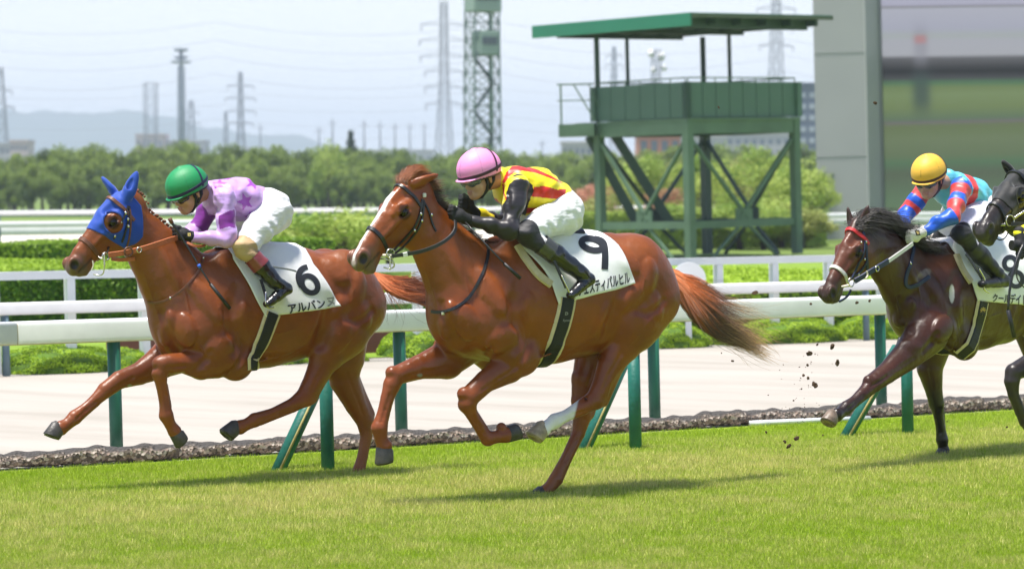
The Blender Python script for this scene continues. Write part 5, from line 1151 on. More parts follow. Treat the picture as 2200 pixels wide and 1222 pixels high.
# grass blades
def blades():
    r = np.random.default_rng(11); n = 1100000
    # sample the visible turf: pixel rows with equal density on screen-ish weighting
    X = []; 
    Yd = 12730/ r.uniform(470,900,n); px = r.uniform(-60,2260,n)
    x = (px-1100)/FPX*Yd; y = Yd
    g0 = np.array(gp(0,1016)[:2]); nv = V[:2]; d = (np.stack([x,y],1)-g0)@nv
    ok = d < -.02; x,y,d = x[ok],y[ok],d[ok]; n = len(x)
    P = np.stack([x,y],1); Q_ = np.stack([x,y,x*0],1); pat = .45*vnoise(Q_,1.9,5)+.6*vnoise(Q_,7,8)+.5*vnoise(Q_,19,4)+.75*np.exp(-((d+2.9)/1.5)**2)-.25; h = r.uniform(.014,.042,n)*(1+.35*pat); h = np.maximum(h,.015)
    w = r.uniform(.002,.0042,n); a = r.uniform(0,2*math.pi,n); lean = r.uniform(.0,.9,n)*h; la = r.uniform(0,2*math.pi,n)
    c,s_ = np.cos(a)*w,np.sin(a)*w; z0 = np.zeros(n)
    A = np.stack([x-c,y-s_,z0-.005],1); B = np.stack([x+c,y+s_,z0-.005],1); T = np.stack([x+lean*np.cos(la),y+lean*np.sin(la),h],1)
    v = np.empty((n*3,3)); v[0::3]=A; v[1::3]=B; v[2::3]=T; f = np.arange(n*3).reshape(n,3)
    dry = np.clip(.34+.45*pat+r.normal(0,.25,n),0,1)[:,None]; edge = smooth01((d+1.5)/1.4)[:,None]; dry = dry*(1-.7*edge)
    col = np.array([.37,.52,.022])*(1-dry)+np.array([.78,.70,.28])*dry; col *= r.uniform(.75,1.2,n)[:,None]
    col *= .93; cc = np.repeat(col,3,0)
    m = mat('grass_blade', rough=.5, attr='Col', spec=.3)
    b = m.node_tree.nodes['Principled BSDF']; nt = m.node_tree; tr = nt.nodes.new('ShaderNodeBsdfTranslucent'); mx = nt.nodes.new('ShaderNodeMixShader'); mx.inputs[0].default_value = .35
    at_ = [q for q in nt.nodes if q.type == 'ATTRIBUTE'][0]; nt.links.new(at_.outputs['Color'],tr.inputs[0]); nt.links.new(b.outputs[0],mx.inputs[1]); nt.links.new(tr.outputs[0],mx.inputs[2])
    nt.links.new(mx.outputs[0],[q for q in nt.nodes if q.type == 'OUTPUT_MATERIAL'][0].inputs[0])
    o = fast_mesh('grass', v, f, m, None, False, cc); tag(o,'short turf of green and straw coloured grass blades','grass',kind='stuff')
blades()

# ------------------------------------------------------------------ the course: rails, posts, gravel bags
LEAN = .022
def up(p, z): return Vector((p[0]-LEAN*z, p[1], z))
def line_k(near, px):            # metres down the track from gp(near) at which that line crosses pixel column px
    g = gp(*near); t = (px-1100)/FPX      # X = t*Y
    return (t*g[1]-g[0])/(U[0]-t*U[1])
def lp(near, k, dv=0.0): g = gp(*near); return (g[0]+U[0]*k+V[0]*dv, g[1]+U[1]*k+V[1]*dv)
railw = mat('rail_white',(.86,.86,.87),.42,var=.10,vscale=5,coat=.1); railc = mat('rail_soiled_edge',(.62,.53,.40),.55,var=.25,vscale=9)
postg = mat('post_green',(.012,.115,.065),.42,var=.25,vscale=6,bump=.15,bscale=30,coat=.1); postt = mat('padded_green',(.010,.150,.115),.5,var=.25,vscale=9,bump=.4,bscale=40,bdist=.008)
postb = mat('post_bluegrey',(.12,.19,.23),.5,var=.2,vscale=8); goldm = mat('grass_stain',(.42,.36,.13),.7,var=.4,vscale=30); fwh = mat('fence_white',(.74,.76,.78),.55,var=.05,vscale=4)
def extr(near, ka, kb, prof, dv=0, seg=1):   # a profile (offset away from us, height) swept down the track
    vs = []; fs = []; n = len(prof)
    for i in range(seg+1):
        k = ka+(kb-ka)*i/seg
        for (o,z) in prof: q = lp(near,k,dv+o); vs.append(up(q,z))
    for i in range(seg):
        for j in range(n): fs.append((i*n+j,i*n+(j+1)%n,(i+1)*n+(j+1)%n,(i+1)*n+j))
    fs += [tuple(range(n))[::-1], tuple(seg*n+j for j in range(n))]; return vs,fs
def oval(w,z0,z1,n=32,e=.34):
    zc,h = (z0+z1)/2,(z1-z0)/2; return [(w*math.copysign(abs(math.cos(a))**e,math.cos(a)), zc+h*math.copysign(abs(math.sin(a))**e,math.sin(a))) for a in [2*math.pi*i/n for i in range(n)]]
NA = (248,980); r0 = empty('running_rail',(0,0,0),label='thick white running rail on round green posts along the grass edge',cat='rail')
k1 = line_k(NA,35); span = 5.2; zz = (.815,.975)
for i in range(-1,9):
    a = k1+span*i; v,f = extr(NA,a+.004,a+span-.004,oval(.06,*zz),seg=1); o = mesh_obj('rail_section',v,f,railw,r0,True)
    v,f = extr(NA,a+.004,a+span-.004,[(-.046,.812),(-.055,.832),(.055,.832),(.046,.812)]); mesh_obj('rail_underside',v,f,railc,o)
    v,f = extr(NA,a-.03,a+.03,oval(.057,.818,.972),seg=1); mesh_obj('joint_sleeve',v,f,railc,r0,True)
kp = [line_k(NA,x) for x in (248,853,1400,1895)]; dk = (kp[-1]-kp[0])/3
for i in range(-2,13):
    k = kp[0]+dk*i; p = lp(NA,k); mb = MB(); mb.tube([up(p,-.05),up(p,.2),up(p,.815)],.047,20); mb.build('post',postg,r0,True)
# second rail across the dirt
NB = (12,806); r1 = empty('far_running_rail',(0,0,0),label='thinner white rail on blue grey posts beyond the dirt strip',cat='rail')
v,f = extr(NB,-6,70,oval(.05,.61,.735),seg=1); mesh_obj('rail_section',v,f,railw,r1,True)
kb = [line_k(NB,x) for x in (12,1862)]
for i in range(-2,8): p = lp(NB,kb[0]+(kb[1]-kb[0])/2*i); mb = MB(); mb.tube([up(p,-.05),up(p,.61)],.040,14); mb.build('post',postb,r1,True)
# white paddock style fence
NC = (897,766); r2 = empty('white_fence',(0,0,0),label='white post and rail fence in front of the clipped hedge',cat='fence')
v,f = extr(NC,-14,60,[(-.03,.955),(-.03,1.04),(.03,1.04),(.03,.955)]); mesh_obj('top_rail',v,f,fwh,r2)
kc = [line_k(NC,x) for x in (154,309,1548,1667)]; dc = kc[1]-kc[0]; nn_ = round((kc[2]-kc[0])/dc); dc = (kc[2]-kc[0])/nn_
for i in range(-3,nn_+16):
    p = lp(NC,kc[0]+dc*i,.012); mb = MB(); a = Matrix.Rotation(TA,3,'Z'); mb.bar(up(p,-.03),up(p,.953),.09,.08,up=tuple(V)); mb.build('post',fwh,r2)
p = lp(NC,line_k(NC,1452),-.25); mb = MB(); mb.tube([Vector((p[0],p[1]-.03,.80)),Vector((p[0],p[1]+.03,.80))],.20,28); mb.bar(up(p,0),up(p,.66),.07); tag(mb.build('round_board',fwh,None),'white round topped board standing behind the tail of the middle horse','board')
# padded posts in the grass
for (x,y,h_) in ((705,1011,.72),(1366,966,.72),(1951,933,.70)):
    p = gp(x,y); o = empty('padded_post',p,label={705:'short upright green padded post behind the hind legs of the left horse',1366:'short upright green padded post right of the middle horse, before the sand',1951:'short upright green padded post below the chest of the right horse'}[x],cat='post',group='short padded posts in the turf')
    mb = MB(); mb.tube([(0,0,-.05),(-LEAN*h_*.5,0,h_*.5),(-LEAN*h_,0,h_)],.045,20); mb.build('padding',postt,o,True); mb = MB(); mb.box((.0,0,h_+.006),(.10,.09,.010)); mb.tube([(.03,.01,h_),(.03,.01,h_+.07)],.018,10); mb.build('cap',rubber,o)
for (a,b,z,lb) in (((597,1012),(700,790),.75,'leaning green padded strut behind the hind leg of the left horse'),((1255,966),(1342,772),.72,'leaning green padded strut with grass on it, behind the middle horse'),((1818,938),(1928,748),.70,'leaning green padded strut behind the foreleg of the right horse')):
    g = gp(*a); t = at(b[0],b[1],g[1]+.35); o = empty('padded_strut',g,label=lb,cat='post',group='leaning padded struts in the turf'); d = t-g
    mb = MB(); mb.tube([-.03*d,d*.5,d],.047,20); mb.build('padding',postt,o,True); n_ = Vector((d[2],0,-d[0])).normalized()
    mb = MB(); mb.tube([d*.02+Vector((.012,-.049,0)),d*.97+Vector((.012,-.049,0))],.009,6); mb.build('seam',goldm,o,True); mb = MB(); mb.tube([d*.97,d+Vector((.03,.02,.10))],.014,8); mb.build('rod',rubber,o,True)
a_,b_ = gp(1618,914),gp(1868,904); mb = MB(); mb.tube([a_+Vector((0,0,.02)),b_+Vector((0,0,.02))],.028,12,flat=.8); mb.box(a_+Vector((.05,0,.02)),(.16,.09,.035)); tag(mb.build('white_pipe',mat('pipe_white',(.62,.66,.66),.5,var=.2,vscale=12),None,True),'white pipe lying on the edge of the grass','pipe')
# gravel bags
gm = mat('gravel_bag',(.10,.08,.07),.95,spec=.1); nt = gm.node_tree; n = nt.nodes; b = n['Principled BSDF']; tc = n.new('ShaderNodeTexCoord')
vo = n.new('ShaderNodeTexVoronoi'); vo.inputs['Scale'].default_value = 42; nt.links.new(tc.outputs['Object'],vo.inputs['Vector'])
cr = n.new('ShaderNodeValToRGB'); e = cr.color_ramp.elements; e[0].color = (.09,.075,.065,1); e[1].color = (.50,.43,.37,1); e[1].position = .9; e.new(.35).color = (.16,.13,.11,1); e.new(.6).color = (.28,.21,.17,1)
sp_ = n.new('ShaderNodeSeparateColor'); nt.links.new(vo.outputs['Color'],sp_.inputs[0]); nt.links.new(sp_.outputs[0],cr.inputs[0])
no = n.new('ShaderNodeTexNoise'); no.inputs['Scale'].default_value = 5; nt.links.new(tc.outputs['Object'],no.inputs['Vector']); mr = n.new('ShaderNodeMix'); mr.data_type = 'RGBA'; mr.blend_type = 'MIX'; mr.inputs[7].default_value = (.08,.075,.072,1)
sx_ = n.new('ShaderNodeSeparateXYZ'); gn = n.new('ShaderNodeNewGeometry'); nt.links.new(gn.outputs['Normal'],sx_.inputs[0]); m1 = n.new('ShaderNodeMapRange'); m1.inputs[1].default_value = .55; m1.inputs[2].default_value = .85; nt.links.new(sx_.outputs[2],m1.inputs[0]); nt.links.new(m1.outputs[0],mr.inputs[0]); nt.links.new(cr.outputs[0],mr.inputs[6]); nt.links.new(mr.outputs[2],b.inputs['Base Color'])
bp = n.new('ShaderNodeBump'); bp.inputs['Strength'].default_value = .8; bp.inputs['Distance'].default_value = .02; nt.links.new(vo.outputs['Distance'],bp.inputs['Height']); nt.links.new(bp.outputs[0],b.inputs['Normal'])
bags = []; r = np.random.default_rng(21)
for q in range(5):
    vs = []; fs = []; A,Bn = 26,18; L_ = .30
    for i in range(A):
        t = -1+2*i/(A-1); rr = .064*(1-abs(t)**3.2)**.5+.004
        for j in range(Bn): a = 2*math.pi*j/Bn; w = 1+.10*math.sin(a*3+t*5+q)+.08*math.sin(t*11+q*2+a); z = rr*math.sin(a)*w*.85; vs.append((t*L_,rr*1.35*math.cos(a)*w,max(z,-.055)+.055))
    for i in range(A-1):
        for j in range(Bn): fs.append((i*Bn+j,i*Bn+(j+1)%Bn,(i+1)*Bn+(j+1)%Bn,(i+1)*Bn+j))
    o = mesh_obj('gravel_bag',vs,fs,gm,None,True); bags.append(o.data); bpy.data.objects.remove(o)
NG = (0,1006); k = line_k(NG,-60); k2 = line_k(NG,2290); i = 0
while k < k2:
    o = bpy.data.objects.new('gravel_bag',bags[i%5]); COL.objects.link(o); p = lp(NG,k,r.normal(0,.012)); o.location = (p[0],p[1],r.uniform(-.012,.0)); o.rotation_euler = (0,0,TA+(math.pi if i%2 else 0)+r.normal(0,.03)); s_ = r.uniform(.92,1.12); o.scale = (1,1,s_)
    tag(o,'dark netted bag of gravel in the line between grass and sand','gravel bag','gravel bags laid along the grass edge'); k += .43; i += 1
# flying clods
clm = mat('turf_clod',(.16,.09,.045),.95,var=.6,vscale=60,bump=1,bscale=60); r = np.random.default_rng(4); clods = []
for q in range(6):
    mb = MB(); mb.sphere((0,0,0),1,10,7); vs = [Vector(v)*(1+r.uniform(-.35,.35)) for v in mb.v]; vs = [Vector((v.x*r.uniform(.9,1.1),v.y*.7,v.z)) for v in vs]; o = mesh_obj('turf_clod',vs,mb.f,clm,None,False); clods.append(o.data); bpy.data.objects.remove(o)
CL = [(1739,759,6),(1788,744,7),(1799,779,7),(1750,826,9),(1735,784,4),(1726,806,4),(1736,812,4),(1742,653,3),(1841,650,3.5),(1868,646,3.5),(1574,775,3),(1756,740,3),(1622,629,5),(1695,958,6),(1711,941,7),(1686,948,5),(1646,928,3.5),(1768,934,3),(1765,903,3),(1722,835,2.5),(1705,860,2.5),(1550,758,2),(2163,917,3),(2035,905,2),(1544,231,3),(1880,222,4)]
for _ in range(46): CL.append((r.normal(1722,26),r.normal(840,62),r.uniform(.8,1.7)))
big = 0
for i,(x,y,s_) in enumerate(CL):
    o = bpy.data.objects.new('turf_clod',clods[i%6]); COL.objects.link(o); Y = 20.6+.2*math.sin(i*3.1); o.location = at(x,y,Y); q = s_*.8*Y/FPX; o.scale = (q,q,q*r.uniform(.8,1.5)); o.rotation_euler = tuple(r.uniform(0,6,3))
    tag(o,'brown crumb of turf flying up in front of the right horse','clod','turf clods thrown up between the middle and right horses')
# ------------------------------------------------------------------ foliage
def leafmat(name, c0, c1, tr=.3):
    m = mat(name, rough=.55, attr='Col', spec=.25); nt = m.node_tree; n = nt.nodes; b = n['Principled BSDF']
    a = [q for q in n if q.type == 'ATTRIBUTE'][0]; cr = n.new('ShaderNodeMix'); cr.data_type = 'RGBA'; cr.inputs[6].default_value = (*c0,1); cr.inputs[7].default_value = (*c1,1)
    oi = n.new('ShaderNodeObjectInfo'); ad = n.new('ShaderNodeMath'); ad.operation = 'MULTIPLY_ADD'; sp_ = n.new('ShaderNodeSeparateColor'); nt.links.new(a.outputs['Color'],sp_.inputs[0])
    nt.links.new(oi.outputs['Random'],ad.inputs[0]); ad.inputs[1].default_value = .35; nt.links.new(sp_.outputs[0],ad.inputs[2]); nt.links.new(ad.outputs[0],cr.inputs[0]); nt.links.new(cr.outputs[2],b.inputs['Base Color'])
    t = n.new('ShaderNodeBsdfTranslucent'); nt.links.new(cr.outputs[2],t.inputs[0]); x = n.new('ShaderNodeMixShader'); x.inputs[0].default_value = tr; nt.links.new(b.outputs[0],x.inputs[1]); nt.links.new(t.outputs[0],x.inputs[2]); nt.links.new(x.outputs[0],[q for q in n if q.type == 'OUTPUT_MATERIAL'][0].inputs[0]); return m
def leaves(blobs, n, size, seed, flat=.0, shell=.55, core=None, zmin=None):
    r = np.random.default_rng(seed); vol = np.array([b[3]*b[4]*b[5] for b in blobs])**.67; cnt = (n*vol/vol.sum()).astype(int); P = []; C = []; N = []
    for b,c in zip(blobs,cnt):
        d = r.normal(size=(c,3)); d /= np.linalg.norm(d,axis=1)[:,None]; rad = r.uniform(shell**3,1,c)**(1/3); rad *= 1+(.16 if shell < .95 else .06)*np.sin(d[:,0]*7+seed)*np.sin(d[:,1]*6+d[:,2]*8); P.append(np.array(b[:3])+d*rad[:,None]*np.array(b[3:6])); C.append(np.clip(.30+(.38 if shell < .9 else .1)*r.uniform(-1,1)+r.normal(0,.16,c),0,1)); N.append(d)
    P = np.concatenate(P); C = np.concatenate(C); N = np.concatenate(N)
    if zmin is not None: k = P[:,2] > zmin; P,C,N = P[k],C[k],N[k]
    m = len(P); a = r.normal(size=(m,3))*.75+N; a /= np.linalg.norm(a,axis=1)[:,None]; t = np.cross(a,r.normal(size=(m,3))); t /= np.linalg.norm(t,axis=1)[:,None]; u = np.cross(a,t); s_ = size*r.uniform(.6,1.3,m)[:,None]
    V_ = np.empty((m*4,3)); V_[0::4] = P-t*s_; V_[1::4] = P-u*s_*.45; V_[2::4] = P+t*s_; V_[3::4] = P+u*s_*.45
    return V_, np.arange(m*4).reshape(m,4), np.repeat(C,4)[:,None]*np.ones(3)
LM = {'dark':leafmat('leaf_wood',(.042,.085,.014),(.26,.35,.06)),'light':leafmat('leaf_light',(.17,.30,.045),(.42,.50,.11)),'hedge':leafmat('leaf_hedge',(.06,.15,.012),(.36,.52,.04)),'azalea':leafmat('leaf_azalea',(.20,.36,.012),(.44,.60,.05)),
      'conifer':leafmat('leaf_conifer',(.02,.05,.02),(.05,.09,.035)),'pink':leafmat('leaf_pink',(.20,.20,.06),(.60,.26,.20)),'olive':leafmat('leaf_olive',(.18,.23,.05),(.42,.44,.14))}
barkm = mat('bark',(.11,.085,.065),.9,var=.4,vscale=6,bump=.6,bscale=12)
def tree_mesh(kind, seed, h, w, n, size, mk):
    r = np.random.default_rng(seed); bl = [(0,0,h*.62,w*.62,w*.62,h*.34)]
    for _ in range(9): a = r.uniform(0,6.28); d = r.uniform(.35,.75)*w; bl.append((d*math.cos(a),d*math.sin(a),h*r.uniform(.24,.86),w*r.uniform(.26,.46),w*r.uniform(.26,.46),h*r.uniform(.11,.2)))
    if kind == 'conifer': bl = [(0,0,h*(.15+.1*i),w*(1-.105*i),w*(1-.105*i),h*.07) for i in range(9)]
    V_,F,C = leaves(bl,n,size,seed,shell=.35); o = fast_mesh('crown',V_,F,LM[mk],None,False,C); cr = o.data; bpy.data.objects.remove(o)
    mb = MB(); mb.tube([(0,0,-.1),(.04*w,.02,h*.2),(0,0,h*.45),(.02,0,h*.8)],[h*.028,h*.022,h*.017,h*.006],8)
    for _ in range(6): a = r.uniform(0,6.28); z = h*r.uniform(.22,.5); mb.tube([(0,0,z),(w*.3*math.cos(a),w*.3*math.sin(a),z+h*.12),(w*.55*math.cos(a),w*.55*math.sin(a),z+h*.22)],[h*.012,h*.008,h*.003],6)
    o = mb.build('trunk',barkm,None,True); tk = o.data; bpy.data.objects.remove(o); return cr,tk
def put_tree(name, mm, loc, sc, rz, label, cat='tree', group=None):
    e = empty(name,loc,rz,label=label,cat=cat,group=group); e.scale = sc
    for nm,me in (('crown',mm[0]),('trunk',mm[1])): o = bpy.data.objects.new(nm,me); link(o,e)
    return e
TW = [tree_mesh('t',i+1,5.4,2.0,5200,.13,'dark') for i in range(6)]; TL = [tree_mesh('t',i+20,5.0,1.9,4200,.11,'light') for i in range(3)]; TO = [tree_mesh('t',i+40,4.2,1.7,3600,.10,'olive') for i in range(2)]; TP = [tree_mesh('t',50,3.0,1.3,2600,.09,'pink')]; TC = tree_mesh('conifer',60,6,1.2,2600,.16,'conifer')
r = np.random.default_rng(17)
def top(px, y, Y): return (398-y+0)/FPX*Y+CAMZ     # height that reaches picture row y at distance Y
i = 0
def prof(x): return np.interp(x,[-300,0,60,120,180,240,300,370,440,520,600,660,720,800,850,900,960,1040,1110,1170,1230,1300,1400,1500,1600,1700,1800],[345,338,335,306,328,322,328,310,326,322,312,325,318,334,322,338,322,330,320,334,338,332,330,328,332,328,330])
for row,(Y,st,dy) in enumerate(((266,34,0),(252,34,16),(240,36,36),(228,38,62))):
    x = -520
    while x < (1790 if row < 2 else 1260):
        Yj = Y+r.uniform(-5,5); yt = prof(x)+dy+r.uniform(-9,12); h = top(x,yt-8-(10 if r.uniform() < .2 else 0),Yj); p = at(x,460,Yj); s_ = h/5.3; w = r.uniform(.95,1.25)
        put_tree('broadleaf_tree',TW[i%6],(p[0],Yj,0),(s_*w,s_*w,s_),r.uniform(0,6.28),'dense mid green tree in the long belt of trees on the far side','tree','trees in the belt beyond the course'); x += st*r.uniform(.8,1.25); i += 1
p = at(705,460,228); put_tree('light_tree',TL[0],(p[0],228,0),(1.05,1.05,top(700,300,228)/4.8),1,'pale green broad tree standing above the belt, left of the dark conifer','tree')
p = at(755,460,300); put_tree('conifer',TC,(p[0],300,0),(1.5,1.5,top(755,278,300)/6.0),0,'dark narrow conifer rising above the belt of trees left of the pink helmet','tree')
# nearer trees and bushes
near = [(650,470,70,'l'),(700,452,68,'l'),(740,440,66,'l'),(790,448,68,'l'),(840,470,72,'l'),(560,478,74,'o'),(1235,400,120,'p'),(1268,392,110,'p'),(1300,410,105,'o'),(1340,350,125,'l'),(1385,335,122,'l'),(1420,400,100,'p'),(1450,345,125,'o'),(1500,325,120,'l'),(1555,340,118,'l'),(1600,330,124,'o'),(1650,318,116,'l'),(1700,340,110,'l'),(1740,350,105,'l'),(1360,440,95,'o'),(1460,430,96,'l'),(1530,440,98,'o'),(1590,430,94,'l'),(1680,420,96,'l'),(1725,440,95,'o'),(1640,450,93,'l'),(1250,470,98,'l'),(900,420,110,'l'),(960,430,120,'l'),(1010,440,125,'l')]
nm_ = {'l':('bright green leafy tree','tree'),'o':('olive green open tree','tree'),'p':('reddish pink flowering tree','tree')}
for j,(x,y,Y,t) in enumerate(near):
    mm = {'l':TL,'o':TO,'p':TP}[t]; mm = mm[j%len(mm)]; hh = {'l':5.0,'o':4.2,'p':3.0}[t]*.97; h = top(x,y,Y); p = at(x,460,Y); s_ = h/hh; w = max(1,1.0/s_*.75)
    put_tree({'l':'leafy_tree','o':'olive_tree','p':'flowering_tree'}[t],mm,(p[0],Y,0),(s_*w,s_*w,s_),r.uniform(0,6.28),nm_[t][0]+(' behind the green viewing tower' if x > 1200 else ' in the infield between the left and middle horses'),nm_[t][1],'%ss %s'%(nm_[t][0],'behind the viewing tower' if x > 1200 else 'in the infield'))
# hedges: long clipped boxes of leaves
def hedge(near, ka, kb, dv, depth, h, n, size, mk, label, seed, top_lit=None):
    L_ = kb-ka; r = np.random.default_rng(seed); m = n; P = np.empty((m,3)); f = r.uniform(0,1,m); u = r.uniform(0,L_,m); N = np.zeros((m,3)); ft = depth/(depth+h*1.3)
    tp = f < ft; P[:,0] = u; P[tp,1] = r.uniform(0,depth,tp.sum()); P[tp,2] = h+r.normal(0,.015,tp.sum()); N[tp] = (0,0,1); q = ~tp; P[q,1] = r.normal(0,.03,q.sum()); P[q,2] = r.uniform(0,h,q.sum()); N[q] = (0,-1,0)
    P[:,2] += .02*np.sin(u*1.3)+.015*np.sin(u*4.1); a = r.normal(size=(m,3))*.5+N; a /= np.linalg.norm(a,axis=1)[:,None]; t = np.cross(a,r.normal(size=(m,3))); t /= np.linalg.norm(t,axis=1)[:,None]; w = np.cross(a,t); s_ = size*r.uniform(.6,1.3,m)[:,None]
    V_ = np.empty((m*4,3)); V_[0::4] = P-t*s_; V_[1::4] = P-w*s_*.5; V_[2::4] = P+t*s_; V_[3::4] = P+w*s_*.5
    C = np.clip(.22+.25*vnoise(P,1.7,seed)+r.normal(0,.13,m),0,1); 
    if top_lit: C = np.where(tp,np.clip(C+top_lit,0,1.2),C)  # sunlit top against shaded face, put into the leaf colour
    g = lp(near,ka,dv); e = empty('hedge',(g[0],g[1],0),TA,label=label,cat='hedge'); fast_mesh('leaves',V_,np.arange(m*4).reshape(m,4),LM[mk],e,False,np.repeat(C,4)[:,None]*np.ones(3))
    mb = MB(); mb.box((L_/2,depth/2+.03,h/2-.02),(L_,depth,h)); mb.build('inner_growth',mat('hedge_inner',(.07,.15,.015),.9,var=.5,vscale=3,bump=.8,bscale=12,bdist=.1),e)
N1 = (0,718); hedge(N1,-4,line_k(N1,800),0,5.6,.80,90000,.032,'hedge','broad flat topped hedge with a bright clipped top, coloured as if sunlit, behind the white fence at the left',31,top_lit=.45)
hedge((897,760),line_k((897,760),1030),line_k((897,760),2420),.35,8.0,.60,120000,.034,'hedge','low wide hedge with a bright flat top, coloured as if sunlit, behind the white fence at the right',32,top_lit=.45)
hedge((0,640),-8,line_k((0,640),720),0,2.0,.93,30000,.04,'hedge','dark green clipped hedge farther back at the left, behind the broad one',33)
hedge((0,662),line_k((0,662),140),line_k((0,662),420),-.3,.8,.62,9000,.045,'azalea','low box hedge right behind the white fence near the head of the left horse',35)
hedge((1500,533),line_k((1500,533),1215),line_k((1500,533),1775),0,2.0,1.05,22000,.075,'light','loose low bushes behind the legs of the viewing tower',39)
def shrub(x0, x1, ytop, base, lb, seed):
    k0,k1_ = line_k(base,x0),line_k(base,x1); g = lp(base,(k0+k1_)/2,.45); Y = g[1]; hw = (k1_-k0)/2*.98; yb = proj(np.array([[g[0],g[1],0]]))[0,1]; h = CAMZ-(ytop-400)/FPX*Y
    V_,F,C = leaves([(0,0,0,hw,.55,h)],int(22000*hw),.018,seed,shell=.97,zmin=0); C = np.clip(C+.18+.0*C,0,1); e = empty('clipped_shrub',(g[0],g[1],0),TA,label=lb,cat='shrub',group=None)
    fast_mesh('leaves',V_,F,LM['azalea'],e,False,C); mb = MB(); mb.sphere((0,0,0),1,24,14,(hw*.975,.535,h*.975)); mb.build('inner_growth',mat('azalea_hollow_shade',(.10,.20,.012),.9,var=.5,vscale=9,bump=.8,bscale=40,bdist=.03),e,True)  # core coloured dark to paint the shade in hollows between leaves
SB = (0,806)
for j,a in enumerate([(15,300,735,SB,'wide rounded shrub below the white rail at the far left'),(262,350,745,SB,'rounded shrub behind the forelegs of the left horse'),(520,690,735,SB,'rounded shrub behind the belly of the left horse'),(700,812,737,SB,'small round shrub behind the tail of the left horse'),(878,1010,702,SB,'rounded shrub behind the chest of the middle horse'),(1380,1560,693,SB,'rounded shrub behind the tail of the middle horse'),(1560,1640,705,SB,'low rounded shrub just left of the wide one before the right horse'),(1612,1862,683,SB,'wide rounded shrub just left of the right horse'),(1860,1990,680,SB,'rounded shrub behind the chest of the right horse'),(2060,2230,690,SB,'rounded shrub at the right edge beneath the right horse'),(-160,8,735,SB,'rounded shrub cut by the left edge')]): shrub(*a,seed=70+j)
# maroon board
NM = (870,755); v,f = extr(NM,line_k(NM,235),line_k(NM,1010),[(0,0),(0,.34),(.08,.34),(.08,0)]); tag(mesh_obj('low_board',v,f,mat('maroon_board',(.20,.055,.055),.6,var=.15,vscale=3),None),'low maroon board behind the white fence between the left and middle horses','board')
# far rails and fences in the infield
for j,(nr,z0,z1,lb,w_) in enumerate([((0,560),.86,1.02,'first white rail of the far course, behind the head of the left horse',.06),((0,548),.55,.80,'broad low white rail of the far course behind the head of the left horse',.06),((0,527),1.0,1.14,'second white rail of the far course, just below the dark mesh fence',.05)]):
    e = empty('far_course_rail',(0,0,0),label=lb,cat='rail'); v,f = extr(nr,-20,140,oval(w_,z0,z1,n=10)); mesh_obj('rail_section',v,f,railw,e,True)
    for k in range(-20,141,5): p = lp(nr,k); mb = MB(); mb.bar(up(p,0),up(p,z0),.08); mb.build('post',postb,e)
e = empty('mesh_fence',(0,0,0),label='dark green mesh fence along the foot of the tree belt',cat='fence'); a,b = at(-150,470,205),at(1500,470,205)
mb = MB(); mb.box(((a[0]+b[0])/2,205,.22),(b[0]-a[0],.04,.44)); mb.build('mesh_panel',mat('mesh_green',(.02,.12,.10),.7,var=.3,vscale=2),e)
for j in range(0,26): x = a[0]+(b[0]-a[0])*j/25; mb = MB(); mb.bar((x,204.9,0),(x,204.9,.5),.08); mb.build('post',postg,e)

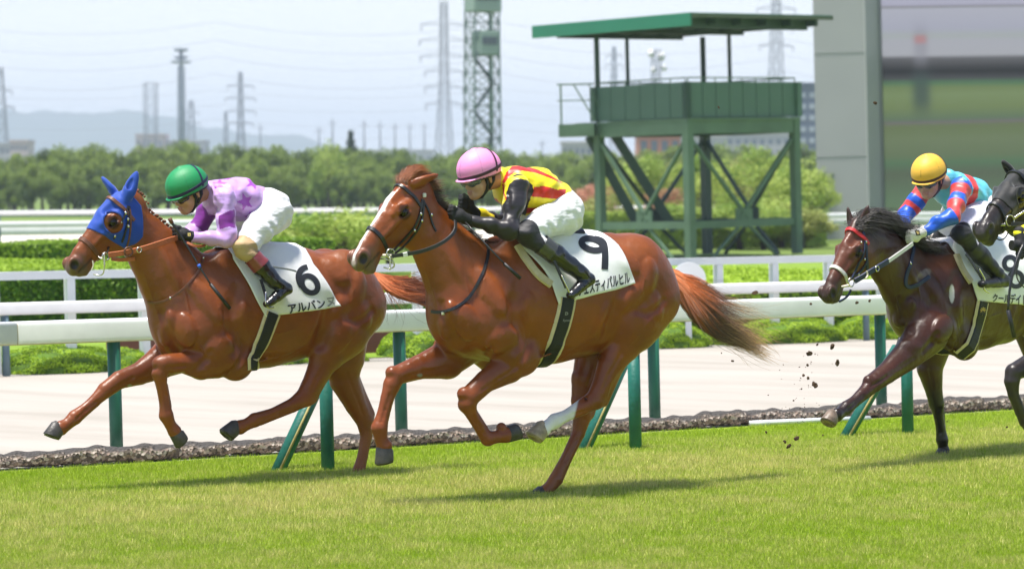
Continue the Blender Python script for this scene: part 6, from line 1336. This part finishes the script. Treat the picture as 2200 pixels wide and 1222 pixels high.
# ------------------------------------------------------------------ towers, screen, skyline, haze
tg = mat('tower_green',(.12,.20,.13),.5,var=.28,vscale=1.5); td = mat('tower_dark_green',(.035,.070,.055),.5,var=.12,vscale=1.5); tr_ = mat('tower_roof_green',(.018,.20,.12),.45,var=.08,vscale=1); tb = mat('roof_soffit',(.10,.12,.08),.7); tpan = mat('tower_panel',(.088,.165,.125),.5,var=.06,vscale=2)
E1 = Vector((-.64,.77,0)); E2 = Vector((.77,.64,0))
def tower():
    P0 = Vector((4.66,81.2,0)); e = empty('viewing_tower',P0,label='green steel viewing tower with a flat roof, panelled platform and stairs',cat='tower'); e.rotation_euler = (0,-LEAN,0)
    A,B = 3.5,3.9; c = {0:Vector((0,0,0)),1:E1*A,2:E2*B,3:E1*A+E2*B}
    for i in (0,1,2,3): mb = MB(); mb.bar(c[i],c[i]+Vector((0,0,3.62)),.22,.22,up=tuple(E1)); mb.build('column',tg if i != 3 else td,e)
    zt = 3.62; f4 = [(0,1),(0,2),(1,3),(2,3)]
    for a,b in f4:
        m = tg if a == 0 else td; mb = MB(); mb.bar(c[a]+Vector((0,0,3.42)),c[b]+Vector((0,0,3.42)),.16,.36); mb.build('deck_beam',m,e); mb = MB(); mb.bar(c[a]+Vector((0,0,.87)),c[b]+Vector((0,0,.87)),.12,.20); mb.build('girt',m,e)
        mid = (c[a]+c[b])/2
        for s_,t_ in ((a,b),(b,a)):
            mb = MB(); mb.bar(c[s_]+Vector((0,0,3.2)),mid*.92+c[t_]*.08+Vector((0,0,1.0)),.095,.08); mb.build('brace',m,e); mb = MB(); mb.bar(mid+Vector((0,0,.95)),c[s_]*.6+mid*.4+Vector((0,0,0)),.08,.07); mb.build('brace',m,e)
        mb = MB(); d = (c[b]-c[a]).normalized(); mb.bar(mid-d*.3+Vector((0,0,1.02)),mid+d*.3+Vector((0,0,1.02)),.05,.5); mb.build('gusset',m,e)
    mb = MB(); M = Matrix((E1,E2,Vector((0,0,1)))).transposed(); ctr = (c[3])/2
    mb.box(ctr+E1*.35+Vector((0,0,3.62)),(A+1.0,B+.2,.06),M); mb.build('deck',tg,e)
    for a,b,nn in ((0,1,6),(0,2,8),(1,3,6),(2,3,6)):
        d = (c[b]-c[a]); L_ = d.length; d = d.normalized(); o_ = Vector((d.y,-d.x,0)); o_ = o_ if o_.dot(ctr-c[a]) < 0 else -o_
        for k in range(nn):
            s_ = c[a]+d*(L_*k/nn+.012)+o_*.04; t_ = c[a]+d*(L_*(k+1)/nn-.012)+o_*.04; mb = MB(); mb.bar(s_+Vector((0,0,4.13)),t_+Vector((0,0,4.13)),.05,.92); mb.build('parapet_panel',tpan,e)
        mb = MB(); q = c[a]*1.0+((c[a]-ctr).normalized()*.10); mb.bar(q+Vector((0,0,3.67)),q+Vector((0,0,4.59)),.17,.17,up=tuple(E1)); mb.build('corner_post',tpan,e)
        mb = MB(); mb.bar(c[a]+o_*.04+Vector((0,0,4.70)),c[b]+o_*.04+Vector((0,0,4.70)),.035); 
        for k in range(nn+1): q = c[a]+d*(L_*k/nn)+o_*.04; mb.bar(q+Vector((0,0,4.58)),q+Vector((0,0,4.70)),.03)
        mb.build('handrail',tg,e)
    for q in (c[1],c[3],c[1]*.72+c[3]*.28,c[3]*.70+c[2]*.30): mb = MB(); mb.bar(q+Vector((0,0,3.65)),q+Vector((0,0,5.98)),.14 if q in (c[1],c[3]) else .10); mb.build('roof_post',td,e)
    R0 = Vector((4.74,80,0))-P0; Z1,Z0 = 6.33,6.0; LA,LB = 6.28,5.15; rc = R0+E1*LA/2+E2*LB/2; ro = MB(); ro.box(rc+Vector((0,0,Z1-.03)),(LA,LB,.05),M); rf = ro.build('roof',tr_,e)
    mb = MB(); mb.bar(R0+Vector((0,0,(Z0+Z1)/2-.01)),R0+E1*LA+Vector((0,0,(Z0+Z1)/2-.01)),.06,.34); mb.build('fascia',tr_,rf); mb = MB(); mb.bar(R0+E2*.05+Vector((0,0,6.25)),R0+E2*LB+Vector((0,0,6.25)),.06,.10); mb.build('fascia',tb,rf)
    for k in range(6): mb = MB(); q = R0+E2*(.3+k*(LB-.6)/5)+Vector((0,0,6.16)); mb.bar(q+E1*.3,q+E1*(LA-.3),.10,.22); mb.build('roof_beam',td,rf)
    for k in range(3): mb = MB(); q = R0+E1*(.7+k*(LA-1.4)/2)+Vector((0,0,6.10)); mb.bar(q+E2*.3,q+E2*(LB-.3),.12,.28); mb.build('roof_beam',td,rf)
    # side landing and stairs
    mb = MB(); a = c[1]+E1*.0; mb.bar(a+Vector((-.1,0,3.45)),a+Vector((-1.05,.1,3.45)),.6,.34); mb.build('landing',tg,e)
    mb = MB(); q = a+Vector((-1.0,-.2,0)); mb.bar(q+Vector((0,0,3.6)),q+Vector((0,0,4.7)),.05); mb.bar(q+Vector((-.1,0,4.68)),q+Vector((.9,0,4.68)),.04); mb.bar(q+Vector((-.1,0,4.25)),q+Vector((.9,0,4.25)),.03); mb.bar(q+Vector((.35,0,4.68)),q+Vector((.9,0,3.7)),.04); mb.bar(q+Vector((.75,0,4.68)),q+Vector((1.0,0,4.1)),.03); mb.build('landing_rail',tg,e)
    for off in (0,.7):
        s0 = a+Vector((-.25+off,.2,3.3)); s1 = s0+Vector((1.35+off*.3,0,-2.6)); mb = MB(); mb.bar(s0,s1,.10,.24); mb.bar(s0+Vector((0,.8,0)),s1+Vector((0,.8,0)),.10,.24)
        for k in range(12): q = s0+(s1-s0)*(k+.5)/12+Vector((0,.4,0)); mb.box(q,(.24,.8,.04))
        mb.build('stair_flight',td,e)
tower()
# big screen and its pillar
def pillar():
    Y = 110; C0 = at(1866,300,Y); e = empty('screen_pillar',(C0[0],Y,0),label='tall light grey pillar at the left side of the big screen',cat='pillar'); e.rotation_euler = (0,-LEAN,0); Wd = 108/FPX*Y; H = 14
    pm = mat('pillar_grey',(.36,.365,.365),.45,var=.06,vscale=.5,metal=.0); mb = MB(); d1 = Vector((-1,.10,0)).normalized(); d2 = Vector((.42,.9,0)).normalized(); A = Vector((0,0,0)); B = d1*Wd; D = d2*2.2; vs = []
    for z in (0,H): vs += [A+Vector((0,0,z)),B+Vector((0,0,z)),B+D+Vector((0,0,z)),A+D+Vector((0,0,z))]
    mb.add(vs,[(0,1,5,4),(1,2,6,5),(2,3,7,6),(3,0,4,7),(4,5,6,7)]); mb.build('cladding',pm,e)
    for z in (2.95,6.6,10.2): mb = MB(); mb.bar(A+d1*.01+Vector((0,-.012,z)),B+Vector((0,-.012,z)),.012,.02); mb.build('panel_seam',mat('seam_grey',(.34,.345,.345),.6),e)
    mb = MB(); mb.bar(Vector((.02,-.03,0)),Vector((.02,-.03,H)),.03,.03); mb.build('corner_trim',mat('trim_grey',(.60,.60,.59),.5),e)
    S0 = at(1904,300,Y+1.4); S1 = at(2700,300,Y+6); sc = empty('big_screen',(S0[0],Y+1.4,0),label='huge video screen showing a blurred green and grey course picture',cat='screen'); sc.rotation_euler = (0,-LEAN,0)
    dx = S1[0]-S0[0]; dy = 4.6; z0,z1 = .4,13; vs = [(0,0,z0),(dx,dy,z0),(dx,dy,z1),(0,0,z1)]
    m = bpy.data.materials.new('screen_picture'); m.use_nodes = True; nt = m.node_tree; n = nt.nodes; l = nt.links; b = n['Principled BSDF']; tc = n.new('ShaderNodeTexCoord'); sp_ = n.new('ShaderNodeSeparateXYZ'); l.new(tc.outputs['Object'],sp_.inputs[0])
    zy = lambda y: 1.9+(396-y)/FPX*(Y+1.6)
    bands = [(520,(.10,.16,.07)),(430,(.09,.15,.08)),(372,(.075,.10,.06)),(350,(.07,.14,.07)),(335,(.10,.14,.07)),(300,(.12,.16,.08)),(285,(.11,.15,.065)),(272,(.11,.14,.065)),(266,(.13,.12,.12)),(258,(.09,.14,.08)),(235,(.13,.18,.07)),(205,(.15,.21,.09)),(188,(.13,.18,.07)),(178,(.06,.14,.07)),(170,(.05,.05,.055)),(155,(.012,.012,.015)),(140,(.05,.05,.055)),(126,(.10,.10,.11)),(120,(.33,.34,.37)),(90,(.33,.34,.38)),(80,(.31,.34,.34)),(62,(.32,.33,.40)),(20,(.35,.36,.42)),(16,(.14,.14,.13)),(12,(.34,.34,.43)),(-60,(.36,.36,.46))]
    za,zb = zy(520),zy(-60); no = n.new('ShaderNodeTexNoise'); no.inputs['Scale'].default_value = 1.0; mp = n.new('ShaderNodeMapping'); mp.inputs['Scale'].default_value = (.05,.05,1.6); l.new(tc.outputs['Object'],mp.inputs[0]); l.new(mp.outputs[0],no.inputs['Vector'])
    ma = n.new('ShaderNodeMath'); ma.operation = 'MULTIPLY_ADD'; l.new(no.outputs[0],ma.inputs[0]); ma.inputs[1].default_value = .22; l.new(sp_.outputs[2],ma.inputs[2]); mr = n.new('ShaderNodeMapRange'); mr.inputs[1].default_value = za+.11; mr.inputs[2].default_value = zb+.11; l.new(ma.outputs[0],mr.inputs[0])
    cr = n.new('ShaderNodeValToRGB'); e_ = cr.color_ramp.elements
    while len(e_) < len(bands): e_.new(.5)
    for i,(y,cc) in enumerate(bands): e_[i].position = (zy(y)-za)/(zb-za); e_[i].color = (*cc,1)
    l.new(mr.outputs[0],cr.inputs[0]); b.inputs['Base Color'].default_value = (.02,.02,.02,1); b.inputs['Roughness'].default_value = .5; b.inputs['Specular IOR Level'].default_value = .1; l.new(cr.outputs[0],b.inputs['Emission Color']); b.inputs['Emission Strength'].default_value = 1.0
    mesh_obj('display',vs,[(0,1,2,3)],m,sc); mb = MB(); mb.bar(Vector((-.06,.3,0)),Vector((-.06,.3,z1)),.08,.5); mb.add([Vector(v)+Vector((0,.25,0)) for v in vs]+[Vector(v)+Vector((0,.9,0)) for v in vs],[(0,1,2,3),(4,5,6,7),(0,1,5,4),(2,3,7,6)]); mb.build('casing',mat('casing_grey',(.25,.26,.26),.6),sc)
    def gau(src, c, w):          # a soft bump along one axis
        q = n.new('ShaderNodeMath'); q.operation = 'SUBTRACT'; l.new(src,q.inputs[0]); q.inputs[1].default_value = c; u = n.new('ShaderNodeMath'); u.operation = 'DIVIDE'; l.new(q.outputs[0],u.inputs[0]); u.inputs[1].default_value = w
        v = n.new('ShaderNodeMath'); v.operation = 'POWER'; a_ = n.new('ShaderNodeMath'); a_.operation = 'ABSOLUTE'; l.new(u.outputs[0],a_.inputs[0]); l.new(a_.outputs[0],v.inputs[0]); v.inputs[1].default_value = 3.0
        g_ = n.new('ShaderNodeMath'); g_.operation = 'MULTIPLY'; g_.inputs[1].default_value = -1; l.new(v.outputs[0],g_.inputs[0]); e2 = n.new('ShaderNodeMath'); e2.operation = 'EXPONENT'; l.new(g_.outputs[0],e2.inputs[0]); return e2.outputs[0]
    col = cr.outputs[0]; px2x = lambda x: (x-1904)/FPX*(Y+1.6)
    for (x,y,w,h_,cc,s_) in ((1990,100,17,42,(.22,.22,.26),.6),(1990,86,15,10,(.40,.16,.16),.7),(1990,200,22,45,(.035,.06,.055),.85)):
        mu = n.new('ShaderNodeMath'); mu.operation = 'MULTIPLY'; l.new(gau(sp_.outputs[0],px2x(x),w/FPX*Y),mu.inputs[0]); l.new(gau(sp_.outputs[2],zy(y),h_/FPX*Y),mu.inputs[1]); m3 = n.new('ShaderNodeMath'); m3.operation = 'MULTIPLY'; m3.inputs[1].default_value = s_; l.new(mu.outputs[0],m3.inputs[0])
        x3 = n.new('ShaderNodeMix'); x3.data_type = 'RGBA'; l.new(m3.outputs[0],x3.inputs[0]); l.new(col,x3.inputs[6]); x3.inputs[7].default_value = (*cc,1); col = x3.outputs[2]
    l.new(col,b.inputs['Emission Color']); b.inputs['Emission Strength'].default_value = .72
pillar()
# pylons and masts
steel_g = mat('galvanised_steel',(.10,.115,.13),.6); 
def lattice(name, px, ytop, Y, wb, wt, label, cat='pylon', arms=(), th=.3, m=steel_g, nseg=12, neck=.0, armspan=60, par=None, zb=0.0, group=None, wm=None):
    g = at(px,400,Y); H = top(px,ytop,Y); e = par or empty(name,(g[0],Y,0),.4,label=label,cat=cat,group=group); mb = MB(); W_ = lambda t: (wb+(wm-wb)*t/.55 if t < .55 else wm+(wt-wm)*(t-.55)/.45) if wm else wb+(wt-wb)*t
    for i in range(nseg):
        t0,t1 = i/nseg,(i+1)/nseg; z0,z1 = H*t0,H*t1; a,b = W_(t0)/2,W_(t1)/2; c0 = [Vector((sx*a,sy*a,z0)) for sx,sy in ((-1,-1),(1,-1),(1,1),(-1,1))]; c1 = [Vector((sx*b,sy*b,z1)) for sx,sy in ((-1,-1),(1,-1),(1,1),(-1,1))]
        for k in range(4): mb.bar(c0[k],c1[k],th); mb.bar(c1[k],c1[(k+1)%4],th*.6); mb.bar(c0[k],c1[(k+1)%4],th*.55); mb.bar(c0[(k+1)%4],c1[k],th*.55)
    mb.build('lattice',m,e)
    for (y,sp_) in arms:
        z = top(px,y,Y); s_ = sp_/FPX*Y; w_ = W_(min(1,z/H))/2
        for sg in (-1,1):
            mb = MB(); mb.bar((sg*w_,0,z),(sg*s_,0,z-.02*s_),th*.9); mb.bar((sg*w_,0,z+s_*.18),(sg*s_,0,z),th*.7)
            for q in (.4,.7): mb.bar((sg*(w_+(s_-w_)*q),0,z),(sg*(w_+(s_-w_)*(q-.2)),0,z+s_*.14*(1-q)),th*.4)
            o = mb.build('cross_arm',m,e); mb2 = MB(); mb2.tube([(sg*s_,0,z),(sg*s_,0,z-1.8)],.14,6); mb2.build('insulator',m,o)
    return e
lattice('pylon',955,3,900,5.4,1.6,'tallest grey lattice pylon, left of the green patrol tower',arms=((52,52),(86,56),(120,54),(152,44),(186,44),(222,42)),th=.17,nseg=10,wm=2.2)
lattice('pylon',518,152,1300,5.6,1.2,'grey lattice pylon midway between the platform mast and the tallest pylon',arms=((182,30),(208,34),(236,34),(262,28)),th=.26,nseg=10,wm=2.0)
lattice('pylon',2,140,1100,6.5,1.6,'lattice pylon cut by the left edge',arms=((190,26),(225,30)),th=.24,nseg=9)
lattice('mast',325,174,1200,4.0,4.4,'square flat topped lattice mast left of the platform mast',cat='mast',th=.22,nseg=7)
lattice('mast',412,212,1500,5.0,1.6,'blurred lattice mast just right of the platform mast',cat='mast',th=.24,nseg=8,arms=((238,16),(262,20)))
lattice('mast',486,238,1700,3.4,1.2,'small thin lattice mast left of the mid pylon',cat='mast',th=.26,nseg=7)
lattice('pylon',1668,-40,1000,6.0,1.6,'pylon rising behind the roof of the viewing tower',arms=((-10,40),(20,46),(60,40),(100,40)),th=.2,nseg=11)
lattice('pylon',1320,100,1500,5.0,1.2,'small pylon seen between the roof posts at the left of the viewing tower',arms=((120,20),(140,22)),th=.26,nseg=8)
e = lattice('dish_mast',1410,108,700,1.6,1.6,'mast with white dishes seen between the roof posts of the viewing tower',cat='mast',th=.12,nseg=10)
for (dx_,y,r_) in ((-14,116,.9),(10,122,1.0),(16,146,.8),(-8,150,.7)): mb = MB(); z = top(0,y,700); x = dx_/FPX*700; mb.tube([(x,-.6,z),(x,-.2,z),(x,.1,z)],[r_*1.0,r_*.7,r_*.2],18); mb.build('dish',mat('dish_white',(.78,.78,.78),.5),e,True)
g = at(391,400,1000); e = empty('platform_mast',(g[0],1000,0),label='tall mast with round platforms at the top, left of the green helmet',cat='mast'); H = top(391,100,1000); mb = MB()
mb.tube([(0,0,0),(0,0,H)],[1.0,.6],10); mb.build('shaft',mat('mast_bluegrey',(.16,.20,.24),.6),e,True)
for (y,w) in ((130,3.5),(120,2.4),(104,2.6)): mb = MB(); z = top(0,y,1000); mb.tube([(0,0,z-.5),(0,0,z+.35)],[w*.7,w],16); mb.build('platform',MATS['mast_bluegrey'],e,True)
lattice('x',391,140,1000,2.6,2.0,'',par=e,th=.16,nseg=12,m=MATS['mast_bluegrey'])
for j,(x,y) in enumerate([(686,270),(715,252),(783,256),(817,258),(849,262),(881,262),(912,262),(1165,300),(560,262)]):
    g = at(x,400,1400+j*20); mb = MB(); h_ = top(x,y,1400+j*20); mb.tube([(0,0,0),(0,0,h_)],[.8,.4],6); mb.bar((-2.2,0,h_*.93),(2.2,0,h_*.93),.3); o = mb.build('power_pole',steel_g,None,True); o.location = (g[0],1400+j*20,0); tag(o,'thin distant pole on the skyline above the trees','pole','thin poles on the skyline')
# green patrol tower
gt_ = mat('patrol_tower_green',(.10,.17,.13),.55); e = lattice('patrol_tower',1037,-60,300,2.75,2.45,'pale green lattice patrol tower with cabins, behind the pink helmet',cat='tower',th=.14,nseg=14,m=gt_)
cab = mat('cabin_green',(.26,.36,.29),.5,var=.05)
for (y0,y1,x,w) in ((118,66,1041,2.0),(26,-30,1037,2.9)):
    z0,z1 = top(0,y0,300),top(0,y1,300); mb = MB(); X = (x-1037)/FPX*300; mb.box((X,-.3,(z0+z1)/2),(w,2.4,z1-z0)); o = mb.build('cabin',cab,e,bevel=.12); mb = MB(); mb.box((X,-1.53,(z0+z1)/2+(z1-z0)*.08),(w*.78,.04,(z1-z0)*.32)); mb.build('window',mat('cabin_glass',(.05,.08,.09),.2),o)
for j in range(6): z = 1.5+j*2.6; mb = MB(); s_ = 1 if j%2 else -1; mb.bar((-.9*s_,-.3,z),(.9*s_,-.3,z+2.3),.10,.30); mb.box((.95*s_,-.3,z+2.4),(.7,1.2,.08)); mb.build('stair_flight',td,e)
mb = MB(); mb.tube([(.95,0,0),(.95,0,top(0,-60,300))],.17,10); mb.build('riser_pipe',cab,e,True)
# power lines
wm_ = mat('cable',(.25,.27,.30),.6)
for j,(ya,yb,Y,sag) in enumerate([(52,20,900,8),(86,60,905,9),(120,96,910,9),(152,135,915,10),(186,170,1300,8),(236,238,1310,8),(262,268,1320,7),(208,206,1330,8)]):
    A = at(-150,yb+26,Y+60); B = at(2300,ya,Y+60); mb = MB(); P = []
    for i in range(61):
        t = i/60; s_ = (t*4)%1; q = A.lerp(B,t); q.z -= sag*4*s_*(1-s_)*.5; P.append(q)
    mb.tube(P,.055,4); tag(mb.build('power_line',wm_,None),'faint overhead power line crossing the sky','power line','power lines across the sky')
# distant buildings
def block(px0, px1, ytop, Y, dep, m, wm__, label, rows, cols, name='apartment_block'):
    a,b = at(px0,400,Y),at(px1,400,Y); h_ = top(0,ytop,Y); e = empty(name,((a[0]+b[0])/2,Y,0),label=label,cat='building'); w = b[0]-a[0]; mb = MB(); mb.box((0,dep/2,h_/2),(w,dep,h_)); mb.build('wall',m,e)
    mb = MB(); mb.box((0,dep/2,h_+.3),(w+.6,dep+.6,.6)); mb.build('roof',m,e)
    for i in range(rows):
        for j in range(cols): mb = MB(); mb.box((-w/2+w*(j+.5)/cols,-.04,h_*(.25+.72*(i+.5)/rows)),(w/cols*.6,.08,h_*.72/rows*.45)); mb.build('window',wm__,e)
gl = mat('far_glass',(.10,.12,.16),.3); c1 = mat('far_concrete',(.42,.40,.40),.8,var=.1,vscale=.05); c2 = mat('far_blue_block',(.10,.13,.20),.7,var=.3,vscale=.3); c3 = mat('far_pink',(.50,.38,.36),.8); c4 = mat('terracotta_wall',(.50,.20,.13),.8,var=.1,vscale=.1)
block(1716,1830,186,520,14,c2,mat('far_pale_window',(.35,.38,.45),.5),'dark blue grey apartment block between the viewing tower and the pillar',7,6)
block(1372,1462,283,420,12,c4,gl,'terracotta orange building seen through the legs of the viewing tower',2,4,'orange_building')
block(1208,1285,308,700,14,c1,gl,'grey building left of the viewing tower legs',3,6); block(1452,1560,296,760,14,c1,gl,'long grey building seen through the middle of the viewing tower',3,8); block(1560,1716,290,800,14,c1,gl,'pale grey building at the right legs of the viewing tower',4,9)
block(-20,22,306,1000,14,c1,gl,'grey block at the left edge of the skyline',4,4); block(22,60,299,980,14,c3,gl,'pale pinkish block near the left edge of the skyline',4,4)
block(292,352,286,1250,20,c3,gl,'pinkish plant building at the foot of the square mast',3,5); block(352,440,300,1260,20,c1,gl,'pale low building at the foot of the platform mast',2,6); block(470,560,316,1250,20,c1,gl,'pale low building at the foot of the mid pylon',2,6); block(790,930,322,1250,20,c1,gl,'long pale building low on the skyline behind the belt of trees',2,8)
# hills
def hills():
    pr = [(-1500,330),(-900,300),(-400,262),(-150,246),(0,240),(60,236),(120,238),(160,232),(205,229),(260,236),(300,238),(350,248),(400,262),(460,272),(520,279),(560,281),(600,280),(640,288),(680,300),(740,318),(820,336),(900,345),(1200,352),(1700,352),(2300,340)]
    xs = np.linspace(-1500,2300,210); ys = np.interp(xs,[p[0] for p in pr],[p[1] for p in pr]); vs = []; D = 12; Y0 = 4200
    for i,(x,y) in enumerate(zip(xs,ys)):
        for j in range(D):
            t = j/(D-1); Y = Y0+1000*t; hh = top(0,y,Y0+500)*math.sin(math.pi*min(1,t*1.0))**.8*(1+.05*math.sin(i*.9+j*1.7)+.04*math.sin(i*.31-j)); p = at(x,400,Y); vs.append((p[0],Y,hh-2))
    fs = [(i*D+j,(i+1)*D+j,(i+1)*D+j+1,i*D+j+1) for i in range(209) for j in range(D-1)]
    o = mesh_obj('hills',vs,fs,mat('hill_forest',(.05,.085,.045),.95,var=.3,vscale=.004),None,True); o['kind'] = 'structure'
hills()
# the humid air
def haze():
    mb = MB(); mb.box((0,2610,61.47),(5200,5620,125.0)); o = mb.build('haze',None); o['kind'] = 'stuff'; o.data.materials.clear()
    m = bpy.data.materials.new('haze_air'); m.use_nodes = True; nt = m.node_tree; nt.nodes.remove(nt.nodes['Principled BSDF']); v = nt.nodes.new('ShaderNodeVolumePrincipled'); v.inputs['Color'].default_value = (.76,.88,1.0,1); v.inputs['Density'].default_value = HAZE; v.inputs['Anisotropy'].default_value = .0
    nt.links.new(v.outputs[0],[q for q in nt.nodes if q.type == 'OUTPUT_MATERIAL'][0].inputs['Volume']); o.data.materials.append(m); tag(o,'pale summer haze over the whole course','haze')
HAZE = .00034
haze()
